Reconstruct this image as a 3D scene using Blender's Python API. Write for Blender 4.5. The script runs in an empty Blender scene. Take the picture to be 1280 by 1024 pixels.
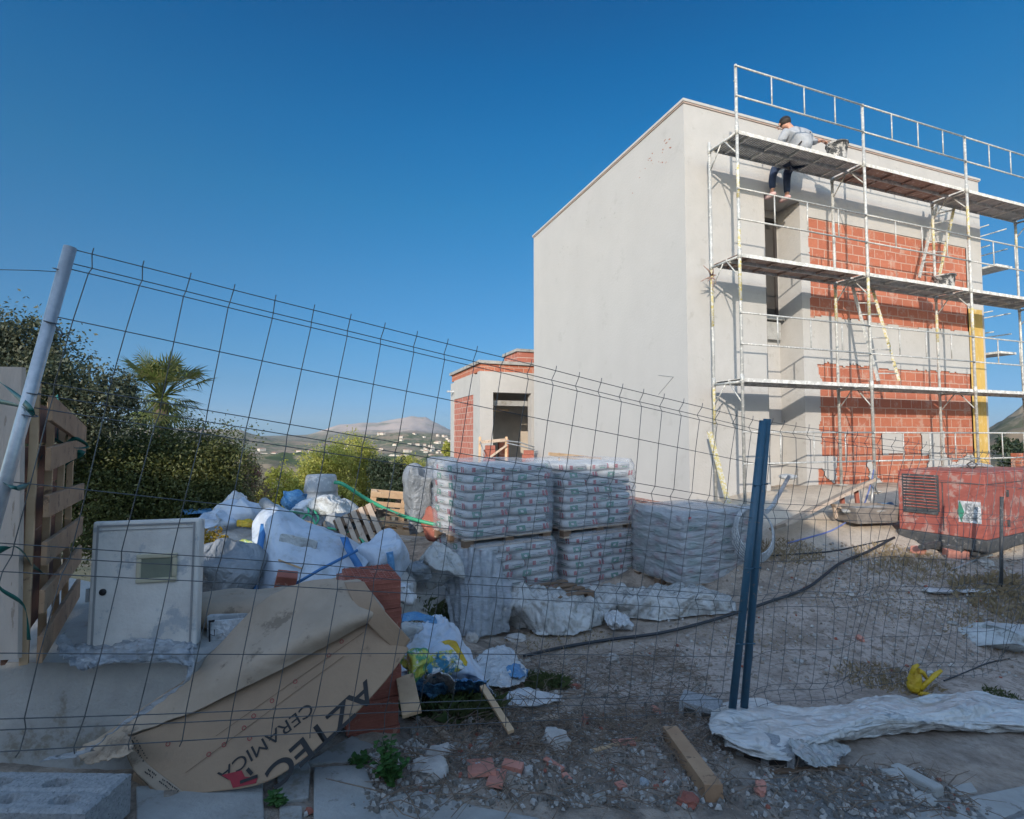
import bpy, math, random
import numpy as np
from mathutils import Vector, Matrix, Euler, noise
random.seed(7); rng = np.random.default_rng(7)
SC = bpy.context.scene; COL = SC.collection
PI = math.pi
# ---------------------------------------------------------------- camera geometry
E = 1.9; F = 660.0; PIT = math.atan(33 / 660.0)
CPI, SPI = math.cos(PIT), math.sin(PIT)
def P(px, py, d):
    """point seen at photo pixel (px,py) at forward distance d"""
    a = (px - 640) / F; b = (512 - py) / F
    k = d / (CPI - b * SPI)
    return Vector((a * k, d, E + (SPI + b * CPI) * k))

# ---------------------------------------------------------------- terrain
CTRL = [(-3, -2, -1.25), (0, -2, -1.6), (4, -2, -2.1), (-3, .5, -1.25), (0, .5, -1.6), (3, .5, -1.98), (6, 1, -2.35),
        (-3, 2, -1.35), (-1.5, 2.1, -1.43), (-.5, 2.2, -1.54), (.5, 2.3, -1.66), (1.2, 3, -1.82), (1.7, 3.6, -1.93), (3, 3, -2.05), (5, 3, -2.3), (5, 5, -2.3),
        (3.4, 5, -2.12), (8, 5, -2.3), (8, 3, -2.5), (-.6, 2.9, -1.63), (.3, 3.4, -1.78), (.6, 4.5, -2.02), (-2.4, 3.2, -1.5), (-3.5, 4, -1.5), (-1, 4.0, -1.75), (-1.8, 4.8, -1.6), (-2.2, 6, -1.65),
        (-.6, 6, -2.2), (.6, 6.8, -2.2), (1.8, 7, -2.05), (2.3, 6.3, -2.0), (-1.2, 7.5, -2.1), (.5, 8.5, -1.8), (0, 10, -1.6), (-2, 9.5, -1.9), (-4, 8, -2), (-7, 6, -2), (-7, 3, -1.6),
        (3.4, 6.2, -1.9), (4.0, 7.3, -1.62), (4.5, 8, -1.3), (3.9, 8.6, -1.03), (3.2, 7.6, -1.5), (6.2, 6.4, -1.75), (6, 7.3, -1.58), (8, 8, -1.5), (6.5, 8.9, -1.1), (8, 9.6, -1.05), (12, 11, -1.0), (11, 7, -1.6), (12, 4, -2.2),
        (3.1, 9.4, -1.3), (2.5, 11, -1.25), (.6, 15.9, -1.5), (-1, 14, -1.7), (8, 15, -1.2), (16, 14, -1), (16, 8, -1.4),
        (-3, 13, -2.5), (-6, 11, -2.8), (-10, 8, -3), (-2, 20, -2.5), (-8, 18, -5), (4, 24, -2), (14, 24, -1.5), (-14, 12, -5), (-12, 4, -2), (24, 16, 0), (24, 4, -2), (-10, 28, -8), (-20, 20, -8), (10, 34, -3), (28, 28, 0)]
_c = np.array(CTRL, float)
_K = np.linalg.norm(_c[:, None, :2] - _c[None, :, :2], axis=2)
_A = np.zeros((len(_c) + 3,) * 2); n_ = len(_c)
_A[:n_, :n_] = _K; _A[:n_, n_] = 1; _A[:n_, n_ + 1:] = _c[:, :2]; _A[n_, :n_] = 1; _A[n_ + 1:, :n_] = _c[:, :2].T
_W = np.linalg.solve(_A, np.concatenate([_c[:, 2], [0, 0, 0]]))
def vnoise(x, y, seed=0):
    xi = np.floor(x).astype(np.int64); yi = np.floor(y).astype(np.int64); fx = x - xi; fy = y - yi
    fx = fx * fx * (3 - 2 * fx); fy = fy * fy * (3 - 2 * fy)
    def h(a, b):
        n = (a * 374761393 + b * 668265263 + seed * 1442695041) & 0x7fffffff
        n = ((n ^ (n >> 13)) * 1274126177) & 0x7fffffff
        return ((n ^ (n >> 16)) & 0xffff) / 65535.0
    return (h(xi, yi) * (1 - fx) + h(xi + 1, yi) * fx) * (1 - fy) + (h(xi, yi + 1) * (1 - fx) + h(xi + 1, yi + 1) * fx) * fy
def fbm(x, y, o=4, seed=0):
    s = 0; a = .5
    for k in range(o): s = s + a * (vnoise(x, y, seed + k) - .5); x = x * 2.03 + 11.3; y = y * 2.03 + 5.1; a *= .5
    return s
def sstep(a, b, x):
    t = np.clip((x - a) / (b - a), 0, 1); return t * t * (3 - 2 * t)
RID = [(6500, 1500, [(200, 548), (300, 546), (385, 544), (405, 537), (420, 532), (450, 529), (475, 528), (500, 524), (515, 521), (530, 522), (545, 528), (560, 536), (580, 543), (640, 546)]),
       (2700, 520, [(250, 552), (360, 552), (420, 552), (450, 547), (480, 542), (510, 539), (540, 541), (570, 546), (640, 552)]),
       (3600, 500, [(100, 535), (280, 537), (300, 539), (320, 544), (345, 550), (400, 556)]),
       (420, 150, [(1100, 570), (1180, 560), (1220, 550), (1240, 536), (1250, 528), (1280, 514), (1350, 500), (1600, 480), (2600, 480)])]
LR = np.log([15, 40, 100, 300, 800, 1500, 3000, 6000, 20000]); LZ = [-2.5, -8, -20, -42, -60, -70, -72, -50, -60]
def Hf(x, y):
    R = np.hypot(x, y) + 1e-6
    px = np.where(y > .05 * R, 640 + 660 * x / np.maximum(y, 1e-3), np.where(x < 0, -1e4, 1e4))
    cl = R / np.maximum(y / R, .2) * 0 + R
    base = np.interp(np.log(R), LR, LZ)
    z = base + fbm(x / 90, y / 90, 4, 3) * np.clip(R / 12, 0, 14)
    for r0, w, pr in RID:
        a = np.array(pr, float)
        yy = np.maximum(y / R, .35) * r0
        hh = (545 - np.interp(px, a[:, 0], a[:, 1])) / 660 * yy
        b0 = np.interp(np.log(r0), LR, LZ)
        g = np.exp(-((R - r0) / w) ** 2)
        z = z + np.maximum(hh - b0, 0) * g * (1 + .9 * fbm(x / (r0 * .05), y / (r0 * .05), 5, 9) * (1 - g) * 2 + .22 * fbm(x / (r0 * .03), y / (r0 * .03), 5, 19))
    return z
def H(x, y):
    x = np.atleast_1d(np.asarray(x, float)); y = np.atleast_1d(np.asarray(y, float))
    xc = np.clip(x, -22, 30); yc = np.clip(y, -4, 34)
    z = np.zeros_like(x)
    for s in range(0, len(x), 20000):
        q = slice(s, s + 20000)
        d = np.hypot(xc[q, None] - _c[None, :, 0], yc[q, None] - _c[None, :, 1])
        z[q] = d @ _W[:n_] + _W[n_] + _W[n_ + 1] * xc[q] + _W[n_ + 2] * yc[q]
    R = np.hypot(x, y); w = sstep(20, 45, R)
    far = np.where(y < 0, np.minimum(Hf(x, np.abs(y) + 1), -2), Hf(x, y))
    return E + z * (1 - w) + far * w
def relief(x, y):
    paved = sstep(0, .35, (3.05 + .05 * x + .5 * fbm(x * 1.3, y * 1.3, 3, 5)) - y) * sstep(.9, 1.5, x + .8 * fbm(x * 2, y * 2, 3, 8))
    road = np.exp(-((y - (4.3 + .42 * (x - 1.5))) / (1.1 + .12 * np.clip(x, 0, 9))) ** 4) * sstep(.0, 1.0, x + .5 * fbm(x * 2, y * 2, 3, 2))
    near = 1 - sstep(14, 24, np.hypot(x, y))
    return near * (1 - .85 * np.maximum(paved, road * .7)) * (.11 * fbm(x * 1.7, y * 1.7, 4, 21) + .05 * np.abs(fbm(x * 7, y * 7, 3, 33))) - near * road * (.035 * np.exp(-((y - (4.0 + .42 * (x - 1.5)) + .1 * np.sin(x * 2)) / .16) ** 2) + .03 * np.exp(-((y - (4.9 + .42 * (x - 1.5)) + .08 * np.sin(x * 1.7)) / .14) ** 2)) + near * .012 * fbm(x * 9, y * 9, 3, 61), road, paved
NX0, NX1, NY0, NY1, NS = -10.0, 16.0, .2, 20.0, .05
_gx = np.arange(NX0, NX1 + NS, NS); _gy = np.arange(NY0, NY1 + NS, NS); _GX, _GY = np.meshgrid(_gx, _gy)
NG = (H(_GX.ravel(), _GY.ravel()) + relief(_GX.ravel(), _GY.ravel())[0]).reshape(_GX.shape).tolist()
def h1(x, y):
    if NX0 < x < NX1 and NY0 < y < NY1:
        a = (x - NX0) / NS; b = (y - NY0) / NS; i = int(a); j = int(b); a -= i; b -= j; r0 = NG[j]; r1 = NG[j + 1]
        return (r0[i] * (1 - a) + r0[i + 1] * a) * (1 - b) + (r1[i] * (1 - a) + r1[i + 1] * a) * b
    return float(H(x, y)[0])
def G(px, py, up=0.0):
    """ground point seen at a photo pixel"""
    lo, hi = .8, None; d = .9
    while d < 60:
        p = P(px, py, d)
        if p.z - up < h1(p.x, p.y): hi = d; break
        lo = d; d *= 1.05
    if hi is None: return P(px, py, 30)
    for _ in range(18):
        m = (lo + hi) / 2; p = P(px, py, m)
        if p.z - up < h1(p.x, p.y): hi = m
        else: lo = m
    return P(px, py, hi)

# ---------------------------------------------------------------- object helpers
MATX = {}
def tag(o, label=None, cat=None, group=None, kind=None):
    if label: o['label'] = label
    if cat: o['category'] = cat
    if group: o['group'] = group
    if kind: o['kind'] = kind
    return o
def thing(name, label, cat, loc=(0, 0, 0), rz=0.0, group=None):
    o = bpy.data.objects.new(name, None); COL.objects.link(o)
    o.location = loc; o.rotation_euler = (0, 0, rz); o.empty_display_size = .2
    MATX[o.name] = Matrix.Translation(Vector(loc)) @ Matrix.Rotation(rz, 4, 'Z')
    return tag(o, label, cat, group)
class MB:
    def __init__(s): s.v = []; s.f = []; s.m = []; s.sm = []
    def add(s, vs, fs, mi=0, smooth=False):
        b = len(s.v); s.v += [tuple(v) for v in vs]; s.f += [tuple(b + i for i in f) for f in fs]; s.m += [mi] * len(fs); s.sm += [smooth] * len(fs); return s
    def box(s, c, size, rot=None, mi=0, taper=1.0):
        x, y, z = [k / 2 for k in size]; c = Vector(c); R = rot if rot is not None else Matrix.Identity(3)
        vs = [c + R @ Vector((a * x * (taper if e > 0 else 1), b * y * (taper if e > 0 else 1), e * z)) for e in (-1, 1) for a, b in ((-1, -1), (1, -1), (1, 1), (-1, 1))]
        return s.add(vs, [(3, 2, 1, 0), (4, 5, 6, 7), (0, 1, 5, 4), (1, 2, 6, 5), (2, 3, 7, 6), (3, 0, 4, 7)], mi)
    def beam(s, a, b, w, h, up=(0, 0, 1), mi=0):
        a = Vector(a); b = Vector(b); d = (b - a); L = d.length; d.normalize(); u = Vector(up); r = d.cross(u)
        if r.length < 1e-4: r = d.cross(Vector((1, 0, 0)))
        r.normalize(); u = r.cross(d)
        return s.box((a + b) / 2, (L, w, h), Matrix((d, r * 1, u)).transposed(), mi)
    def tube(s, pts, r, n=8, mi=0, cap=True):
        pts = [Vector(p) for p in pts]; rs = r if isinstance(r, (list, tuple)) else [r] * len(pts)
        vs = []; fs = []; pr = None
        for i, p in enumerate(pts):
            t = (pts[min(i + 1, len(pts) - 1)] - pts[max(i - 1, 0)]).normalized()
            if pr is None:
                pr = t.orthogonal().normalized()
            pr = (pr - t * pr.dot(t)).normalized(); q = t.cross(pr)
            for k in range(n):
                a = 2 * PI * k / n; vs.append(p + (pr * math.cos(a) + q * math.sin(a)) * rs[i])
        for i in range(len(pts) - 1):
            for k in range(n): fs.append((i * n + k, i * n + (k + 1) % n, (i + 1) * n + (k + 1) % n, (i + 1) * n + k))
        s.add(vs, fs, mi, n > 4)
        if cap:
            b = len(s.v) - len(vs)
            s.f += [tuple(b + k for k in range(n))[::-1], tuple(b + (len(pts) - 1) * n + k for k in range(n))]; s.m += [mi, mi]; s.sm += [False, False]
        return s
    def prism(s, poly, nrm, th, mi=0):
        """poly: 3-D points in a plane, extruded by nrm*th"""
        n = len(poly); nrm = Vector(nrm).normalized() * th; vs = [Vector(p) for p in poly] + [Vector(p) + nrm for p in poly]
        return s.add(vs, [tuple(range(n))[::-1], tuple(range(n, 2 * n))] + [(i, (i + 1) % n, n + (i + 1) % n, n + i) for i in range(n)], mi)
    def lathe(s, c, prof, n=20, mi=0, axis=None, sq=None):
        c = Vector(c); R = axis if axis is not None else Matrix.Identity(3); vs = []; fs = []
        for (r, z) in prof:
            for k in range(n):
                a = 2 * PI * k / n; vs.append(c + R @ Vector((r * math.cos(a) * (sq or 1), r * math.sin(a), z)))
        for i in range(len(prof) - 1):
            for k in range(n): fs.append((i * n + k, i * n + (k + 1) % n, (i + 1) * n + (k + 1) % n, (i + 1) * n + k))
        return s.add(vs, fs, mi, True)
    def build(s, name, mats, parent=None, world=True, bevel=0, label=None, solid=0, subd=0, fix=True):
        me = bpy.data.meshes.new(name)
        vs = s.v
        if parent is not None and world:
            M = MATX[parent.name].inverted(); vs = [M @ Vector(v) for v in vs]
        me.from_pydata([tuple(v) for v in vs], [], s.f)
        mats = mats if isinstance(mats, (list, tuple)) else [mats]
        for m in mats: me.materials.append(m)
        me.polygons.foreach_set('material_index', s.m); me.polygons.foreach_set('use_smooth', s.sm)
        if fix:
            import bmesh
            bm = bmesh.new(); bm.from_mesh(me); bmesh.ops.recalc_face_normals(bm, faces=bm.faces); bm.to_mesh(me); bm.free()
        me.update(); o = bpy.data.objects.new(name, me); COL.objects.link(o)
        if parent is not None: o.parent = parent
        MATX[o.name] = MATX[parent.name] if parent is not None else Matrix.Identity(4)
        if bevel:
            b = o.modifiers.new('bevel', 'BEVEL'); b.width = bevel; b.segments = 2; b.limit_method = 'ANGLE'; b.angle_limit = .6
        if solid:
            b = o.modifiers.new('solid', 'SOLIDIFY'); b.thickness = solid; b.offset = 0
        if subd:
            b = o.modifiers.new('sub', 'SUBSURF'); b.levels = subd; b.render_levels = subd
        if label: o['label'] = label
        return o
def npmesh(name, V, Fq, mats, parent=None, smooth=False, mi=None, world=True):
    me = bpy.data.meshes.new(name); nv = len(V); nf = len(Fq); k = Fq.shape[1]
    V = np.asarray(V, float)
    if parent is not None and world:
        M = np.array(MATX[parent.name].inverted()); V = V @ M[:3, :3].T + M[:3, 3]
    me.vertices.add(nv); me.vertices.foreach_set('co', V.ravel())
    me.loops.add(nf * k); me.loops.foreach_set('vertex_index', Fq.ravel().astype(np.int32))
    me.polygons.add(nf); me.polygons.foreach_set('loop_start', np.arange(nf, dtype=np.int32) * k)
    mats = mats if isinstance(mats, (list, tuple)) else [mats]
    for m in mats: me.materials.append(m)
    if mi is not None: me.polygons.foreach_set('material_index', np.asarray(mi, np.int32))
    me.polygons.foreach_set('use_smooth', np.full(nf, smooth))
    me.update(calc_edges=True); me.validate()
    o = bpy.data.objects.new(name, me); COL.objects.link(o)
    if parent is not None: o.parent = parent; MATX[o.name] = MATX[parent.name]
    else: MATX[o.name] = Matrix.Identity(4)
    return o
def kids(o): return [c for c in COL.objects if c.parent == o]
def copy_tree(o, loc=None, rz=None, label=None, ch=None):
    def cp(a, par):
        c = a.copy(); COL.objects.link(c)
        if par is not None: c.parent = par
        for k in kids_of.get(a.name, []): cp(k, c)
        return c
    kids_of = {}
    for q in COL.objects:
        if q.parent is not None: kids_of.setdefault(q.parent.name, []).append(q)
    c = cp(o, None)
    if loc is not None: c.location = loc
    if rz is not None: c.rotation_euler = (0, 0, rz)
    if label: c['label'] = label
    return c
def crumple(q):
    w = q + Vector((noise.noise(q * 1.3), noise.noise(q * 1.3 + Vector((9, 0, 0))), noise.noise(q * 1.3 + Vector((0, 9, 0))))) * .7
    a = noise.voronoi(w)[0]; b = noise.voronoi(w * 2.4 + Vector((3, 1, 2)))[0]
    return min(a[1] - a[0], .5) * 1.2 + min(b[1] - b[0], .5) * .65 + (1 - abs(noise.noise(q * 1.1)) * 2.2) * .25 - .65
# smooth patch through a matrix of world points, with crumple
def cr(p, t):
    n = len(p); i = min(int(t), n - 2); f = t - i
    g = lambda k: p[max(0, min(n - 1, k))]
    a, b, c, d = g(i - 1), g(i), g(i + 1), g(i + 2)
    return .5 * ((2 * b) + (c - a) * f + (2 * a - 5 * b + 4 * c - d) * f * f + (3 * b - a - 3 * c + d) * f ** 3)
def patch(rows, nu=40, nv=24, amp=0.0, fr=4.0, seed=0, ridged=True, edge=0.0, linear=False, fold=None):
    """returns verts, quads. rows: lists of Vector"""
    if linear: fn = lambda p, t: p[min(int(t), len(p) - 2)].lerp(p[min(int(t), len(p) - 2) + 1], t - min(int(t), len(p) - 2))
    else: fn = cr
    g = []
    for j in range(nv + 1):
        tj = j / nv * (len(rows) - 1)
        g.append([None] * (nu + 1))
        for i in range(nu + 1):
            g[j][i] = fn([fn(r, i / nu * (len(r) - 1)) for r in rows], tj)
    vs = []
    for j in range(nv + 1):
        for i in range(nu + 1):
            p = g[j][i]
            du = g[j][min(i + 1, nu)] - g[j][max(i - 1, 0)]; dv = g[min(j + 1, nv)][i] - g[max(j - 1, 0)][i]
            n = du.cross(dv)
            if n.length > 1e-9: n.normalize()
            q = p * fr + Vector((seed * 7.1, seed * 3.3, 0))
            if ridged: h = crumple(q)
            else: h = noise.noise(q) + .5 * noise.noise(q * 2.1)
            if fold:
                fu, fv = i / nu * fold[1], j / nv * fold[2]; w_ = noise.noise(Vector((fu, fv * .5, seed))) * 1.6
                p = p + n * fold[0] * ((1 - abs(noise.noise(Vector((fu, fv + w_, seed + 4.)))) * 3) * .7 + (1 - abs(noise.noise(Vector((fu * 2, fv * 2.3 + w_ * 2, seed + 8.)))) * 3) * .35)
            p = p + n * h * amp
            if edge and (i in (0, nu) or j in (0, nv)): p = p + Vector((noise.noise(q * 3), noise.noise(q * 3 + Vector((5, 0, 0))), 0)) * edge
            vs.append(p)
    fs = [(j * (nu + 1) + i, j * (nu + 1) + i + 1, (j + 1) * (nu + 1) + i + 1, (j + 1) * (nu + 1) + i) for j in range(nv) for i in range(nu)]
    return vs, fs
def blob(c, size, rz=0.0, amp=.05, fr=5.0, seed=0, sq=.6, nu=48, nv=28, tilt=(0, 0), sag=0.0):
    """crumpled bag-like lump; size = full extents, sq<1 squarer"""
    R = Euler((tilt[0], tilt[1], rz)).to_matrix(); c = Vector(c); vs = []
    pw = lambda a: math.copysign(abs(a) ** sq, a)
    for j in range(nv + 1):
        la = -PI / 2 + PI * j / nv
        for i in range(nu):
            lo = 2 * PI * i / nu
            x = pw(math.cos(la)) * pw(math.cos(lo)); y = pw(math.cos(la)) * pw(math.sin(lo)); z = pw(math.sin(la))
            k = 1 + sag * (-z) * .5
            l = Vector((x * size[0] / 2 * k, y * size[1] / 2 * k, z * size[2] / 2))
            q = l * fr + Vector((seed * 5.3, seed * 1.7, seed))
            h = crumple(q * .55) * .8
            wq = Vector((x, y, z)) * .9 + Vector((seed * 3.1, seed, 0)); l = l + Vector((noise.noise(wq) * size[0], noise.noise(wq + Vector((7, 0, 0))) * size[1], noise.noise(wq + Vector((0, 7, 0))) * size[2])) * (.30 if amp > .02 else 0)
            l = l + Vector((x, y, z)).normalized() * h * amp * 1.25 if (x or y or z) else l
            vs.append(c + R @ l)
    fs = [(j * nu + i, j * nu + (i + 1) % nu, (j + 1) * nu + (i + 1) % nu, (j + 1) * nu + i) for j in range(nv) for i in range(nu)]
    return vs, fs
def rockmesh(c, size, seed=0, rz=0, flat=.3, n=2):
    import bmesh
    bm = bmesh.new(); bmesh.ops.create_icosphere(bm, subdivisions=n, radius=.5)
    R = Matrix.Rotation(rz, 3, 'Z'); vs = []
    for v in bm.verts:
        q = v.co.normalized(); m = max(abs(q.x), abs(q.y), abs(q.z)); q = q * (.5 / (m ** flat)) * (1 + .35 * noise.noise(q * 1.6 + Vector((seed, seed * 2, 0))) + .12 * noise.noise(q * 5 + Vector((seed, 0, 0))))
        vs.append(Vector(c) + R @ Vector((q.x * size[0], q.y * size[1], q.z * size[2])))
    fs = [tuple(v.index for v in f.verts) for f in bm.faces]; bm.free()
    return vs, fs

# ---------------------------------------------------------------- materials
def newmat(name):
    m = bpy.data.materials.new(name); m.use_nodes = True; nt = m.node_tree; return m, nt, nt.nodes['Principled BSDF']
def N(nt, t, **k):
    n = nt.nodes.new(t)
    for a, b in k.items():
        if a.startswith('i_'):
            key = a[2:].replace('_', ' ')
            n.inputs[int(key) if key.isdigit() else key].default_value = b
        else: setattr(n, a, b)
    return n
def c4(c): return (c[0], c[1], c[2], 1)
def ramp(nt, fac, stops):
    r = nt.nodes.new('ShaderNodeValToRGB'); nt.links.new(fac, r.inputs[0]); e = r.color_ramp.elements
    while len(e) < len(stops): e.new(.5)
    for q, (p, c) in zip(e, stops): q.position = p; q.color = c4(c) if hasattr(c, '__len__') else (c, c, c, 1)
    return r.outputs[0]
def mixc(nt, f, a, b, mode='MIX'):
    m = nt.nodes.new('ShaderNodeMix'); m.data_type = 'RGBA'; m.blend_type = mode
    for k, v in ((0, f), (6, a), (7, b)):
        if hasattr(v, 'is_linked') or hasattr(v, 'links'): nt.links.new(v, m.inputs[k])
        elif k == 0: m.inputs[0].default_value = v
        else: m.inputs[k].default_value = c4(v)
    return m.outputs[2]
def M(name, a, b=None, scale=8.0, rough=.8, bump=.3, bs=40.0, metal=0.0, spots=None, spot_amt=.6, spot_scale=14.0, spec=None, stretch=None, trans=0.0, dist=.01, contrast=(.35, .65)):
    m, nt, p = newmat(name)
    tc = N(nt, 'ShaderNodeTexCoord').outputs['Object']
    if stretch:
        mp = N(nt, 'ShaderNodeMapping'); mp.inputs['Scale'].default_value = stretch; nt.links.new(tc, mp.inputs[0]); tc = mp.outputs[0]
    n1 = N(nt, 'ShaderNodeTexNoise', i_Scale=scale, i_Detail=8.0, i_Roughness=.62); nt.links.new(tc, n1.inputs['Vector'])
    b = b or tuple(k * .7 for k in a)
    col = ramp(nt, n1.outputs[0], [(contrast[0], a), (contrast[1], b)])
    if spots:
        n3 = N(nt, 'ShaderNodeTexNoise', i_Scale=spot_scale, i_Detail=6.0, i_Roughness=.7); nt.links.new(tc, n3.inputs['Vector'])
        col = mixc(nt, ramp(nt, n3.outputs[0], [(spot_amt - .03, 0.), (spot_amt + .03, 1.)]), col, spots)
    nt.links.new(col, p.inputs['Base Color']); p.inputs['Roughness'].default_value = rough; p.inputs['Metallic'].default_value = metal
    if spec is not None: p.inputs['Specular IOR Level'].default_value = spec
    if bump:
        n2 = N(nt, 'ShaderNodeTexNoise', i_Scale=bs, i_Detail=6.0, i_Roughness=.6); nt.links.new(tc, n2.inputs['Vector'])
        bp = N(nt, 'ShaderNodeBump', i_Strength=bump, i_Distance=dist); nt.links.new(n2.outputs[0], bp.inputs['Height']); nt.links.new(bp.outputs[0], p.inputs['Normal'])
    if trans:
        tr = N(nt, 'ShaderNodeBsdfTransparent'); mx = N(nt, 'ShaderNodeMixShader', i_0=trans)
        out = nt.nodes['Material Output']; nt.links.new(p.outputs[0], mx.inputs[1]); nt.links.new(tr.outputs[0], mx.inputs[2]); nt.links.new(mx.outputs[0], out.inputs[0])
    return m
def cloth(name, a, b=None, rough=.5, s1=5.0, amt=.9, dist=.03, trans=0.0, spots=None, stretch=None):
    """crumpled film or fabric: creased facets from warped voronoi cells"""
    m, nt, p = newmat(name); tc = N(nt, 'ShaderNodeTexCoord').outputs['Object']
    if stretch:
        mp = N(nt, 'ShaderNodeMapping'); mp.inputs['Scale'].default_value = stretch; nt.links.new(tc, mp.inputs[0]); tc = mp.outputs[0]
    nz = N(nt, 'ShaderNodeTexNoise', i_Scale=s1 * .6, i_Detail=3.0); nt.links.new(tc, nz.inputs['Vector'])
    va = N(nt, 'ShaderNodeVectorMath', operation='SCALE', i_3=.5); nt.links.new(nz.outputs['Color'], va.inputs[0])
    ad = N(nt, 'ShaderNodeVectorMath', operation='ADD'); nt.links.new(tc, ad.inputs[0]); nt.links.new(va.outputs[0], ad.inputs[1])
    hs = None
    for k, w in ((1, 1.0), (2.6, .45), (6.5, .2)):
        v = N(nt, 'ShaderNodeTexVoronoi', feature='F1', i_Scale=s1 * k); nt.links.new(ad.outputs[0], v.inputs['Vector'])
        mu = N(nt, 'ShaderNodeMath', operation='MULTIPLY', i_1=w); nt.links.new(v.outputs['Distance'], mu.inputs[0])
        if hs is None: hs = mu.outputs[0]
        else:
            a2 = N(nt, 'ShaderNodeMath', operation='ADD'); nt.links.new(hs, a2.inputs[0]); nt.links.new(mu.outputs[0], a2.inputs[1]); hs = a2.outputs[0]
    n1 = N(nt, 'ShaderNodeTexNoise', i_Scale=s1, i_Detail=8.0, i_Roughness=.65); nt.links.new(tc, n1.inputs['Vector'])
    col = ramp(nt, n1.outputs[0], [(.35, a), (.65, b or tuple(k * .75 for k in a))])
    if spots:
        n3 = N(nt, 'ShaderNodeTexNoise', i_Scale=s1 * 2, i_Detail=7.0, i_Roughness=.7); nt.links.new(tc, n3.inputs['Vector'])
        col = mixc(nt, ramp(nt, n3.outputs[0], [(.54, 0.), (.64, .8)]), col, spots)
    nt.links.new(col, p.inputs['Base Color']); p.inputs['Roughness'].default_value = rough
    bp = N(nt, 'ShaderNodeBump', i_Strength=amt, i_Distance=dist); nt.links.new(hs, bp.inputs['Height']); nt.links.new(bp.outputs[0], p.inputs['Normal'])
    if trans:
        tr = N(nt, 'ShaderNodeBsdfTransparent'); mx = N(nt, 'ShaderNodeMixShader', i_0=trans); out = nt.nodes['Material Output']
        nt.links.new(p.outputs[0], mx.inputs[1]); nt.links.new(tr.outputs[0], mx.inputs[2]); nt.links.new(mx.outputs[0], out.inputs[0])
    return m
def leafmat(name, a, b, c=None, tl=.25):
    m, nt, p = newmat(name)
    g = N(nt, 'ShaderNodeNewGeometry'); tc = N(nt, 'ShaderNodeTexCoord').outputs['Object']
    n1 = N(nt, 'ShaderNodeTexNoise', i_Scale=1.6, i_Detail=3.0); nt.links.new(tc, n1.inputs['Vector'])
    col = ramp(nt, g.outputs['Random Per Island'], [(0, a), (.6, b), (1, c or b)])
    col = mixc(nt, ramp(nt, n1.outputs[0], [(.38, 0.), (.62, .55)]), col, c or a)
    nt.links.new(col, p.inputs['Base Color']); p.inputs['Roughness'].default_value = .55
    t = N(nt, 'ShaderNodeBsdfTranslucent'); nt.links.new(col, t.inputs[0]); mx = N(nt, 'ShaderNodeMixShader', i_0=tl)
    nt.links.new(p.outputs[0], mx.inputs[1]); nt.links.new(t.outputs[0], mx.inputs[2]); nt.links.new(mx.outputs[0], nt.nodes['Material Output'].inputs[0])
    return m
def brickmat(name, a, b, mort, plane='xz', bw=.33, bh=.2, ms=.012, smear=.55):
    m, nt, p = newmat(name); tc = N(nt, 'ShaderNodeTexCoord').outputs['Object']
    s = N(nt, 'ShaderNodeSeparateXYZ'); cb = N(nt, 'ShaderNodeCombineXYZ'); nt.links.new(tc, s.inputs[0])
    nt.links.new(s.outputs[0 if plane[0] == 'x' else 1], cb.inputs[0]); nt.links.new(s.outputs[2], cb.inputs[1])
    nz = N(nt, 'ShaderNodeTexNoise', i_Scale=5.0, i_Detail=4.0); nt.links.new(tc, nz.inputs['Vector'])
    va = N(nt, 'ShaderNodeVectorMath', operation='SCALE', i_3=.025); nt.links.new(nz.outputs['Color'], va.inputs[0])
    ad = N(nt, 'ShaderNodeVectorMath', operation='ADD'); nt.links.new(cb.outputs[0], ad.inputs[0]); nt.links.new(va.outputs[0], ad.inputs[1])
    br = N(nt, 'ShaderNodeTexBrick', offset=.5, i_Color1=c4(a), i_Color2=c4(b), i_Mortar=c4(mort), i_Scale=1.0, i_Mortar_Size=ms, i_Mortar_Smooth=.2, i_Bias=0.0, i_Brick_Width=bw, i_Row_Height=bh)
    nt.links.new(ad.outputs[0], br.inputs['Vector'])
    n2 = N(nt, 'ShaderNodeTexNoise', i_Scale=3.0, i_Detail=10.0, i_Roughness=.75); nt.links.new(tc, n2.inputs['Vector'])
    col = mixc(nt, ramp(nt, n2.outputs[0], [(smear, 0.), (smear + .09, .8)]), br.outputs[0], mort)
    n3 = N(nt, 'ShaderNodeTexNoise', i_Scale=40.0, i_Detail=3.0); nt.links.new(tc, n3.inputs['Vector'])
    col = mixc(nt, ramp(nt, n3.outputs[0], [(.3, 0.), (.8, .35)]), col, tuple(k * .55 for k in a))
    nt.links.new(col, p.inputs['Base Color']); p.inputs['Roughness'].default_value = .9
    w = N(nt, 'ShaderNodeTexWave', i_Scale=.5 / .02, i_Distortion=.3, bands_direction='Y'); nt.links.new(ad.outputs[0], w.inputs[0])
    mm = N(nt, 'ShaderNodeMath', operation='MULTIPLY_ADD', i_1=.15); nt.links.new(w.outputs[0], mm.inputs[0])
    iv = N(nt, 'ShaderNodeMath', operation='SUBTRACT', i_0=1.0); nt.links.new(br.outputs['Fac'], iv.inputs[1]); nt.links.new(iv.outputs[0], mm.inputs[2])
    bp = N(nt, 'ShaderNodeBump', i_Strength=.6, i_Distance=.012); nt.links.new(mm.outputs[0], bp.inputs['Height']); nt.links.new(bp.outputs[0], p.inputs['Normal'])
    return m
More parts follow.
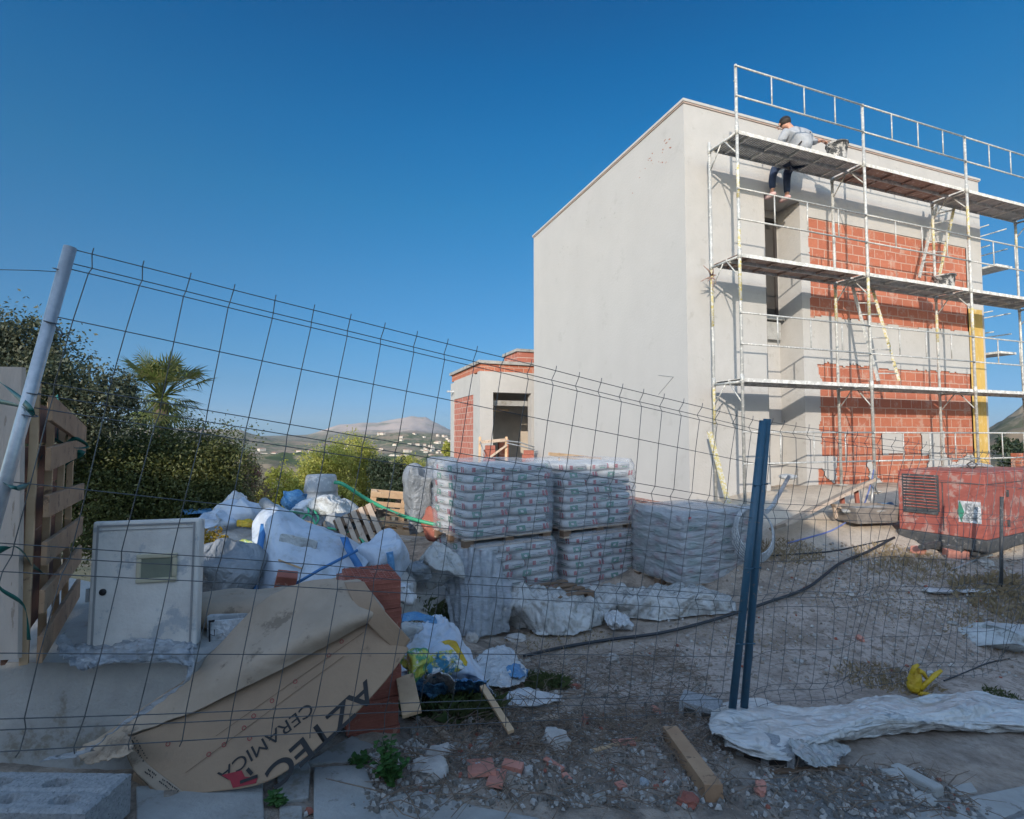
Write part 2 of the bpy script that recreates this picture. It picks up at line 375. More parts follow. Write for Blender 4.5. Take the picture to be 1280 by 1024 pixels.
def plain(name, c, rough=.5, metal=0.0, spec=None):
    m, nt, p = newmat(name); p.inputs['Base Color'].default_value = c4(c); p.inputs['Roughness'].default_value = rough; p.inputs['Metallic'].default_value = metal
    return m

X = {}
X['galv'] = M('galvanised', (.50, .52, .53), (.38, .40, .42), 30, .42, .08, 90, .55)
X['scaf'] = M('scaffold_steel', (.50, .51, .49), (.36, .36, .34), 7, .6, .2, 60, .25, spots=(.62, .61, .57), spot_amt=.55, spot_scale=20)
X['yel'] = M('yellow_paint', (.52, .43, .13), (.46, .41, .22), 14, .6, .2, 60, spots=(.55, .54, .5), spot_amt=.50, spot_scale=24)
X['deck'] = M('scaffold_deck', (.62, .61, .57), (.46, .45, .42), 5, .75, .3, 50, .0, spots=(.72, .71, .67), spot_amt=.52, spot_scale=12)
X['deckr'] = M('rusty_deck', (.36, .25, .20), (.26, .18, .15), 5, .85, .4, 50, spots=(.5, .43, .38), spot_amt=.58)
X['wire'] = M('fence_wire', (.075, .09, .10), (.13, .135, .14), 30, .5, .1, 60, .4)
X['blue'] = M('blue_post_paint', (.028, .085, .13), (.035, .10, .16), 14, .45, .15, 60, spots=(.16, .13, .11), spot_amt=.64, spot_scale=30)
X['plaster'] = M('plaster', (.452, .446, .432), (.418, .412, .40), 1.1, .95, .45, 22, spots=(.405, .398, .385), spot_amt=.63, spot_scale=1.6, dist=.012, contrast=(.3, .75))
X['plaster2'] = M('plaster_light', (.455, .444, .425), (.42, .41, .39), 2.5, .95, .4, 22, spots=(.385, .372, .35), spot_amt=.62, spot_scale=4, dist=.012)
X['brick'] = brickmat('hollow_brick_wall', (.48, .165, .095), (.385, .118, .068), (.50, .33, .26), smear=.53)
X['bricky'] = brickmat('hollow_brick_side', (.48, .17, .12), (.38, .13, .09), (.55, .42, .36), plane='yz')
X['dkbrick'] = brickmat('dark_brick_base', (.33, .13, .095), (.48, .40, .36), (.52, .48, .45), ms=.01, smear=.48)
X['terra'] = M('terracotta', (.34, .115, .08), (.26, .085, .06), 12, .85, .4, 60, spots=(.42, .22, .17), spot_amt=.62)
X['terrad'] = M('terracotta_cap', (.38, .19, .14), (.28, .12, .09), 9, .85, .4, 60, spots=(.5, .45, .4), spot_amt=.56)
X['yins'] = M('yellow_board', (.60, .40, .11), (.50, .33, .09), 5, .8, .2, 40, spots=(.62, .5, .25), spot_amt=.6, stretch=(1, 1, .3))
X['dark'] = M('dark_opening', (.035, .032, .03), (.05, .045, .04), 5, .6, .1, 20)
X['frame'] = M('dark_frame', (.05, .045, .042), (.035, .03, .03), 5, .4, .1, 20)
X['conc'] = M('concrete', (.40, .40, .385), (.30, .30, .285), 6, .95, .6, 50, spots=(.22, .21, .19), spot_amt=.64, spot_scale=10)
X['concl'] = M('pale_concrete', (.38, .375, .355), (.28, .275, .26), 4, .93, .6, 60, spots=(.22, .20, .165), spot_amt=.60, spot_scale=4)
X['block'] = M('cement_block', (.36, .37, .38), (.25, .26, .27), 60, .97, 1.0, 120, spots=(.16, .17, .18), spot_amt=.6, spot_scale=90, dist=.006)
X['wood'] = M('pale_wood', (.60, .42, .26), (.48, .32, .19), 6, .8, .35, 30, spots=(.26, .17, .11), spot_amt=.64)
X['woodg'] = M('weathered_wood', (.50, .40, .31), (.38, .29, .22), 10, .85, .5, 40, spots=(.20, .14, .1), spot_amt=.61)
X['woodd'] = M('dark_wood', (.20, .13, .085), (.13, .085, .055), 8, .85, .5, 40)
X['ply'] = M('pale_board', (.60, .50, .42), (.50, .41, .34), 4, .85, .3, 50, spots=(.36, .28, .22), spot_amt=.62, stretch=(3, 3, .5))
X['card'] = M('cardboard', (.36, .25, .165), (.29, .20, .135), 2.5, .9, .4, 25, spots=(.21, .145, .10), spot_amt=.60, spot_scale=5)
X['cardl'] = M('cardboard_worn', (.42, .33, .25), (.32, .25, .185), 3, .9, .4, 25, spots=(.22, .17, .125), spot_amt=.58, spot_scale=5)
X['ink'] = plain('black_ink', (.018, .018, .02), .7)
X['redink'] = M('red_ink', (.32, .02, .035), (.25, .02, .03), 30, .7, .05)
X['white'] = cloth('white_plastic', (.58, .60, .62), (.42, .44, .46), .3, 8, .8, .02, spots=(.34, .33, .31))
X['woven'] = cloth('woven_bag', (.50, .56, .64), (.38, .44, .52), .5, 3.0, .6, .03, spots=(.32, .35, .37))
X['sheet'] = cloth('plastic_sheet', (.60, .61, .60), (.44, .45, .44), .18, 5.5, .9, .03, trans=.30, spots=(.35, .32, .28))
X['film'] = cloth('stretch_film', (.62, .66, .71), (.46, .51, .57), .14, 3.0, .8, .03, trans=.68, stretch=(1, 1, 3.2))
X['filmg'] = cloth('film_haze', (.52, .56, .60), (.36, .40, .44), .2, 3.0, 1.0, .04, trans=.48, stretch=(1, 1, 3.6))
X['bag'] = M('paper_sack', (.57, .57, .56), (.44, .45, .46), 7, .75, .4, 22)
X['green'] = M('green_print', (.04, .24, .16), (.05, .18, .12), 20, .7, .1)
X['redp'] = M('red_print', (.42, .06, .07), (.35, .05, .06), 20, .7, .1)
X['greyp'] = M('grey_print', (.18, .20, .22), (.25, .27, .28), 20, .7, .1)
X['strapb'] = M('blue_strap', (.03, .14, .36), (.05, .17, .38), 12, .6, .2)
X['strapg'] = M('green_strap', (.008, .085, .075), (.01, .13, .10), 20, .45, .1)
X['bluep'] = cloth('blue_plastic', (.05, .19, .40), (.12, .28, .46), .4, 9, .8, .02)
X['yelp'] = cloth('yellow_plastic', (.60, .42, .02), (.45, .28, .02), .5, 12, .6, .01)
X['multi'] = M('printed_bag', (.55, .50, .06), (.05, .22, .35), 13, .4, .5, 24, spots=(.62, .64, .64), spot_amt=.55, spot_scale=16, contrast=(.45, .52))
X['grn'] = M('printed_bag_green', (.08, .30, .14), (.50, .52, .1), 16, .4, .5, 24, spots=(.62, .64, .64), spot_amt=.58, spot_scale=19, contrast=(.45, .52))
X['greyt'] = cloth('grey_tarp', (.27, .29, .31), (.17, .19, .21), .5, 5, .9, .03)
X['bucket'] = M('bucket_plastic', (.06, .065, .07), (.10, .105, .11), 9, .6, .3, 40, spots=(.52, .51, .49), spot_amt=.52, spot_scale=9)
X['tub'] = M('grey_tub', (.34, .37, .39), (.28, .3, .32), 6, .5, .2, 20, spots=(.48, .49, .5), spot_amt=.56)
X['hose'] = plain('black_hose', (.018, .024, .032), .42)
X['gpipe'] = M('green_pipe', (.04, .38, .20), (.06, .3, .17), 6, .45, .1)
X['bhose'] = M('blue_hose', (.10, .15, .42), (.2, .25, .45), 8, .5, .1)
X['gen'] = M('red_machine_paint', (.36, .095, .07), (.27, .075, .058), 4, .65, .15, 30, spots=(.36, .21, .18), spot_amt=.56, spot_scale=5)
X['genb'] = M('black_chassis', (.04, .045, .05), (.075, .075, .075), 8, .7, .4, 30, spots=(.2, .19, .18), spot_amt=.62)
X['sackw'] = cloth('white_sack', (.50, .53, .54), (.36, .39, .40), .6, 6, .8, .03, spots=(.3, .29, .27))
X['stone'] = M('rubble_stone', (.48, .455, .43), (.34, .325, .305), 14, .95, .7, 60)
X['roof'] = M('far_roof_tiles', (.42, .22, .15), (.34, .17, .12), .5, .9, 0)
X['farw'] = M('far_walls', (.60, .55, .48), (.46, .41, .35), .2, .9, 0)
X['glass'] = plain('dark_panes', (.06, .07, .08), .3)
X['cab'] = M('cabinet_plastic', (.68, .66, .62), (.56, .54, .51), 5, .75, .4, 40, spots=(.40, .42, .44), spot_amt=.58, spot_scale=6)
X['cabt'] = M('yellowed_frame', (.50, .46, .34), (.42, .38, .27), 9, .6, .1)
X['cabw'] = M('cloudy_window', (.15, .17, .13), (.20, .22, .17), 7, .3, .1)
X['bark'] = M('bark', (.13, .10, .075), (.08, .065, .05), 14, .95, .9, 40)
X['skin'] = M('skin', (.50, .27, .19), (.44, .22, .15), 20, .55, .05)
X['shirt'] = M('grey_shirt', (.36, .385, .42), (.28, .30, .33), 9, .9, .6, 14, dist=.02)
X['jeans'] = M('dark_jeans', (.02, .035, .075), (.03, .05, .1), 20, .85, .3, 60)
X['hair'] = M('dark_hair', (.03, .022, .018), (.02, .015, .012), 30, .7, .4, 90)
X['shoe'] = M('pinkish_shoe', (.55, .30, .30), (.5, .42, .40), 30, .7, .2)
X['olive'] = leafmat('olive_leaves', (.040, .058, .034), (.075, .095, .05), (.11, .115, .065), .25)
X['hedge'] = leafmat('hedge_leaves', (.038, .058, .018), (.075, .098, .028), (.145, .150, .042), .25)
X['pine'] = leafmat('pine_leaves', (.30, .34, .06), (.40, .42, .08), (.46, .43, .12), .4)
X['darkg'] = leafmat('dark_leaves', (.022, .04, .018), (.035, .055, .025), (.04, .06, .03))
X['lime'] = leafmat('lime_leaves', (.34, .37, .06), (.42, .42, .09), (.3, .32, .07), .4)
X['pink'] = leafmat('bougainvillea', (.32, .03, .09), (.24, .05, .08), (.22, .14, .10))
X['dryl'] = leafmat('dry_brush', (.22, .15, .08), (.28, .20, .11), (.20, .16, .09))
X['yfl'] = leafmat('yellow_flowers', (.50, .36, .03), (.55, .26, .03), (.30, .26, .04))
X['weed'] = leafmat('weed_leaves', (.03, .10, .02), (.05, .14, .03), (.04, .09, .02))
X['grassd'] = leafmat('dry_grass', (.36, .28, .16), (.28, .21, .12), (.42, .34, .22), .3)
X['grassg'] = leafmat('green_grass', (.05, .09, .03), (.08, .12, .04), (.11, .12, .05))
X['twig'] = M('dry_twigs', (.24, .18, .13), (.14, .10, .075), 9, .9, .2)
X['palm'] = leafmat('palm_leaves', (.07, .11, .025), (.11, .15, .035), (.16, .16, .06))
X['strands'] = cloth('clear_film', (.62, .66, .70), (.46, .50, .54), .3, 14, 1.0, .02, trans=.45, stretch=(.5, 1, 2))
X['soil'] = M('dark_grit', (.21, .19, .165), (.14, .125, .11), 20, .95, .6, 60)
X['palet'] = M('pale_tile', (.50, .40, .35), (.44, .33, .28), 9, .85, .3, 60)
X['pinkb'] = M('pink_brick', (.56, .25, .19), (.46, .19, .14), 14, .85, .4, 60)
X['brownb'] = M('brown_board', (.26, .125, .08), (.17, .08, .05), 6, .85, .3, 40)
X['rib'] = M('door_groove', (.30, .30, .30), (.24, .24, .24), 9, .8, .1)
X['dust'] = M('dusty_rubber', (.27, .24, .21), (.18, .16, .145), 8, .85, .4)
X['brownst'] = M('brown_stone', (.34, .28, .23), (.24, .20, .165), 20, .95, .6, 60)
X['slat'] = M('brown_slat', (.43, .27, .16), (.32, .19, .11), 6, .85, .4, 40, spots=(.18, .11, .07), spot_amt=.60)
X['warmpl'] = M('inner_plaster', (.60, .52, .43), (.52, .45, .37), 3, .95, .3)
# ================================================================ SETTING
def ground():
    th = []
    a = -180.0
    while a < 180:
        th.append(a); a += .3 if -52 < a < 52 else (1.2 if -80 < a < 80 else 5)
    th = np.radians(np.array(th)); nt_ = len(th)
    r = [.7]
    while r[-1] < 13000: r.append(r[-1] * (1.011 if r[-1] < 30 else 1.02 if r[-1] < 9000 else 1.08))
    r = np.array(r); nr = len(r)
    Rr, T = np.meshgrid(r, th, indexing='ij'); Xg = Rr * np.sin(T); Yg = Rr * np.cos(T)
    x, y = Xg.ravel(), Yg.ravel(); z = H(x, y); R = np.hypot(x, y)
    rl, road, paved = relief(x, y); z = z + rl
    # loose bank in front of the building
    V = np.stack([x, y, z], 1)
    i = np.arange(nr - 1)[:, None] * nt_; j = np.arange(nt_)[None, :]; j2 = (j + 1) % nt_
    Q = np.stack([i + j, i + nt_ + j, i + nt_ + j2, i + j2], -1).reshape(-1, 4)
    m, nt, p = newmat('ground_soil')
    at = N(nt, 'ShaderNodeVertexColor', layer_name='zone'); sp = N(nt, 'ShaderNodeSeparateColor'); nt.links.new(at.outputs[0], sp.inputs[0])
    tc = N(nt, 'ShaderNodeTexCoord').outputs['Object']
    def nz(sc, de=8.0, ro=.65):
        q = N(nt, 'ShaderNodeTexNoise', i_Scale=sc, i_Detail=de, i_Roughness=ro); nt.links.new(tc, q.inputs['Vector']); return q.outputs[0]
    big, mid, fine, pt = nz(.9), nz(6.0), nz(45.0), nz(140.0, 3.0)
    dirt = mixc(nt, ramp(nt, mid, [(.35, 0.), (.65, 1.)]), (.52, .42, .34), (.33, .265, .21))
    dirt = mixc(nt, ramp(nt, fine, [(.52, 0.), (.66, .7)]), dirt, (.44, .41, .37))
    dirt = mixc(nt, ramp(nt, fine, [(.32, .6), (.44, 0.)]), dirt, (.11, .09, .075))
    rd = mixc(nt, ramp(nt, mid, [(.3, 0.), (.7, 1.)]), (.60, .51, .455), (.43, .36, .31))
    rd = mixc(nt, ramp(nt, nz(2.2, 9.0, .7), [(.44, 0.), (.60, .75)]), rd, (.27, .215, .175))
    rd = mixc(nt, ramp(nt, nz(18, 6.0, .7), [(.40, .75), (.50, 0.)]), rd, (.22, .18, .15))
    rd = mixc(nt, ramp(nt, pt, [(.56, 0.), (.66, .5)]), rd, (.52, .47, .43))
    dirt = mixc(nt, ramp(nt, nz(3.1, 9.0, .7), [(.46, 0.), (.6, .7)]), dirt, (.15, .125, .105))
    col = mixc(nt, sp.outputs[0], dirt, rd)
    pv = mixc(nt, ramp(nt, big, [(.35, 0.), (.65, 1.)]), (.30, .295, .28), (.215, .21, .20))
    pv = mixc(nt, ramp(nt, fine, [(.35, .7), (.48, 0.)]), pv, (.15, .15, .15))
    pv = mixc(nt, ramp(nt, pt, [(.58, 0.), (.64, .5)]), pv, (.42, .42, .41))
    col = mixc(nt, sp.outputs[1], col, pv)
    f1, f2, f3 = nz(.010, 10.0), nz(.0023, 9.0), nz(.05, 6.0)
    far = mixc(nt, ramp(nt, f1, [(.42, 0.), (.55, 1.)]), (.25, .19, .13), (.075, .10, .045))
    far = mixc(nt, ramp(nt, f3, [(.5, 0.), (.6, .8)]), far, (.32, .25, .17))
    mt = mixc(nt, ramp(nt, f2, [(.52, 0.), (.66, 1.)]), (.46, .37, .31), (.20, .20, .14))
    sx = N(nt, 'ShaderNodeSeparateXYZ'); nt.links.new(tc, sx.inputs[0])
    hz = N(nt, 'ShaderNodeMapRange'); hz.inputs[1].default_value = 5; hz.inputs[2].default_value = 60; nt.links.new(sx.outputs[2], hz.inputs[0])
    far = mixc(nt, hz.outputs[0], far, mt)
    col = mixc(nt, sp.outputs[2], col, far)
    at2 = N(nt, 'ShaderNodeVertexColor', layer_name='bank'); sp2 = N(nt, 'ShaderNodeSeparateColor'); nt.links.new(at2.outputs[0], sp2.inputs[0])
    bk = mixc(nt, ramp(nt, mid, [(.35, 0.), (.65, 1.)]), (.70, .61, .50), (.60, .52, .42)); bk = mixc(nt, ramp(nt, fine, [(.34, .5), (.46, 0.)]), bk, (.30, .25, .2))  # pale bank soil, its colour lightened further to carry the sunlit brightness
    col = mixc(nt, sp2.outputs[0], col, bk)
    nt.links.new(col, p.inputs['Base Color']); p.inputs['Roughness'].default_value = .95; p.inputs['Specular IOR Level'].default_value = .2
    mm = N(nt, 'ShaderNodeMath', operation='ADD'); nt.links.new(fine, mm.inputs[0]); nt.links.new(pt, mm.inputs[1])
    bp = N(nt, 'ShaderNodeBump', i_Strength=.75, i_Distance=.02); nt.links.new(mm.outputs[0], bp.inputs['Height']); nt.links.new(bp.outputs[0], p.inputs['Normal'])
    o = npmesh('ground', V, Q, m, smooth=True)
    ca = o.data.color_attributes.new('zone', 'FLOAT_COLOR', 'POINT')
    fz = sstep(22, 60, R)
    ca.data.foreach_set('color', np.stack([road, paved, fz, np.ones_like(x)], 1).ravel())
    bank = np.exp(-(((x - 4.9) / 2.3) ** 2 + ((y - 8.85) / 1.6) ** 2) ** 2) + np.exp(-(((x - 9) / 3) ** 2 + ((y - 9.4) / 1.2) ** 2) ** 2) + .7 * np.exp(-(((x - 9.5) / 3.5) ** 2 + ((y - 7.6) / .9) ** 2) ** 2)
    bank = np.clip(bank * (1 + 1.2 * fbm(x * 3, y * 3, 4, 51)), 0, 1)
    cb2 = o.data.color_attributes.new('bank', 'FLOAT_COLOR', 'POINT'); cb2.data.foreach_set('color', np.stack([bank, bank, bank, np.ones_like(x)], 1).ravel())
    o['kind'] = 'structure'
    return o
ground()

# sky, sun
SUN_EL = math.radians(18.4); TX, TY = .4155, 1.224
W = bpy.data.worlds.new('World'); SC.world = W; W.use_nodes = True
wn = W.node_tree; bg = wn.nodes['Background']
sky = wn.nodes.new('ShaderNodeTexSky'); sky.sky_type = 'NISHITA'; sky.sun_disc = False
sky.sun_elevation = SUN_EL; sky.sun_rotation = math.atan2(-TX, -TY); sky.altitude = 60
sky.air_density = 1.3; sky.dust_density = .35; sky.ozone_density = 2.6
# deep blue tint opposite the sun; unseen side brightened and warmed to lift shade
wt = wn.nodes.new('ShaderNodeTexCoord'); wsx = wn.nodes.new('ShaderNodeSeparateXYZ'); wn.links.new(wt.outputs['Generated'], wsx.inputs[0])
front = ramp(wn, wsx.outputs[2], [(z_, tuple(c_ * k_ / 1.50 for c_, k_ in zip(t_, (.80, .97, 1.0)))) for z_, t_ in [(0, (.186, .40, 1.)), (.046, (.165, .313, .74)), (.092, (.157, .29, .56)), (.15, (.150, .31, .52)), (.27, (.130, .345, .52)), (.40, (.075, .37, .54)), (.5, (.03, .36, .57)), (.58, (.0, .33, .56)), (.65, (.0, .29, .51)), (1, (.0, .4, .7))]])
dt = wn.nodes.new('ShaderNodeVectorMath'); dt.operation = 'DOT_PRODUCT'; dt.inputs[1].default_value = (.32, .947, 0); wn.links.new(wt.outputs['Generated'], dt.inputs[0])
ff = ramp(wn, dt.outputs['Value'], [(0, 0.), (.28, 1.)])
tint = mixc(wn, ff, (1.38, 1.25, 1.17), front)
fin = mixc(wn, 1.0, sky.outputs[0], tint, 'MULTIPLY')
wn.links.new(fin, bg.inputs[0]); bg.inputs[1].default_value = .15
sd = bpy.data.lights.new('sun', 'SUN'); sd.energy = 2.1; sd.angle = math.radians(.53); sd.color = (1, .89, .76)
so = bpy.data.objects.new('sun', sd); COL.objects.link(so)
dv = Vector((TX, TY, -math.tan(SUN_EL) * math.hypot(TX, TY))); so.rotation_euler = dv.to_track_quat('-Z', 'Y').to_euler(); so.location = (0, 0, 30)

cd = bpy.data.cameras.new('camera'); cam = bpy.data.objects.new('camera', cd); COL.objects.link(cam); SC.camera = cam
cam.location = (0, 0, E); cam.rotation_euler = (PI / 2 + PIT, 0, 0); cd.sensor_width = 36; cd.lens = 36 * 660 / 1280; cd.clip_start = .05; cd.clip_end = 60000
SC.render.resolution_x = 1024; SC.render.resolution_y = 819
SC.view_settings.view_transform = 'Standard'; SC.view_settings.look = 'None'; SC.view_settings.gamma = 1; SC.view_settings.exposure = 1.1
try: SC.cycles.use_denoising = True; SC.cycles.max_bounces = 8; SC.cycles.transparent_max_bounces = 24
except Exception: pass

# ---------------------------------------------------------------- vegetation
def leaves(lobes, n, size, seed=1, fill=.45, aspect=.5, droop=0.0, fz=1.0):
    """lobes: (center, (rx,ry,rz)); leaf quads gathered in clumps near the lobes' surfaces"""
    g = np.random.default_rng(seed); w = np.array([a[1][0] * a[1][2] for a in lobes], float); w /= w.sum()
    cnt = np.maximum((w * n).astype(int), 4); Ps = []
    for (c, rr), k in zip(lobes, cnt):
        nc = max(6, k // 26)
        d = g.normal(size=(nc, 3)); d /= np.linalg.norm(d, axis=1)[:, None]
        rad = fill + (1 - fill) * g.random(nc) ** .6
        rad *= 1 + .16 * g.normal(size=nc)
        cc = d * rad[:, None] * np.array(rr)
        idx = g.integers(0, nc, k); s = min(rr) * .17
        Ps.append(np.array(c) + cc[idx] + g.normal(size=(k, 3)) * s * (.5 + g.random((nc, 1))[idx]))
    Pn = np.concatenate(Ps); k = len(Pn)
    a = g.normal(size=(k, 3)); a[:, 2] -= droop; a /= np.linalg.norm(a, axis=1)[:, None]
    b = g.normal(size=(k, 3)); b -= (b * a).sum(1)[:, None] * a; b /= np.linalg.norm(b, axis=1)[:, None]
    s = size * (.6 + .8 * g.random(k))[:, None]
    v = np.stack([Pn - a * s * .5, Pn + b * s * aspect * .5, Pn + a * s * .5, Pn - b * s * aspect * .5], 1).reshape(-1, 3)
    q = np.arange(k * 4).reshape(-1, 4); return v, q
def plant(name, label, cat, lobes, mat, n, size, base=None, trunk_r=.1, seed=1, group=None, fill=.45, aspect=.5, bark='bark', branches=5, crown='crown', stem='trunk'):
    cx = sum(l[0][0] for l in lobes) / len(lobes); cy = sum(l[0][1] for l in lobes) / len(lobes)
    b = Vector(base) if base is not None else Vector((cx, cy, h1(cx, cy) - .05))
    t = thing(name, label, cat, b, 0, group)
    v, q = leaves(lobes, n, size, seed, fill, aspect); npmesh(crown, v, q, mat, t)
    mb = MB(); r = random.Random(seed)
    top = Vector((cx, cy, min(l[0][2] for l in lobes)))
    mid = b.lerp(top, .6) + Vector((r.uniform(-.1, .1), r.uniform(-.1, .1), 0)) * (top - b).length
    mb.tube([b, b.lerp(mid, .5) + Vector((trunk_r * .3, 0, 0)), mid, top], [trunk_r * 1.3, trunk_r, trunk_r * .8, trunk_r * .5], 8)
    for l in lobes[:branches]:
        c = Vector(l[0]); mb.tube([mid, mid.lerp(c, .5) + Vector((0, 0, -.08 * (c - mid).length)), c + Vector((0, 0, l[1][2] * .3))], [trunk_r * .6, trunk_r * .4, trunk_r * .15], 6)
    mb.build(stem, X[bark], t)
    return t
def L(px, py, d, rx, ry, rd=None):
    k = d / 660; return (tuple(P(px, py, d)), (rx * k, (rd if rd else rx) * k, ry * k))
# left: olive tree and clipped hedge, palm above
plant('olive_tree', 'dark grey-green olive tree behind the upright pallet at the left edge', 'tree',
      [L(-40, 470, 6.2, 85, 70, 60), L(30, 450, 6.4, 60, 52, 50), L(70, 490, 6.2, 62, 50, 45), L(120, 510, 6.3, 45, 42, 40), L(20, 540, 6.2, 80, 70, 50), L(35, 428, 6.4, 36, 30, 30), L(150, 492, 6.6, 24, 26, 20), L(-10, 430, 6.2, 24, 40, 20)], X['olive'], 46000, .045, trunk_r=.12, seed=3, fill=.3)
plant('hedge', 'broad rounded dark hedge with sunlit top behind the meter cabinet', 'hedge',
      [L(140, 600, 7.0, 70, 58, 60), L(200, 600, 7.3, 60, 58, 60), L(240, 596, 7.5, 50, 58, 50), L(272, 592, 7.6, 40, 56, 40), L(100, 640, 6.6, 60, 60, 40), L(210, 640, 7.2, 90, 45, 40), L(180, 566, 7.4, 50, 34, 40), L(110, 566, 7.2, 40, 40, 30), L(285, 640, 7.6, 28, 36, 30)], X['hedge'], 95000, .042, trunk_r=.08, seed=5, fill=.3, stem='stem')
plant('wild_bush', 'loose pale brown bush at the right foot of the dark hedge', 'bush', [L(308, 596, 9, 14, 30, 14), L(318, 620, 9.2, 22, 24, 20), L(300, 632, 8.8, 18, 20, 15)], X['dryl'], 5000, .04, seed=6, trunk_r=.03, stem='stem')
plant('pink_bush', 'small pink flowering bush beside the dark hedge', 'bush', [L(317, 588, 9.4, 9, 10, 8), L(311, 600, 9.4, 8, 8, 8)], X['pink'], 1400, .05, seed=7, trunk_r=.02, stem='stem')
plant('yellow_green_bush', 'low yellow-green bush left of the grey tub', 'bush', [L(350, 608, 12, 19, 22, 16), L(366, 618, 12, 16, 18, 14), L(338, 624, 12, 16, 16, 14)], X['lime'], 6000, .06, seed=8, trunk_r=.03, stem='stem')
mid = [('pine_tree', 'pale green tree behind the grey tub, leftmost of the valley trees', [L(398, 592, 20, 26, 30), L(418, 574, 20, 24, 22), L(380, 606, 20, 18, 22), L(412, 606, 20, 30, 24)], 'pine', 16000, 11),
       ('pine_tree', 'tallest bright green tree in the middle of the valley view', [L(444, 568, 22, 22, 24), L(440, 596, 22, 28, 26), L(462, 606, 22, 22, 24), L(456, 580, 22, 16, 20), L(446, 626, 22, 30, 20)], 'pine', 22000, 12),
       ('dark_tree', 'dark green tree between the two pale green trees', [L(474, 590, 19, 14, 18), L(486, 600, 19, 18, 16), L(498, 594, 19, 12, 14)], 'darkg', 10000, 13),
       ('pine_tree', 'low rounded pale green tree beside the annex', [L(508, 588, 24, 20, 16), L(522, 592, 24, 14, 13), L(498, 600, 24, 14, 12)], 'pine', 11000, 14),
       ('dark_bush', 'dark green bush behind the flat timber pallet', [L(514, 606, 16, 22, 12), L(494, 612, 16, 16, 10), L(480, 618, 16, 18, 12)], 'darkg', 5000, 15),
       ('lime_tree', 'bright yellow-green shrub just behind the grey tub', [L(428, 622, 13, 20, 12), L(412, 616, 13, 14, 18)], 'pine', 4000, 16),
       ('distant_tree', 'small round tree touching the left wall of the annex', [L(559, 563, 26, 7, 10)], 'pine', 900, 17)]
for nm, lb, lo, mt_, n, sd_ in mid: plant(nm, lb, 'tree', lo, X[mt_], n, .085 if n > 1000 else .12, seed=sd_, trunk_r=.12, group=None, fill=.4)
for k, (px, py, d, s) in enumerate([(1252, 558, 60, 9), (1268, 560, 65, 11), (1285, 568, 55, 12), (1262, 580, 50, 10), (1300, 556, 70, 14)]):
    plant('hillside_tree', 'dark tree on the hillside behind the right end of the scaffold', 'tree', [L(px, py, d, s, s), L(px + s * .6, py + s * .4, d, s * .7, s * .6)], X['darkg'], 1200, .35, seed=30 + k, trunk_r=.2, group='trees on the right hillside')
# fan palm
def palm():
    c = P(202, 498, 13); t = thing('palm_tree', 'small fan palm rising above the dark hedge', 'palm tree', (c.x, c.y, h1(c.x, c.y)), 0)
    mb = MB(); mb.tube([Vector((c.x, c.y, h1(c.x, c.y) - .1)), Vector((c.x + .05, c.y, c.z - 1.2)), c + Vector((0, 0, -.1))], [.22, .17, .16], 10); mb.build('trunk', X['bark'], t)
    r = random.Random(4)
    for k in range(54):
        az = r.uniform(0, 2 * PI); el = r.uniform(-.9, 1.3) if k > 6 else 1.25; Ls = r.uniform(.35, .85)
        d = Vector((math.cos(az) * math.cos(el), math.sin(az) * math.cos(el), math.sin(el))); hub = c + d * Ls
        s = d.cross(Vector((0, 0, 1))).normalized(); u = s.cross(d)
        f = MB(); f.tube([c, c + d * Ls * .5 + Vector((0, 0, .04)), hub], [.02, .015, .012], 4)
        for q in range(17):
            a = (q / 16 - .5) * 2.6; dd = (d * math.cos(a) + s * math.sin(a)); ln = (.55 + .1 * math.cos(a)) * r.uniform(.85, 1.1)
            tip = hub + dd * ln + Vector((0, 0, -.14 * ln * (1 + abs(a)) * r.uniform(.4, 1.4))); w = u.lerp(s * math.cos(a) - d * math.sin(a), .8) * .022; mdp = hub + dd * ln * .55
            f.add([hub, mdp + w, tip, mdp - w], [(0, 1, 2, 3)])
        f.build('frond', X['palm'], t, fix=False)
palm()
# tufts of grass and weeds
def tuft(name, label, cat, px, py, n, hgt, spread, mat, seed, lean=.5, stuff=False, wd=.006, group=None):
    g = random.Random(seed); b = G(px, py); mb = MB(); k = b.y / 3
    for i in range(n):
        a = g.uniform(0, 2 * PI); rr = g.random() ** .6 * spread; x = b.x + math.cos(a) * rr; y = b.y + math.sin(a) * rr * .7; z = h1(x, y) - .02
        L_ = hgt * g.uniform(.4, 1.1); az = g.uniform(0, 2 * PI); ln = g.uniform(.1, 1) * lean; w = wd * g.uniform(.6, 1.4)
        dx, dy = math.cos(az), math.sin(az); p0 = Vector((x, y, z)); p1 = p0 + Vector((dx * ln * L_ * .4, dy * ln * L_ * .4, L_ * .6)); p2 = p0 + Vector((dx * ln * L_, dy * ln * L_, L_ * (1 - ln * .35)))
        s = Vector((-dy, dx, 0)) * w
        mb.add([p0 - s, p0 + s, p1 + s * .8, p2, p1 - s * .8], [(0, 1, 2, 3, 4)])
    o = mb.build(name, mat, fix=False)
    return tag(o, label, cat, group, 'stuff' if stuff else None)
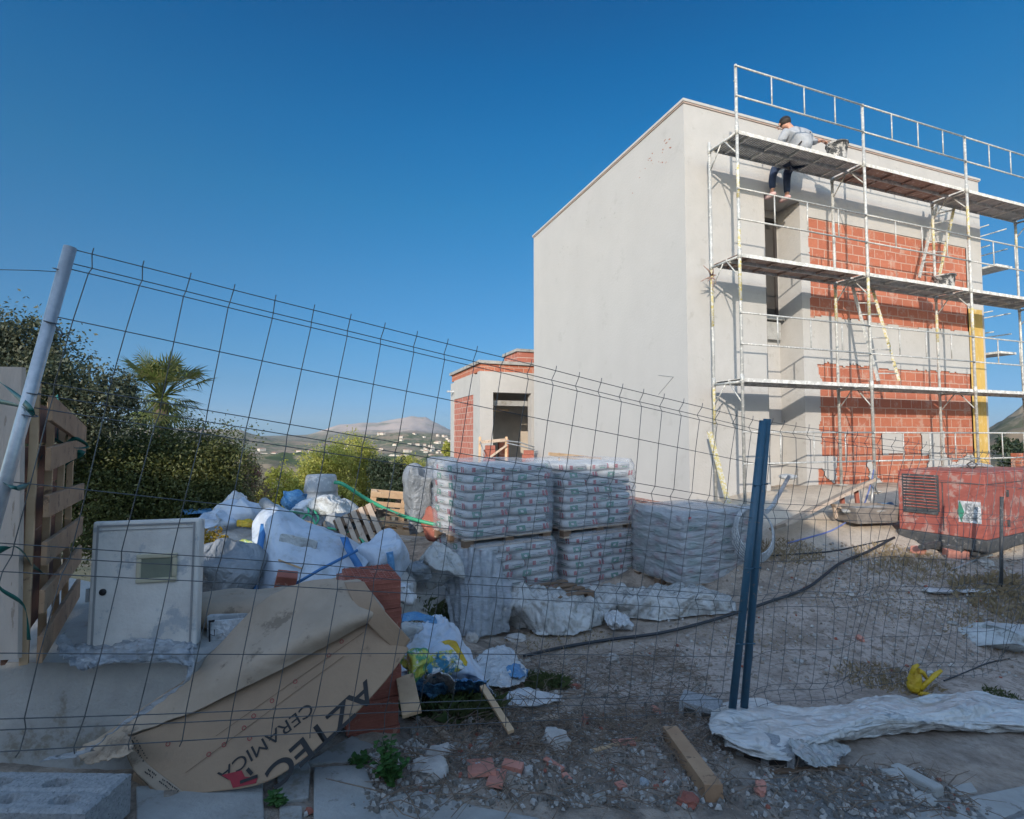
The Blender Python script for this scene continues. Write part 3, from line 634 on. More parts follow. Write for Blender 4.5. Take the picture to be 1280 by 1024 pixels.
# ---------------------------------------------------------------- far houses
g = random.Random(11)
hm = None
for k in range(95):
    if k < 40: px = g.uniform(300, 400); R_ = g.uniform(1150, 2100)
    elif k < 75: px = g.uniform(500, 562); R_ = g.uniform(1500, 2500)
    else: px = g.uniform(395, 560); R_ = g.uniform(1100, 2600)
    a = (px - 640) / 660; y = R_ / math.hypot(1, a); x = a * y; z = h1(x, y)
    w, d_, h_ = g.uniform(9, 24), g.uniform(9, 16), g.uniform(5, 10); rz = g.uniform(0, PI)
    mb = MB(); mb.box((0, 0, h_ / 2 - 1.5), (w, d_, h_ + 3))
    if g.random() < .7:
        e = .6; mb.add([(-w / 2 - e, -d_ / 2 - e, h_), (w / 2 + e, -d_ / 2 - e, h_), (w / 2 + e, d_ / 2 + e, h_), (-w / 2 - e, d_ / 2 + e, h_), (-w / 4, 0, h_ + 2.2), (w / 4, 0, h_ + 2.2)], [(0, 1, 5, 4), (1, 2, 5), (2, 3, 4, 5), (3, 0, 4), (3, 2, 1, 0)], 1)
    for q in range(3): mb.box((-w / 3 + q * w / 3, -d_ / 2, h_ * .5), (1.6, .3, 1.8), mi=2); mb.box((-w / 3 + q * w / 3, d_ / 2, h_ * .5), (1.6, .3, 1.8), mi=2)
    o = mb.build('distant_house', [X['farw'], X['roof'], X['glass']]); o.location = (x, y, z); o.rotation_euler = (0, 0, rz)
    tag(o, 'tiny pale house among the fields of the distant valley', 'house', 'distant houses in the valley')
# ================================================================ MAIN HOUSE
CX, CY = 3.13, 9.35; RZ = math.atan2(.351, .936); UX, UY = math.cos(RZ), math.sin(RZ)
ZR = E            # local z = relative to eye
def BW(u, v, z): return Vector((CX + u * UX - v * UY, CY + u * UY + v * UX, E + z))
house = thing('unfinished_house', 'big unfinished cube house, plain plaster side wall and scaffolded front with raw brick', 'house', (CX, CY, E), RZ)
def fb(u, z, s, seed): return float(fbm(np.array([u * s]), np.array([z * s]), 4, seed)[0])
def facade():
    UU, TOP, BOT = 8.58, 6.08, -1.9; c = .03
    us = np.arange(0, UU + 1e-6, c); us[-1] = UU; zs = np.arange(BOT, TOP + 1e-6, c); zs[-1] = TOP
    nu, nz = len(us), len(zs); uu, zz = np.meshgrid(us, zs); 
    uc = (uu[:-1, :-1] + uu[1:, 1:]) / 2; zc = (zz[:-1, :-1] + zz[1:, 1:]) / 2
    n1 = fbm(uc * 2.3, zc * 2.3, 5, 4) * .30; n2 = fbm(uc * 1.2, zc * 6, 4, 14) * .5; n3 = fbm(uc * 7, zc * 5, 3, 40) * .25
    edge = 3.06 + n1 * 1.2
    up = (uc > 3.02 + n1 * .35) & (uc < 8.0 + n1 * .15) & (zc > 2.40 + n1 * .5) & (zc < 4.40 + n1 * .12)
    lo = (uc > edge + .12) & (uc < 8.0 + n1 * .4) & (zc > -.42 + n1 * .3) & (zc < 1.44 + n2 * .22 + n3 * .5)
    p1 = (uc > 4.95 + n1 * .3) & (uc < 5.6 + n1 * .3) & (zc < .06 + n1 * .2)
    p2 = (uc > 6.2 + n1 * .3) & (uc < 6.95 + n1 * .3) & (zc < .08 + n1 * .2)
    base = (uc > 3.1) & (zc < -.40 + n1 * .4) & (fbm(uc * 1.5, zc * 1.5, 4, 77) > -.12)
    ye = (uc > 7.99) & (uc < 8.50) & (zc > -.75) & (zc < 2.97)
    rec = (uc > 1.87) & (uc < 2.79) & (zc < 4.68)
    brick = ((up | (lo & ~p1 & ~p2)) | base) & ~rec
    sp = (fbm(uc * 3, zc * 14, 4, 91) > .17) & ((zc > 5.35) & (zc < 5.9)) & (uc < 8)
    kind = np.where(rec, -1, np.where(ye, 2, np.where(brick, 1, 0)))
    idx = np.arange(nu * nz).reshape(nz, nu)
    Q = np.stack([idx[:-1, :-1], idx[:-1, 1:], idx[1:, 1:], idx[1:, :-1]], -1)
    def mk(name, k, yo, mat):
        q = Q[kind == k]; used = np.unique(q); mp = np.full(nu * nz, -1); mp[used] = np.arange(len(used))
        V = np.stack([uu.ravel()[used], np.full(len(used), yo), zz.ravel()[used]], 1)
        return npmesh(name, V, mp[q], mat, house, world=False)
    mk('front_wall', 0, 0.0, X['plaster2']); mk('brick_infill', 1, .016, X['brick']); mk('yellow_board', 2, -.012, X['yins'])
facade()
mb = MB()   # shell: left wall, recess, back, right, roof
B_, T_ = -1.9, 6.08
def quad(mb, a, b, c, d, mi=0): mb.add([a, b, c, d], [(0, 1, 2, 3)], mi)
quad(mb, (0, 0, B_), (0, 7.02, B_), (0, 7.02, T_), (0, 0, T_))
quad(mb, (8.58, 0, B_), (8.58, 7.02, B_), (8.58, 7.02, T_), (8.58, 0, T_))
quad(mb, (0, 7.02, B_), (8.58, 7.02, B_), (8.58, 7.02, T_), (0, 7.02, T_))
quad(mb, (0, 0, T_ - .02), (8.58, 0, T_ - .02), (8.58, 7.02, T_ - .02), (0, 7.02, T_ - .02))
mb.build('side_wall', X['plaster'], house, world=False, fix=False)
mb = MB()
quad(mb, (1.87, 0, B_), (1.87, .56, B_), (1.87, .56, 4.68), (1.87, 0, 4.68)); quad(mb, (2.79, 0, B_), (2.79, .56, B_), (2.79, .56, 4.68), (2.79, 0, 4.68))
quad(mb, (1.87, 0, 4.68), (2.79, 0, 4.68), (2.79, .56, 4.68), (1.87, .56, 4.68))
quad(mb, (1.87, .56, B_), (2.79, .56, B_), (2.79, .56, 4.68), (1.87, .56, 4.68))
mb.build('recess', X['plaster2'], house, world=False, fix=False)
mb = MB()      # tall window in the recess: frame ring proud of the recess back
for (x0, x1, z0, z1) in ((1.9, 1.96, 2.45, 4.5), (2.66, 2.72, 2.45, 4.5), (1.9, 2.72, 4.44, 4.5), (1.9, 2.72, 2.45, 2.52), (2.29, 2.33, 2.5, 4.45)):
    mb.box(((x0 + x1) / 2, .53, (z0 + z1) / 2), (x1 - x0, .05, z1 - z0))
wf = mb.build('window', X['frame'], house, world=False)
mb = MB(); mb.box((2.31, .548, 3.48), (.78, .012, 1.95)); mb.build('pane', X['dark'], wf, world=False)
mb = MB(); mb.box((2.31, .46, 2.38), (.86, .18, .06)); mb.box((2.31, .5, 2.14), (.8, .1, .36)); mb.build('sill', X['conc'], wf, world=False)
mb = MB()
for a, b in (((-.035, -.035), (8.615, .2)), ((-.035, .2), (.2, 7.055)), ((8.38, .2), (8.615, 7.055)), ((.2, 6.82), (8.38, 7.055))):
    mb.box(((a[0] + b[0]) / 2, (a[1] + b[1]) / 2, 6.12), (b[0] - a[0], b[1] - a[1], .05))
mb.build('parapet_cap', X['plaster2'], house, world=False)
mb = MB()
for a, b in (((-.02, -.02), (8.60, .15)), ((-.02, .15), (.15, 7.04))): mb.box(((a[0] + b[0]) / 2, (a[1] + b[1]) / 2, 6.082), (b[0] - a[0], b[1] - a[1], .024))
mb.build('tile_course', X['palet'], house, world=False)
# scratches and brick showing through high on the side wall
mb = MB(); g = random.Random(5)
for cu, cz, n in ((.75, 5.32, 16), (.9, 5.1, 5), (2.6, 4.75, 5), (2.9, 4.95, 4), (5.0, 4.85, 6), (5.6, 4.55, 5), (6.3, 4.75, 6), (3.9, 5.1, 3)):
    for k in range(n):
        v = cu + g.gauss(0, .3); z = cz + .16 + (v - cu) * -.12 + g.gauss(0, .07); w = g.uniform(.015, .06); h_ = g.uniform(.006, .02); t = g.uniform(-.3, .6)
        if v < .05: continue
        pts = []
        for q in range(7):
            a = q * 2 * PI / 7; rr = g.uniform(.5, 1); x_ = math.cos(a) * w * rr; z_ = math.sin(a) * h_ * rr; pts.append((-.003, v + x_ * math.cos(t) - z_ * math.sin(t), min(z + x_ * math.sin(t) + z_ * math.cos(t), 6.03)))
        mb.add(pts, [tuple(range(7))], 0 if cu < 1.2 else 1)
mb.build('plaster_damage', [X['terrad'], X['conc']], house, world=False, fix=False)
# pencil mark on wall
mb = MB()
pa, pb, pc = (0, .92, .98), (0, .42, 1.02), (0, .87, .62)
mb.tube([(-.004, .85, 1.17), (-.004, .40, 1.09)], .005, 4); mb.tube([(-.004, .40, 1.09), (-.004, .86, .80)], .005, 4); mb.build('charcoal_mark', X['greyp'], house, world=False)
# rust-red footing strip along side wall
mb = MB(); mb.box((-.10, 2.6, -1.33), (.22, 5.4, .16)); mb.build('footing', X['terrad'], house, world=False, bevel=.02)

# rear brick wing
wing = thing('brick_wing', 'low raw-brick wing with pale coping showing behind the left end of the big house', 'building', BW(0, 7.1, 0), RZ)
mb = MB()
for z0, z1, mi in ((2.2, 2.78, 0),):
    c0, c1 = (0.02, 7.1 - 7.1), (4.0, 2.6)
    mb.box((2.01, 2.0, (z0 + z1) / 2), (3.98, 1.3, z1 - z0))
mb.build('wall', X['bricky'], wing, world=False)
mb = MB(); mb.box((2.01, 2.0, 2.82), (4.1, 1.42, .09)); mb.build('coping', X['concl'], wing, world=False)

# ---- annex
AU, AV, AT = -1.356, 8.15, 2.40
annex = thing('annex_house', 'low plastered annex with dark doorway and brick band left of the big house', 'building', BW(AU, AV, 0), RZ)
def A(name, boxes, mat, bevel=0):
    mb = MB()
    for (x0, x1, y0, y1, z0, z1) in boxes: mb.box(((x0 + x1) / 2, (y0 + y1) / 2, (z0 + z1) / 2), (x1 - x0, y1 - y0, z1 - z0))
    return mb.build(name, mat, annex, world=False, bevel=bevel)
A('wall', [(0, .43, 0, .3, -2.5, 2.04), (.43, 4, 0, .3, 1.38, 2.04), (0, .3, .3, .75, -2.5, 1.98), (0, .3, 3.3, 3.6, -2.5, 1.98), (0, .3, .75, 3.3, 1.35, 2.04), (1.74, 4, 0, .3, -2.5, 1.38), (0, 4, 3.6, 3.8, -2.5, 1.98)], X['plaster2'])
A('brick_infill', [(.02, .28, .75, 3.3, -2.5, 1.35)], X['bricky'])
A('brick_band', [(.02, 4, .02, .25, 2.04, 2.28), (.02, .25, .25, 3.7, 2.04, 2.28)], X['brick'])
A('coping', [(-.06, 4, -.06, .35, 2.28, 2.38), (-.06, .35, .35, 3.8, 2.28, 2.38)], X['concl'])
A('roof', [(.35, 4, .35, 3.6, 2.0, 2.2)], X['conc'])
A('lintel', [(.5, 1.74, .32, .5, .98, 1.15)], X['concl'])
A('inner_wall', [(.36, .9, 1.5, 1.65, -2.5, 1.9), (.9, 4, 2.2, 2.35, -2.5, 1.9)], X['warmpl'])
A('floor', [(.36, 4, .3, 3.6, -1.6, -1.45)], X['conc'])
A('brick_parapet', [(.95, 1.28, .9, 1.05, -1.45, -.1)], X['brick'])
A('beam', [(.4, 1.3, .9, 1.0, .82, .9)], X['wood'])
A('drain_spout', [(-.25, 0, 3.3, 3.4, 1.62, 1.68)], X['white'])
# props and rail in the doorway
bar = thing('timber_barrier', 'improvised timber and cord barrier in front of the annex doorway', 'barrier', P(640, 590, 15.3))
mb = MB()
for px in (599, 632): mb.beam(P(px, 604, 15.4), P(px + 1, 546, 15.4), .07, .07)
mb.build('post', X['wood'], bar)
mb = MB(); mb.beam(P(598, 553, 15.35), P(632, 550, 15.35), .04, .09); mb.beam(P(612, 572, 15.3), P(634, 556, 15.3), .03, .06); mb.build('rail', X['woodg'], bar)
mb = MB(); mb.tube([P(633, 551, 15.3), P(650, 553, 15.3), P(668, 559, 15.3)], .02, 5); mb.tube([P(633, 554, 15.3), P(652, 558, 15.3), P(668, 562, 15.3)], .02, 5)
mb.tube([P(600, 552, 15.3), P(606, 568, 15.2), P(600, 585, 15.2), P(610, 598, 15.2)], .015, 5); mb.build('cord', X['greyt'], bar)
for px, py, s in ((612, 574, 0), (660, 580, 1)):
    mb = MB(); p_ = P(px, py, 15.5); mb.box(p_, (.35, .25, .55)); mb.box(p_ + Vector((.02, 0, .34)), (.3, .22, .12)); tag(mb.build('brick_pile', X['terra'], bevel=.01), 'small pile of orange bricks at the ' + ('left' if s == 0 else 'right') + ' jamb of the annex doorway', 'bricks')
# brown batons leaning at side wall base seen over the sacks
lath = MB(); lath.beam(P(686, 567, 9.2), P(751, 573, 10.0), .03, .045); lath.beam(P(686, 568, 9.2), P(745, 578, 9.9), .03, .035); lath.beam(P(699, 566, 9.4), P(699, 580, 9.4), .03, .03)
tag(lath.build('timber_lath', X['wood']), 'pair of thin brown laths held above the sack stacks against the white wall', 'lath')

# ================================================================ SCAFFOLD
US = [.26, 3.26, 6.26, 9.26]; VO, VI = -1.0, -.35; LV = [.94, 3.0, 5.08]
scaf = thing('scaffold', 'galvanised steel tube scaffold, three decks high, along the front of the house', 'scaffold', BW(.26, VO, -1.1), RZ)
def zg(u, v): p = BW(u, v, 0); return h1(p.x, p.y) - E
def ST(name, fn, mats='scaf', par=scaf):
    mb = MB(); fn(mb); return mb.build(name, X[mats] if isinstance(mats, str) else [X[k] for k in mats], par)
for i, u in enumerate(US):
    for v in (VO, VI):
        zb = zg(u, v); top = 6.18 if v == VO else 5.2
        def f(mb, u=u, v=v, zb=zb, top=top, i=i):
            marks = [zb + .05] + [l - .9 for l in LV] + [top]
            mb.tube([BW(u, v, zb + .03), BW(u, v, top)], .025, 10)
            ys = {0: [(1.9, 2.95) if v == VI else (2.2, 3.4), (.2, 1.0) if v == VI else (3.9, 4.5)], 1: [(2.2, 3.1)], 2: [(2.0, 2.6), (4.0, 4.7)], 3: [(4.4, 4.9)]}[i]
            for a, b in ys: mb.tube([BW(u, v, a), BW(u, v, b)], .0262, 10, 1)
            for l in LV: mb.tube([BW(u, v, l - .10), BW(u, v, l + .06)], .032, 10)
            for z in np.arange(zb + .5, top, .5): mb.tube([BW(u, v, z), BW(u - .05, v, z + .01)], .007, 5)
            mb.box(BW(u, v, zb + .02), (.15, .15, .015)); mb.tube([BW(u, v, zb + .02), BW(u, v, zb + .3)], .017, 8)
        ST('upright', f, ['scaf', 'yel'])
    for l in LV:
        def f(mb, u=u, l=l):
            mb.tube([BW(u, VI, l - .06), BW(u, VO, l - .06)], .022, 8)
            mb.tube([BW(u, VI, l - .42), BW(u, VI - .28, l - .07)], .012, 6); mb.tube([BW(u, VO, l - .42), BW(u, VO + .28, l - .07)], .012, 6)
        ST('cross_bar', f)
for i in range(3):
    u0, u1 = US[i], US[i + 1]
    for li, l in enumerate([-1.0] + LV):
        def f(mb, u0=u0, u1=u1, l=l):
            for z in (l + .55, l + 1.06): mb.tube([BW(u0 - .04, VO - .03, z), BW(u1 + .03, VO - .03, z)], .015, 7)
            for k in (1, 2, 3): mb.tube([BW(u0 + k * .75, VO - .03, l + .55), BW(u0 + k * .75, VO - .03, l + 1.06)], .012, 6)
        ST('guard_rail', f)
    for li, l in enumerate(LV):
        rust = (li == 2 and i == 1) or (li == 1 and i == 0)
        for s, v0 in enumerate((VO + .02, (VO + VI) / 2 + .01)):
            def f(mb, u0=u0, u1=u1, l=l, v0=v0, rust=rust):
                w = .30; a, b = u0 + .03, u1 - .03; c = Vector(((a + b) / 2, v0 + w / 2, 0)); R_ = Matrix.Rotation(RZ, 3, 'Z')
                def bx(uc, vc, zc, su, sv, sz, mi=0): mb.box(BW(uc, vc, zc), (su, sv, sz), R_, mi)
                bx((a + b) / 2, v0 + w / 2, l - .006, b - a, w - .012, .008, 1 if rust else 0)
                bx((a + b) / 2, v0 + .004, l - .027, b - a, .006, .062); bx((a + b) / 2, v0 + w - .004, l - .027, b - a, .006, .062)
                for k in range(5): bx(a + (k + .5) * (b - a) / 5, v0 + w / 2, l - .03, .03, w - .02, .03, 1 if rust else 0)
                if not rust:
                    for q in range(58): bx(a + .05 * (q + .8), v0 + w / 2, l - .013, .012, w - .03, .006, 2)
            ST('deck', f, ['deck', 'deckr', 'greyt'])
# return run beyond the right end
def f(mb):
    for (u, v) in ((8.95, 1.3), (9.6, 1.3), (8.95, 3.9), (9.6, 3.9)): mb.tube([BW(u, v, zg(u, v)), BW(u, v, 5.1)], .025, 8)
ST('upright', f)
for l in (1.98, 4.08):
    def f(mb, l=l): mb.box(BW(9.27, 1.9, l), (.62, 4.0, .05), Matrix.Rotation(RZ, 3, 'Z'))
    ST('deck', f, 'deck')
    def f(mb, l=l):
        for z in (.5, 1.0):
            mb.tube([BW(8.93, .0, l + z), BW(8.93, 3.9, l + z)], .015, 6); mb.tube([BW(9.63, .0, l + z), BW(9.63, 3.9, l + z)], .015, 6)
        for v in (.7, 1.4, 2.1): mb.tube([BW(8.93, v, l + .5), BW(8.93, v, l + 1)], .012, 6)
    ST('guard_rail', f)
# ladders
def ladder(label, a0, a1, b0, b1, n, ms, rw=.035):
    t = thing('ladder', label, 'ladder', a0)
    for q, (s, e) in enumerate(((a0, a1), (b0, b1))):
        mb = MB(); mb.beam(s, e, rw, rw * 1.4); mb.build('side_rail', X[ms[q]], t)
    for k in range(n):
        f_ = (k + .6) / n; mb = MB(); mb.tube([a0.lerp(a1, f_), b0.lerp(b1, f_)], .013, 6); mb.build('rung', X['scaf'], t)
ladder('grey ladder leaning up to the top deck beside the mortar bucket', P(1149, 347, 11.1), P(1172, 252, 11.35), P(1173, 350, 11.25), P(1196, 244, 11.5), 8, ('scaf', 'yel'))
ladder('ladder with one yellow rail standing between the lower two decks', P(1098, 476, 10.0), P(1062, 345, 10.35), P(1124, 476, 10.2), P(1086, 345, 10.5), 9, ('scaf', 'yel'))
# buckets
def bucket(label, c, r=.17, h=.32, mat='bucket'):
    t = thing('bucket', label, 'bucket', c)
    mb = MB(); mb.lathe(c, [(0, 0), (r * .78, 0), (r * .8, .02), (r, h), (r * 1.06, h), (r * 1.06, h - .03), (r * .99, h - .03), (r * .96, h), (r * .76, .03), (0, .03)], 24); mb.build('tub', X[mat], t)
    mb = MB(); mb.tube([c + Vector((r * math.cos(a) * 1.05, -.02 - .05 * math.sin(a), h - .02 - .12 * math.sin(a))) for a in np.linspace(0, PI, 12)], .005, 5); mb.build('handle', X['scaf'], t)
    return t
bucket('plaster-splashed black bucket on the top deck beside the seated worker', BW(2.78, -.84, 5.082), .18, .32)
bucket('mortar-crusted bucket on the middle deck near the right scaffold post', BW(5.92, -.72, 3.002), .19, .30)
# broken branch wedge tied to scaffold, left end of middle deck
mb = MB(); g = random.Random(3)
c = BW(.26, VI, 2.78)
for k in range(12):
    d = Vector((g.uniform(-1, .5), g.uniform(-.6, .4), g.uniform(-.8, .9))); mb.tube([c, c + d * .12, c + d * g.uniform(.15, .34) + Vector((-.03, 0, -.04))], [.016, .012, .006], 5)
tag(mb.build('rag_bundle', X['deckr']), 'ragged brown bundle knotted to the left post at the middle deck', 'rag')
# yellow plank leaning at left post
mb = MB(); mb.beam(P(887, 540, 9.15), P(915, 646, 8.7), .09, .03); tag(mb.build('plank', X['yel']), 'narrow yellow board leaning on the left scaffold post', 'plank')

# ================================================================ WORKER
def skin_obj(name, chains, mat, parent, sub=2):
    """chains: list of lists of (Vector, radius); later chains branch from an index of the first"""
    vs, es, rs = [], [], []
    for ch in chains:
        prev = ch[0] if isinstance(ch[0], int) else None
        for it in (ch[1:] if prev is not None else ch):
            vs.append(it[0]); rs.append(it[1]); k = len(vs) - 1
            if prev is not None: es.append((prev, k))
            prev = k
    me = bpy.data.meshes.new(name); Mi = MATX[parent.name].inverted()
    me.from_pydata([tuple(Mi @ v) for v in vs], es, []); o = bpy.data.objects.new(name, me); COL.objects.link(o); o.parent = parent; MATX[o.name] = MATX[parent.name]
    me.materials.append(mat)
    s = o.modifiers.new('skin', 'SKIN'); s.use_smooth_shade = True
    for q, r in zip(me.skin_vertices[0].data, rs): q.radius = (r, r) if not hasattr(r, '__len__') else r
    me.skin_vertices[0].data[0].use_root = True
    u = o.modifiers.new('sub', 'SUBSURF'); u.levels = sub; u.render_levels = sub
    return o
wk = thing('person', 'worker in grey shirt and dark jeans seated on the top scaffold deck', 'person', BW(2.12, -.58, 5.09), RZ)
def W_(u, v, z): return BW(2.12 + u, -.58 + v, 5.09 + z)
hip = W_(0, 0, .12)
hd = W_(-.13, .02, .80)
# body (skin): torso core, head, arms, legs in one surface
body = [[(hip, .11), (W_(.0, 0, .32), .12), (W_(-.02, .03, .52), .13), (W_(-.07, .07, .63), .06), (W_(-.10, .09, .69), .052)],
        [4, (W_(-.14, .13, .72), .085), (W_(-.165, .17, .80), .082)],
        [2, (W_(-.24, .04, .50), .055), (W_(-.31, .12, .28), .044), (W_(-.22, .28, .18), .032), (W_(-.18, .33, .15), .026)],
        [2, (W_(.19, .02, .53), .055), (W_(.34, -.05, .40), .044), (W_(.45, -.12, .42), .030), (W_(.50, -.14, .39), .026)],
        [0, (W_(-.10, .10, .07), .075), (W_(-.15, .42, .04), .06), (W_(-.18, .44, -.38), .042), (W_(-.18, .47, -.44), .036), (W_(-.20, .55, -.46), .028)],
        [0, (W_(.10, .10, .07), .075), (W_(.17, .42, .04), .06), (W_(.19, .44, -.40), .042), (W_(.19, .47, -.46), .036), (W_(.18, .55, -.48), .028)]]
bo = skin_obj('body', body, X['skin'], wk)
fin = []
for b, dr in ((W_(.50, -.14, .39), Vector((.06, -.01, -.045))), (W_(-.18, .33, .15), Vector((.03, .05, -.04)))):
    pp = dr.cross(Vector((0, 0, 1))).normalized()
    for k in range(5):
        o_ = pp * (k - 2) * .017; l_ = (.75, .95, 1.05, 1.0, .7)[k]
        fin.append((b + o_, b + o_ + dr * l_ * .6, b + o_ + dr * l_ + Vector((0, 0, -.02))))
mb = MB()
for f3 in fin: mb.tube(f3, [.010, .009, .007], 6)
mb.build('fingers', X['skin'], wk)
skin_obj('shirt', [[(W_(.02, -.01, .08), (.28, .17)), (W_(.01, -.01, .30), (.27, .17)), (W_(-.02, .02, .50), (.255, .16)), (W_(-.06, .06, .62), (.10, .085))],
                   [2, (W_(-.27, .03, .50), .095), (W_(-.34, .10, .32), .080)], [2, (W_(.24, .01, .53), .095), (W_(.33, -.04, .40), .068), (W_(.41, -.09, .41), .05)]], X['shirt'], wk)
skin_obj('trousers', [[(hip - Vector((0, 0, .04)), .17), ], [0, (W_(-.10, .10, .06), .11), (W_(-.15, .40, .04), .085), (W_(-.18, .44, -.15), .068), (W_(-.18, .44, -.38), .06)],
                      [0, (W_(.10, .10, .06), .11), (W_(.17, .40, .04), .085), (W_(.19, .44, -.15), .068), (W_(.19, .44, -.40), .06)]], X['jeans'], wk)
for s, x in ((0, -.18), (1, .19)):
    vs, fs = blob(W_(x, .50, -.47), (.10, .27, .10), RZ, .004, 6, s, .75, 20, 12); MB().add(vs, fs, 0, True).build('shoe', X['shoe'], wk)
vs, fs = blob(W_(-.155, .145, .80), (.20, .215, .20), 0, .010, 12, 3, .95, 28, 16); MB().add(vs, fs, 0, True).build('hair', X['hair'], wk)
mb = MB(); c = W_(-.165, .16, .75)   # face towards the wall, turned left
mb.tube([c + Vector((-.07, .06, .0)), c + Vector((-.10, .085, -.02)), c + Vector((-.075, .065, -.03))], [.008, .014, .008], 6)
for a in (-.03, .035): mb.lathe(c + Vector((-.068 + a * .6, .058 + a * .8, .02)), [(0, -.008), (.010, 0), (0, .008)], 8)
mb.lathe(c + Vector((-.085, -.01, 0)), [(0, -.03), (.016, -.01), (.018, .01), (0, .03)], 8)
mb.box(c + Vector((-.068, .058, -.055)), (.03, .03, .006)); mb.build('face', X['skin'], wk)
mb = MB()
mb.tube([W_(-.14, .0, .60), W_(-.02, -.165, .46), W_(.06, -.175, .40)], .016, 6); mb.tube([W_(.12, .0, .60), W_(.11, -.165, .48), W_(.06, -.175, .40)], .016, 6)
mb.tube([W_(.22, -.10, .44), W_(.06, -.185, .40), W_(-.14, -.17, .24), W_(-.20, -.08, .12)], .015, 6); mb.build('harness', X['hair'], wk)

# ================================================================ GENERATOR
GC = Vector((6.10, 6.85)); ld = Vector((-.49, .872)); rd = Vector((.872, .49))
gz = E - 1.62
gen = thing('site_generator', 'battered red generator with louvred end beside the scaffold foot', 'generator', (GC.x, GC.y, gz), math.atan2(rd.y, rd.x))
GX = Matrix.Identity(4)
def gl(name, fn, mats, bevel=0, par=gen):
    mb = MB(); fn(mb); return mb.build(name, mats, par, world=False, bevel=bevel)
# local x along long side (right), y along left end, z up
gl('body', lambda m: (m.box((1.05, .5, .70), (2.1, 1.0, .84)), m.box((1.05, .5, 1.13), (2.06, .96, .02))), X['gen'], .03)
gl('chassis', lambda m: (m.box((1.05, .5, .20), (2.14, 1.04, .16)), m.box((1.05, .5, .09), (2.0, .8, .10)), m.box((-.02, .5, .12), (.1, .5, .1))), X['genb'], .02)
gl('louvre', lambda m: [m.box((-.012, .72, .62 + k * .042), (.03, .40, .012), Euler((0, .5, 0)).to_matrix()) for k in range(11)] + [m.box((-.004, .72, .83), (.012, .44, .50), mi=1)] + [m.box((-.018, .72, .56), (.012, .42, .045), mi=1)], [X['gen'], X['genb']])
gl('side_panel', lambda m: (m.box((1.0, -.008, .66), (.9, .012, .60)), m.box((1.0, -.018, .9), (.12, .02, .03))), X['gen'], .008)
gl('lifting_eye', lambda m: m.tube([(1.05, .5, 1.13), (1.05, .44, 1.2), (1.05, .5, 1.25), (1.05, .56, 1.2), (1.05, .5, 1.13)], .012, 6), X['genb'])
gl('tow_bar', lambda m: (m.box((-.25, .5, .16), (.5, .06, .06)), m.tube([(-.5, .5, .16), (-.56, .5, .16)], .035, 8)), X['genb'])
gl('latch', lambda m: [m.box((x, -.02, z), (.05, .02, .09)) for x in (.62, 1.38) for z in (.45, .85)], X['genb'])
gl('seam', lambda m: (m.box((-.003, .5, .99), (.008, .98, .008)), m.box((1.05, -.003, .99), (2.0, .008, .008)), m.box((-.003, .46, .66), (.008, .008, .66))), X['genb'])
st = gl('sticker', lambda m: (m.box((-.004, .17, .62), (.006, .24, .28)), m.add([(-.010, .27, .76), (-.010, .30, .62), (-.010, .26, .47), (-.010, .225, .62)], [(0, 1, 2, 3)], 1)), [X['white'], X['green']])
def text_mesh(name, s, size, mat, parent, Mx, bold=0.0, extrude=0.0, sx=1.0, font_off=0.0):
    cu = bpy.data.curves.new(name, 'FONT'); cu.body = s; cu.size = size; cu.align_x = 'LEFT'; cu.offset = font_off; cu.extrude = extrude
    o = bpy.data.objects.new(name + '_tmp', cu); COL.objects.link(o)
    bpy.context.view_layer.update(); dg = bpy.context.evaluated_depsgraph_get()
    me = bpy.data.meshes.new_from_object(o.evaluated_get(dg)); bpy.data.objects.remove(o)
    Mi = MATX[parent.name].inverted() if parent is not None else Matrix.Identity(4)
    for v in me.vertices: v.co = Mi @ (Mx @ Vector((v.co.x * sx, v.co.y, v.co.z)))
    me.materials.clear(); me.materials.append(mat); me.name = name
    q = bpy.data.objects.new(name, me); COL.objects.link(q); q.parent = parent; MATX[q.name] = MATX[parent.name] if parent is not None else Matrix.Identity(4)
    return q
Mg = MATX[gen.name]
def face_tx(y0, z0): return Mg @ Matrix.Translation((-.012, y0, z0)) @ Matrix(((0, 0, -1, 0), (-1, 0, 0, 0), (0, 1, 0, 0), (0, 0, 0, 1)))
tx = text_mesh('lettering', 'ISA', .13, X['greyp'], gen, face_tx(.215, .64), sx=.75, font_off=.003); tx.parent = st
tx = text_mesh('lettering', 'SM', .12, X['greyp'], gen, face_tx(.205, .51), sx=.8, font_off=.003); tx.parent = st
# plaster bags on top, bricks under
vs, fs = blob(P(1212, 584, 8.2), (.8, .4, .12), .4, .05, 5, 4, .9); tag(MB().add(vs, fs, 0, True).build('plastic_sheet', X['sheet'], world=False), 'crumpled clear plastic lying behind the top of the red generator', 'plastic')
# ground stake by generator
mb = MB(); b = P(1249, 690, 6.3); mb.tube([Vector((b.x, b.y, h1(b.x, b.y) - .05)), P(1252, 621, 6.35)], .018, 8); tag(mb.build('iron_stake', X['genb']), 'dark iron stake standing in front of the red generator', 'stake')
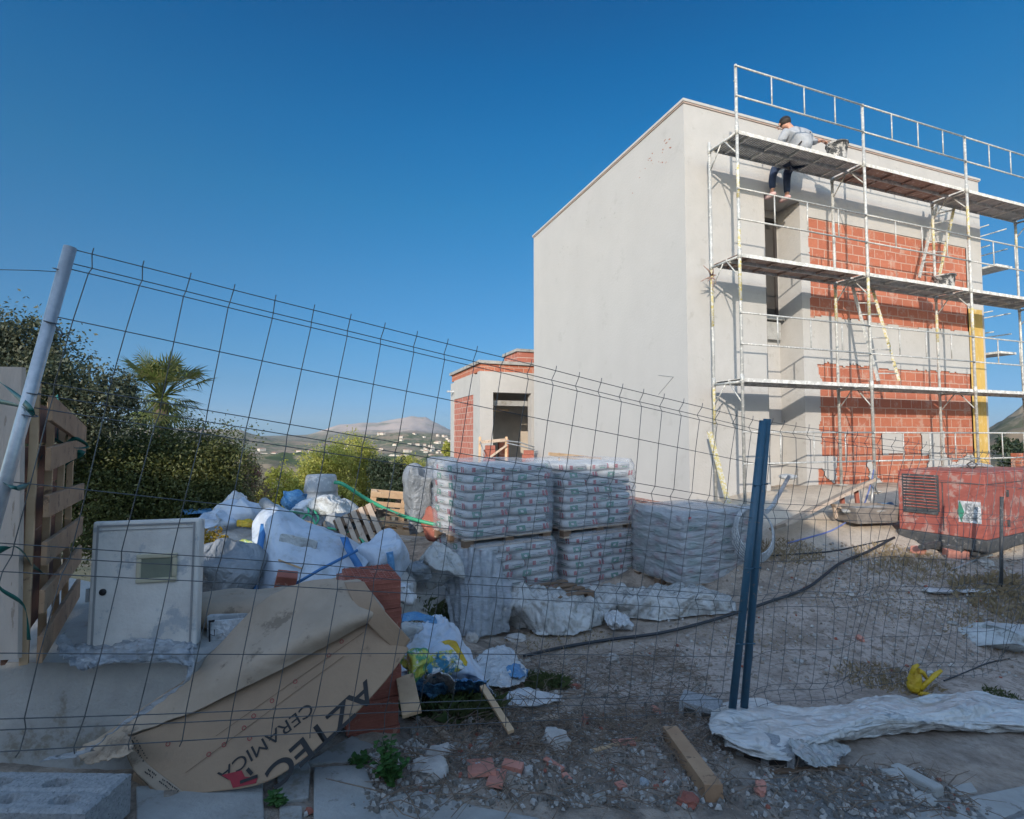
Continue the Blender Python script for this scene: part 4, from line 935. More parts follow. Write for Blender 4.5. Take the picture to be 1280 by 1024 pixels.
# ================================================================ FENCES
FR = [0, .027, .043, .148, .285, .31, .338, .489, .608, .633, .662, .816, .94, .967, 1.0]
KINK = {1, 5, 9, 13}
def fence(name, label, TL, TR, BL, BR, nv, posts, sag=0.0, r=.0020, wob=.01, seed=1, over=.03, warp=None):
    t = thing(name, label, 'fence', (BL.lerp(BR, .5)))
    nrm = (TR - TL).cross(BL - TL).normalized()
    if nrm.y < 0: nrm = -nrm
    g = random.Random(seed)
    def S(a, b):
        p = TL.lerp(TR, a).lerp(BL.lerp(BR, a), b)
        q = nrm * (wob * (noise.noise(Vector((a * 5, b * 4, seed))) * 2 + math.sin(a * PI) * 1.2))
        if warp: q = q + warp(a, b)
        return p + q
    mb = MB()
    for k, f in enumerate(FR):
        off = nrm * (.026 if k in KINK else 0)
        mb.tube([S(a, f) + off for a in np.linspace(-.004, 1.004, 26)], r, 5)
    for i in range(nv):
        a = (i + .35) / nv; pts = [S(a, -.014)]
        dn = (S(a, 1) - S(a, 0)).normalized(); j = g.uniform(-.002, .002)
        for k, f in enumerate(FR): pts.append(S(a + j * math.sin(k), f) + nrm * ((.026 if k in KINK else 0)))
        pts.append(S(a, 1.012)); mb.tube(pts, r, 5)
    mb.build('wire_mesh', X['wire'], t)
    for nm, a, b, rad, mt in posts:
        m2 = MB(); m2.tube([a, b], rad, 14)
        if mt == 'blue':
            for f in (.25, .5, .78): c = a.lerp(b, f); m2.tube([c + Vector((-.03, -.02, 0)), c + Vector((.03, -.02, 0))], .006, 6)
        m2.build(nm, X[mt], t)
    return t
# panel 1
TLp = P(92, 312, 1.9); BLp = P(-88, 945, 1.76); TRp = P(954, 528, 3.60); BRp = P(915, 889, 3.60)
f1 = fence('mesh_fence_panel', 'long sagging mesh fence panel between the galvanised pole and the blue posts', TLp, TRp, BLp, BRp, 24,
           [('pole', P(-96, 975, 1.74), P(88, 309, 1.89), .0200, 'galv'), ('blue_post', P(914, 899, 3.60), P(954, 526, 3.60), .025, 'blue')], seed=2, wob=.012)
mb = MB(); c = P(70, 412, 1.86)
mb.tube([c + Vector((0, 0, .01)), c + Vector((.02, -.01, 0)), c + Vector((.035, -.01, -.02)), c + Vector((.02, 0, -.025)), c + Vector((0, 0, 0))], .003, 5); mb.build('clip', X['wire'], f1)
mb = MB()
for px, py in ((76, 338), (64, 403), (40, 491), (37, 519), (-2, 612)):
    c = P(px, py, 1.89 - (py - 309) * .000225); ax = (P(88, 309, 1.89) - P(-96, 975, 1.74)).normalized(); s = ax.orthogonal().normalized(); u = ax.cross(s)
    mb.tube([c + (s * math.cos(a) + u * math.sin(a)) * .0222 + ax * .004 * math.sin(a) for a in np.linspace(0, 2 * PI, 13)], .0022, 5)
mb.build('tie_wire', X['wire'], f1)
TL2 = P(960, 527, 3.63); TR2 = P(1281, 573, 5.1); BL2 = P(931, 893, 3.63); BR2 = P(1240, 838, 4.9)
fence('mesh_fence_panel', 'second mesh fence panel running from the blue posts back past the red generator', TL2, TR2, BL2, BR2, 24,
      [('blue_post', P(929, 899, 3.63), P(959, 524, 3.63), .025, 'blue'), ('thin_post', P(1288, 838, 5.15), P(1300, 574, 5.2), .014, 'wire')], seed=5, wob=.05)
TL3 = P(1276, 572, 5.15); TR3 = P(1420, 560, 7.6); BL3 = P(1248, 842, 5.1); BR3 = P(1385, 760, 7.4)
fence('mesh_fence_panel', 'far mesh fence panel leaving the frame at the right edge', TL3, TR3, BL3, BR3, 22, [('thin_post', P(1385, 770, 7.5), P(1420, 556, 7.6), .02, 'blue')], seed=8, wob=.04)
mb = MB(); mb.tube([P(76, 340, 1.87), P(40, 338, 1.85), P(-10, 337, 1.84)], .0015, 5); tag(mb.build('loose_wire', X['wire']), 'single thin wire running left from the galvanised pole', 'wire')
# block foot of the fence
def footblock(name, label, c, size, rz, holes=True):
    L_, W2, H_ = size; t = None; mb = MB(); R = Matrix.Rotation(rz, 3, 'Z'); c = Vector(c)
    # top built as grid with sunk holes
    nx, ny = 64, 20; V = []; 
    for j in range(ny + 1):
        for i in range(nx + 1):
            x = (i / nx - .5) * L_; y = (j / ny - .5) * W2; z = H_ / 2
            if holes:
                for hx, hy in ((-.33, .18), (-.20, -.24), (-.06, .18), (.08, -.24), (.22, .18), (.35, -.24)):
                    q = ((x - hx * L_) / .042) ** 2 + ((y - hy * W2) / .020) ** 2
                    if q < 1.25: z = H_ / 2 - .05 * (1 if q < 1 else .4)
                if abs(y + .02 * W2) < .008: z -= .006
            z += noise.noise(Vector((x * 30, y * 30, 0))) * .0025
            ex = min(i, nx - i, j, ny - j)
            if ex == 0: z -= .008
            V.append(c + R @ Vector((x, y, z)))
    Fq = [(j * (nx + 1) + i, j * (nx + 1) + i + 1, (j + 1) * (nx + 1) + i + 1, (j + 1) * (nx + 1) + i) for j in range(ny) for i in range(nx)]
    b = len(V); bot = []
    ring = [i for i in range(nx + 1)] + [j * (nx + 1) + nx for j in range(1, ny + 1)] + [ny * (nx + 1) + i for i in range(nx - 1, -1, -1)] + [j * (nx + 1) for j in range(ny - 1, 0, -1)]
    for k in ring: p = V[k].copy(); V.append(Vector((p.x, p.y, c.z - H_ / 2)))
    n = len(ring); Fq += [(ring[k], b + k, b + (k + 1) % n, ring[(k + 1) % n]) for k in range(n)]
    mb.add(V, Fq); o = mb.build(name, X['block']); return tag(o, label, 'concrete block')
pf = P(0, 965, 1.98)
footblock('fence_foot_block', 'cast concrete fence foot with oval holes in the bottom left corner', (-1.86, 1.99, E - 1.36), (.80, .215, .15), -.02)

# ================================================================ PLINTH, PALLET, CABINETS AT LEFT
pl = thing('concrete_plinth', 'low pale concrete plinth under the meter cabinet and upright pallet', 'plinth', (-2.2, 2.5, E - 1.4))
mb = MB(); q = lambda x, y, z: Vector((x, y, E + z))
rows = [[q(-3.6, 2.30, -1.46), q(-2.6, 2.32, -1.46), q(-1.85, 2.36, -1.47), q(-1.42, 2.42, -1.5)], [q(-3.6, 2.37, -1.0), q(-2.6, 2.39, -1.0), q(-1.85, 2.43, -1.02), q(-1.44, 2.48, -1.04)], [q(-3.6, 3.9, -.98), q(-2.8, 3.6, -.985), q(-2.0, 3.2, -1.0), q(-1.46, 2.98, -1.02)]]
vs, fs = patch([rows[0], [a.lerp(b, .5) for a, b in zip(rows[0], rows[1])], rows[1]], 40, 12, .006, 3, 1, False); mb.add(vs, fs, 0, True)
vs, fs = patch([rows[1], [a.lerp(b, .5) for a, b in zip(rows[1], rows[2])], rows[2]], 40, 20, .006, 3, 2, False); mb.add(vs, fs, 0, True)
vs, fs = patch([[rows[0][3], rows[1][3]], [rows[0][3].lerp(Vector((-1.46, 2.98, E - 1.5)), .5), rows[1][3].lerp(rows[2][3], .5)], [Vector((-1.46, 2.98, E - 1.5)), rows[2][3]]], 10, 10, 0); mb.add(vs, fs)
mb.build('slab', X['concl'], pl)

def pallet(name, label, Mx, L_=1.2, W2=.8, nb=5, mats=('wood', 'woodg'), group=None, tw=None):
    """pallet lying flat in local coordinates (x length, y width), placed by matrix Mx"""
    t = thing(name, label, 'pallet', Mx.translation, 0, group); R = Mx.to_3x3(); g = random.Random(len(label))
    def bx(nm, c, s, m, tilt=0):
        mb = MB(); mb.box(Mx @ Vector(c), s, R @ Matrix.Rotation(tilt, 3, 'Z')); mb.build(nm, X[m], t, bevel=.003)
    for k in range(nb):
        y = (k / (nb - 1) - .5) * (W2 - .1); bx('board', (0, y, .13), (L_, min(.098, W2 / nb * .62) * (1 if k % 2 == 0 else .88), .02), mats[0], g.uniform(-.006, .006))
    for k in range(3):
        x = (k - 1) * (L_ - .1) / 2; bx('crosspiece', (x, 0, .11), (.10, W2, .018), mats[1])
        for j in range(3): bx('block', (x, (j - 1) * (W2 - .1) / 2, .062), (.098, .098, .078), mats[1])
    for j in range(3): bx('bottom_board', (0, (j - 1) * (W2 - .1) / 2, .011), (L_, .098, .02), mats[1])
    return t
def basis(o, ex, ey):
    ex = Vector(ex).normalized(); ey = Vector(ey); ez = ex.cross(ey).normalized(); ey = ez.cross(ex)
    m = Matrix((ex, ey, ez)).transposed().to_4x4(); m.translation = Vector(o); return m
# upright pallet at the left: boards horizontal, receding
pn = Vector((-2.02, 2.22, 0)); pfar = Vector((-2.74, 3.34, 0)); dr = (pfar - pn).normalized()
up_ = thing('upright_pallet', 'wooden crate-like pallet standing on edge at the left edge, tied to the pole', 'pallet', (-2.4, 2.8, E - .95))
zt, zb_ = lambda f: E + .27 - .20 * f, lambda f: E - .93
side = Vector((dr.y, -dr.x, 0))   # towards the right/camera side
def slat(c0, c1, h, th=.02, mat='slat', nm='slat', off=0.0):
    mb = MB(); a = pn + dr * c0[0] + side * off; b = pn + dr * c1[0] + side * off
    mb.beam(Vector((a.x, a.y, E + c0[1])), Vector((b.x, b.y, E + c1[1])), th, h); mb.build(nm, X[mat], up_, bevel=.003)
for z0, z1, h in ((.12, .00, .11), (-.10, -.06, .10), (-.30, -.33, .095), (-.50, -.53, .10), (-.70, -.70, .10), (-.90, -.90, .11)):
    slat((.02, z0), (1.10, z1), h, off=.055)
for c in (.06, .42, .76, 1.06):
    mb = MB(); a = pn + dr * c; mb.beam(Vector((a.x, a.y, E - .96)), Vector((a.x, a.y, E + .24 - .18 * c)), .03, .022, up=dr); mb.build('stringer', X['wood'], up_, bevel=.003)
for z, h in ((.06, .19), (-.15, .20), (-.36, .20), (-.57, .20), (-.77, .19), (-.90, .08)):
    slat((.03, z), (1.08, z * .98), h, .016, 'brownb', 'back_board', -.06)
# facing board of plywood in front
bd = thing('plywood_board', 'pale wide plywood board standing on end at the left edge behind the pole', 'board', P(5, 820, 2.17))
c = [P(-70, 457, 2.13), P(27, 459, 2.18), P(26, 500, 2.18), P(22, 824, 2.22), P(-75, 830, 2.12)]
mb = MB(); mb.prism(c, (0, 1, 0), .02); mb.build('panel', X['ply'], bd)
# green ties
def strap(label, pts, w=.012, mat='strapg'):
    mb = MB(); pts = [Vector(p) for p in pts]; n = 26
    path = [cr(pts, i / n * (len(pts) - 1)) for i in range(n + 1)]; vs = []; fs = []
    for i, p in enumerate(path):
        tn = (path[min(i + 1, n)] - path[max(i - 1, 0)]).normalized(); a = i * .22; s = Vector((0, -1, 0)).cross(tn); s = (s.normalized() * math.cos(a) + Vector((0, -1, 0)) * math.sin(a) * .5) * w
        vs += [p - s, p + s]
    fs = [(2 * i, 2 * i + 2, 2 * i + 3, 2 * i + 1) for i in range(n)]
    mb.add(vs, fs, 0, True); return tag(mb.build('plastic_tie', X[mat], solid=.0015), label, 'tie')
strap('green plastic tie wound around the pole near its middle', [P(-10, 500, 2.1), P(25, 508, 1.84), P(42, 518, 1.81), P(32, 505, 1.81), P(10, 485, 2.0), P(-12, 470, 2.1)], .010)
strap('green tie hanging down the far end of the upright pallet', [P(70, 495, 3.0), P(74, 520, 2.9), P(72, 545, 2.9), P(84, 562, 2.9), P(104, 566, 2.9), P(88, 575, 2.9), P(76, 590, 2.9), P(80, 612, 2.95), P(70, 600, 2.95)], .014)
strap('green tie crossing the pole near the left edge at cabinet height', [P(-10, 598, 1.9), P(10, 606, 1.79), P(24, 610, 1.84), P(40, 600, 2.4), P(52, 570, 2.6)], .010)
strap('wide green tie stretched from the plywood board to the pallet', [P(-10, 690, 2.0), P(20, 684, 2.05), P(40, 706, 2.3), P(52, 716, 2.45)], .018)
strap('green tie end hanging low on the plywood board', [P(-8, 712, 2.05), P(0, 735, 2.1), P(30, 758, 2.15), P(36, 800, 2.2)], .008)
# loose crown of tie on the pallet corner
strap('tangled green tie knotted on the pallet beside the hedge', [P(66, 548, 2.85), P(80, 555, 2.8), P(95, 560, 2.8), P(110, 558, 2.85), P(92, 548, 2.8), P(78, 566, 2.8), P(92, 572, 2.8), P(74, 580, 2.85)], .010)

# meter cabinet (door face towards the street)
def frameof(TLc, TRc, BLc): ex = (TRc - TLc); ez = (TLc - BLc); return ex, ez
def cabinet():
    TLc, TRc, BLc = P(106, 653, 2.52), P(242, 648, 2.62), P(106, 822, 2.50)
    ex = (TRc - TLc); W2 = ex.length; ex.normalize(); ez = (TLc - BLc); Hh = ez.length; ez = (ez - ex * ez.dot(ex)).normalized(); ey = ez.cross(ex)
    m = Matrix((ex, ey, ez)).transposed().to_4x4(); m.translation = BLc; t = thing('meter_cabinet', 'dirty white meter cabinet with small yellowed window standing on the plinth', 'cabinet', BLc)
    R = m.to_3x3(); B3 = lambda mb, x0, x1, y0, y1, z0, z1: mb.box(m @ Vector(((x0 + x1) / 2, (y0 + y1) / 2, (z0 + z1) / 2)), (x1 - x0, y1 - y0, z1 - z0), R)
    mb = MB(); B3(mb, .01, W2 - .01, .028, .10, 0, Hh - .01); mb.build('housing', X['cab'], t, bevel=.008)
    mb = MB(); B3(mb, 0, W2, 0, .024, 0, Hh); dr_ = mb.build('door', X['cab'], t, bevel=.012)
    mb = MB()
    for a in ((.022, W2 - .022, Hh - .026, Hh - .018), (.022, .030, .0, Hh - .026), (W2 - .030, W2 - .022, .0, Hh - .026)): B3(mb, a[0], a[1], -.005, -.001, a[2], a[3])
    B3(mb, .022, W2 - .022, -.003, -.001, Hh - .045, Hh - .042); s_ = mb.build('rib', X['rib'], t); s_.parent = dr_
    wx0, wx1, wz0, wz1 = W2 * .42, W2 * .80, Hh * .52, Hh * .74
    mb = MB()
    for a in ((wx0, wx1, wz1 - .022, wz1), (wx0, wx1, wz0, wz0 + .022), (wx0, wx0 + .022, wz0 + .022, wz1 - .022), (wx1 - .022, wx1, wz0 + .022, wz1 - .022)): B3(mb, a[0], a[1], -.012, -.001, a[2], a[3])
    w = mb.build('window_frame', X['cabt'], t, bevel=.012); w.parent = dr_
    mb = MB(); B3(mb, wx0 + .02, wx1 - .02, -.006, -.0015, wz0 + .02, wz1 - .02); mb.build('window', X['cabw'], t).parent = dr_
    mb = MB(); cc = m @ Vector((.06, -.004, Hh * .47)); mb.lathe(cc, [(0, -.006), (.014, -.006), (.016, 0), (.0, .003)], 14, axis=R @ Matrix.Rotation(PI / 2, 3, 'X')); mb.build('lock', X['ink'], t).parent = dr_
    mb = MB(); B3(mb, -.012, -.001, .0, .02, Hh * .40, Hh * .50); mb.build('hinge', X['galv'], t)
cabinet()
mb = MB(); t2 = thing('cable_box', 'pale grey cable box half hidden behind the cardboard, right of the meter cabinet', 'box', P(290, 820, 2.8))
c = [P(258, 770, 2.75), P(345, 763, 2.85), P(350, 860, 2.8), P(258, 862, 2.72)]; mb.prism(c, (0, 1, 0), .25); mb.build('housing', X['tub'], t2, bevel=.006)
mb = MB(); cc = [P(262, 776, 2.735), P(341, 769, 2.835), P(346, 856, 2.785), P(262, 858, 2.705)]; mb.prism(cc, (0, -1, 0), .008); mb.build('lid', X['white'], t2, bevel=.003)
mb = MB()
mb.tube([P(258 + 4, 808, 2.70), P(262, 776, 2.71)], .004, 5); mb.tube([P(261, 777, 2.71), P(268, 776, 2.715)], .006, 5); mb.tube([P(262, 793, 2.70), P(268, 795, 2.70), P(268, 787, 2.70)], .0022, 5); mb.build('latch', X['ink'], t2)
# beige sack over the cable box
vs, fs = blob(P(300, 760, 2.95), (.62, .34, .17), .15, .02, 6, 7, .7, tilt=(0, .05)); tag(MB().add(vs, fs, 0, True).build('paper_sack', X['cardl']), 'worn beige paper sack lying on the pale cable box', 'sack')
# plastic wrap on plinth
def sheetobj(name, label, cat, rows, mat, nu=60, nv=30, amp=.02, fr=6, seed=1, solid=.002, edge=.02, ridged=True, parent=None, group=None, fold=None):
    vs, fs = patch(rows, nu, nv, amp, fr, seed, ridged, edge, fold=fold); mb = MB(); mb.add(vs, fs, 0, True); o = mb.build(name, mat, parent, solid=solid, fix=False)
    return tag(o, label, cat, group) if parent is None else o
def gp(px, py, up=.03): return G(px, py, up) 
sheetobj('plastic_wrap', 'twisted clear plastic wrap lying along the foot of the meter cabinet', 'plastic',
         [[P(78, 790, 2.40), P(92, 805, 2.40), P(130, 808, 2.42), P(185, 800, 2.42), P(240, 806, 2.46)], [P(70, 812, 2.33), P(95, 826, 2.34), P(140, 822, 2.36), P(190, 812, 2.37), P(242, 818, 2.40)], [P(80, 826, 2.30), P(105, 836, 2.30), P(145, 830, 2.32), P(190, 826, 2.34), P(238, 834, 2.36)]], X['strands'], amp=.035, fr=14, seed=4)
sheetobj('plastic_film_strip', 'long translucent plastic strip trailing from the cabinet down beside the cardboard', 'plastic',
         [[P(243, 806, 2.42), P(240, 842, 2.34), P(200, 872, 2.28), P(150, 905, 2.22), P(112, 935, 2.2), P(60, 945, 2.2)], [P(232, 820, 2.40), P(232, 850, 2.32), P(190, 885, 2.26), P(140, 915, 2.2), P(100, 945, 2.18), P(55, 950, 2.18)]], X['strands'], 60, 10, .014, 12, 6)
# leaves on the plinth

# ================================================================ BRICK STACK + CARDBOARD
bs = thing('hollow_brick_stack', 'stack of red hollow bricks propping up the big cardboard', 'bricks', (-.75, 2.9, E - 1.62))
bx0 = P(437, 730, 2.82); bx1 = P(495, 726, 2.92); ex = Vector((bx1.x - bx0.x, bx1.y - bx0.y, 0)).normalized(); ey = Vector((-ex.y, ex.x, 0)); R3 = Matrix((ex, ey, Vector((0, 0, 1)))).transposed()
ztop = bx0.z; z = ztop; k = 0
while z > E - 1.68:
    hh = .155 if k else .16
    mb = MB(); c0 = Vector((bx0.x, bx0.y, z - hh / 2 + .003)); off = (0, .006, -.005, .008, -.006, .004)[k % 6]
    mb.box(c0 + ex * (.135 + off) + ey * .17, (.27, .34, hh - .004), R3)
    for j in range(5): mb.box(c0 + ex * (.135 + off) + ey * (-.001) + Vector((0, 0, (j - 2) * .03)), (.268, .004, .006), R3)
    for j in range(9): mb.box(c0 + ex * (.27 + off + .001) + ey * (.02 + j * .036), (.004, .006, hh - .01), R3)
    if k == 0:
        for j in range(8): mb.box(c0 + ex * (.135) + ey * (.03 + j * .041) + Vector((0, 0, hh / 2)), (.262, .006, .008), R3)
        for j in range(9): mb.box(c0 + ex * (.012 + j * .031) + ey * .17 + Vector((0, 0, hh / 2)), (.006, .33, .008), R3)
    mb.build('brick', [X['terra']], bs); z -= hh; k += 1
# second row of bricks to the left behind the cardboard
mb = MB(); mb.box(Vector((bx0.x - .06, bx0.y + .2, ztop - .09)), (.12, .24, .14), R3); mb.build('brick', X['terra'], bs)

cb = thing('cardboard_box', 'huge flattened cardboard carton with black lettering propped on the brick stack', 'cardboard', (-1.1, 2.3, E - 1.5))
A0, A1, A2 = P(482, 766, 2.66), P(165, 925, 2.30), P(345, 970, 2.31)
pnrm = (A1 - A0).cross(A2 - A0).normalized(); 
if pnrm.y > 0: pnrm = -pnrm
def OP(px, py, off=0.0):
    o = Vector((0, 0, E)); d = P(px, py, 1.0) - o; t = (A0 + pnrm * off - o).dot(pnrm) / d.dot(pnrm); return o + d * t
mb = MB()
out = [(478, 764), (512, 805), (508, 818), (488, 845), (430, 905), (385, 945), (345, 972), (262, 990), (206, 997), (168, 962), (155, 924), (185, 915), (235, 893), (300, 862), (360, 830), (420, 797)]
# fine fan mesh with slight warp
top_ = [(478, 764), (420, 797), (360, 830), (300, 862), (235, 893), (155, 924)]; bot_ = [(511, 812), (476, 858), (430, 905), (345, 972), (262, 990), (190, 990)]
vs, fs = patch([[OP(*p) for p in top_], [OP((a[0] + b[0]) / 2, (a[1] + b[1]) / 2) for a, b in zip(top_, bot_)], [OP(*p) for p in bot_]], 70, 30, .003, 2.5, 3, False, .003)
mb.add(vs, fs, 0, True); mb.build('printed_side', X['card'], cb, solid=.006, fix=False)
# narrow folded end with small print
vs, fs = patch([[OP(153, 924, .004), OP(167, 962, .004), OP(206, 997, .004)], [OP(170, 940, .004), OP(188, 958, .004), OP(232, 992, .004)]], 20, 6, .001, 3, 1, False); 
mb = MB(); mb.add(vs, fs, 0, True); mb.build('end_flap', X['cardl'], cb, solid=.005, fix=False)
mb = MB(); gg = random.Random(2)
for (x0, y0, x1, y1, n) in ((166, 922, 182, 950, 9), (182, 962, 194, 970, 5), (200, 974, 222, 990, 9)):
    for k in range(n):
        f = (k + .5) / n; cx_ = x0 + (x1 - x0) * f; cy_ = y0 + (y1 - y0) * f
        for s in (-1, 1):
            a = OP(cx_ + s * 2.2, cy_ - s * 1.5, .012); b = OP(cx_ + s * 2.2 + gg.uniform(-2, 2), cy_ - s * 1.5 + gg.uniform(1, 2.5), .012); mb.beam(a, b, .0035, .001, up=pnrm)
mb.build('small_print', X['ink'], cb)
# lower folded layer
vs, fs = patch([[OP(168, 965, -.02), OP(205, 996, -.02), OP(262, 990, -.02)], [OP(166, 974, -.05), OP(204, 1001, -.045), OP(262, 994, -.04)]], 20, 5, .002, 3, 1, False)
mb = MB(); mb.add(vs, fs, 0, True); mb.build('lower_flap', X['card'], cb, solid=.005, fix=False)
# lettering: runs from upper right down to the left, upside down as in the photo
def text_on(name, s, a, b, height, mat, off=.006, sx_fit=True, bold=0.0, wr=1.0):
    """baseline from pixel a to pixel b"""
    pa, pb = OP(*a, off), OP(*b, off); ex = (pb - pa); Lw = ex.length; ex.normalize(); ez = pnrm.copy(); ey = ez.cross(ex)
    m = Matrix((ex, ey, ez)).transposed().to_4x4(); m.translation = pa
    o = text_mesh(name, s, 1.0, X[mat], None, Matrix.Identity(4), font_off=bold)
    xs = [v.co.x for v in o.data.vertices]; w = max(xs) - min(xs); x0 = min(xs)
    Mi = MATX[cb.name].inverted(); hf = height / .72
    for v in o.data.vertices: v.co = Mi @ (m @ Vector(((v.co.x - x0) / w * Lw, v.co.y * hf, 0)))
    o.parent = cb; return o
text_on('lettering', 'AZTEC', (459, 849), (330, 966), .092, 'ink', bold=.016)
text_on('lettering', 'CERAMICA', (386, 878), (271, 967), .052, 'ink', bold=.0)
mb = MB(); mb.add([OP(*p, .007) for p in ((277, 969), (302, 963), (306, 971), (322, 972), (320, 979), (291, 985), (288, 976))], [tuple(range(7))]); mb.build('red_mark', X['redink'], cb)
mb = MB(); mb.beam(OP(300, 978, .010), OP(322, 970, .010), .012, .001, up=pnrm); mb.beam(OP(309, 961, .010), OP(315, 968, .010), .014, .001, up=pnrm); mb.build('lettering', X['ink'], cb)
mb = MB()
for px, py in ((427, 802), (411, 819), (369, 852), (340, 876), (317, 895), (305, 910), (280, 931), (261, 943), (312, 923), (210, 930)): 
    c = OP(px, py, .006); r_ = .008
    for k in range(10):
        a = k * PI / 5; b = a + PI / 5; ux = (A1 - A0).normalized(); uy = pnrm.cross(ux)
        mb.beam(c + (ux * math.cos(a) + uy * math.sin(a)) * r_, c + (ux * math.cos(b) + uy * math.sin(b)) * r_, .0025, .001, up=pnrm)
    mb.build('print_ring', X['redink'], cb); mb = MB()

mb = MB()
for a, b in (((455, 790), (270, 920)), ((430, 820), (232, 966))):
    mb.beam(OP(*a, .0065), OP(*b, .0065), .0018, .001, up=pnrm)
mb.build('crease', X['woodd'], cb)
# upper folded side (bulging towards us), fold line along the top edge
up_rows = [[OP(480, 765, .02), OP(420, 799, .03), OP(360, 832, .035), OP(300, 862, .03), OP(235, 893, .02), OP(152, 922, .01)],
           [P(478, 758, 2.63), P(410, 785, 2.52), P(345, 815, 2.46), P(285, 845, 2.42), P(215, 880, 2.38), P(138, 922, 2.34)],
           [P(455, 730, 2.78), P(395, 752, 2.68), P(335, 785, 2.60), P(280, 818, 2.52), P(212, 868, 2.43), P(122, 926, 2.36)],
           [P(448, 726, 2.82), P(390, 726, 2.78), P(333, 748, 2.70), P(262, 820, 2.56), P(205, 868, 2.46), P(112, 930, 2.38)]]
vs, fs = patch(up_rows, 90, 44, .016, 2.6, 5, True, .004); mb = MB(); mb.add(vs, fs, 0, True); mb.build('upper_flap', X['cardl'], cb, solid=.006, fix=False)
# big corner sheet folded over at right: pale inner face
vs, fs = patch([[P(455, 727, 2.74), P(476, 758, 2.60), P(513, 800, 2.60)], [P(430, 728, 2.76), P(452, 770, 2.6), P(500, 818, 2.60)]], 20, 10, .004, 4, 2, False); mb = MB(); mb.add(vs, fs, 0, True); mb.build('side_flap', X['card'], cb, solid=.006, fix=False)
# sheet behind: long beige carton lying left to the heap
rows = [[P(238, 800, 2.9), P(300, 790, 2.9), P(380, 760, 2.9), P(440, 745, 2.95)], [P(243, 770, 3.1), P(300, 752, 3.1), P(380, 738, 3.1), P(430, 728, 3.1)], [P(262, 748, 3.3), P(320, 738, 3.3), P(385, 730, 3.3), P(425, 722, 3.2)]]
sheetobj('carton_sheet', 'beige carton sheet lying between the cable box and the brick stack', 'cardboard', rows, X['cardl'], 40, 20, .012, 5, 3, .006, .005, False)
# folded papery crumple at lower left of the carton
sheetobj('crumpled_paper', 'crumpled grey paper and film under the left tip of the cardboard', 'paper', [[P(96, 938, 2.3), P(125, 925, 2.28), P(160, 915, 2.26)], [P(100, 948, 2.24), P(130, 938, 2.22), P(165, 925, 2.2)], [P(110, 955, 2.2), P(140, 950, 2.17), P(170, 940, 2.16)]], X['cardl'], 30, 16, .02, 14, 8)

# ================================================================ SACK STACKS ON PALLETS
def make_bag():
    L_, W2, H_ = .60, .42, .108; me_v = []; n = 14; m = 8
    mb = MB(); vs, fs = blob((0, 0, 0), (L_, W2, H_), 0, .006, 9, 3, .42, 26, 12); mb.add(vs, fs, 0, True)
    # print on both long sides and both ends
    def decal(x0, x1, z0, z1, mi, yy, sk=0.0):
        n_ = 3
        for s in (-1, 1):
            mb.add([(s * x0 - 0 + sk, s * yy, z0), (s * x1 + sk, s * yy, z0), (s * x1 + sk + .015, s * yy * .995, z1), (s * x0 + sk + .015, s * yy * .995, z1)], [(0, 1, 2, 3)], mi)
    yy = W2 / 2 + .006
    decal(-.27, -.235, -.030, .034, 2, yy, 0); decal(-.222, -.187, -.030, .034, 2, yy, 0)
    decal(-.16, -.03, .006, .018, 3, yy); decal(-.16, -.06, -.014, -.006, 3, yy)
    decal(.08, .21, -.034, .036, 1, yy); decal(.13, .17, -.014, .014, 0, yy + .002); decal(.0, .07, -.004, .006, 3, yy)
    for s in (-1, 1):
        xx = L_ / 2 + .005
        for (y0, y1, z0, z1, mi) in ((-.13, -.08, -.025, .028, 2), (-.03, .13, .004, .016, 3), (.0, .10, -.02, -.008, 1)):
            mb.add([(s * xx, s * y0, z0), (s * xx, s * y1, z0), (s * xx, s * y1, z1), (s * xx, s * y0, z1)], [(0, 1, 2, 3)], mi)
    return mb
BAGD = None
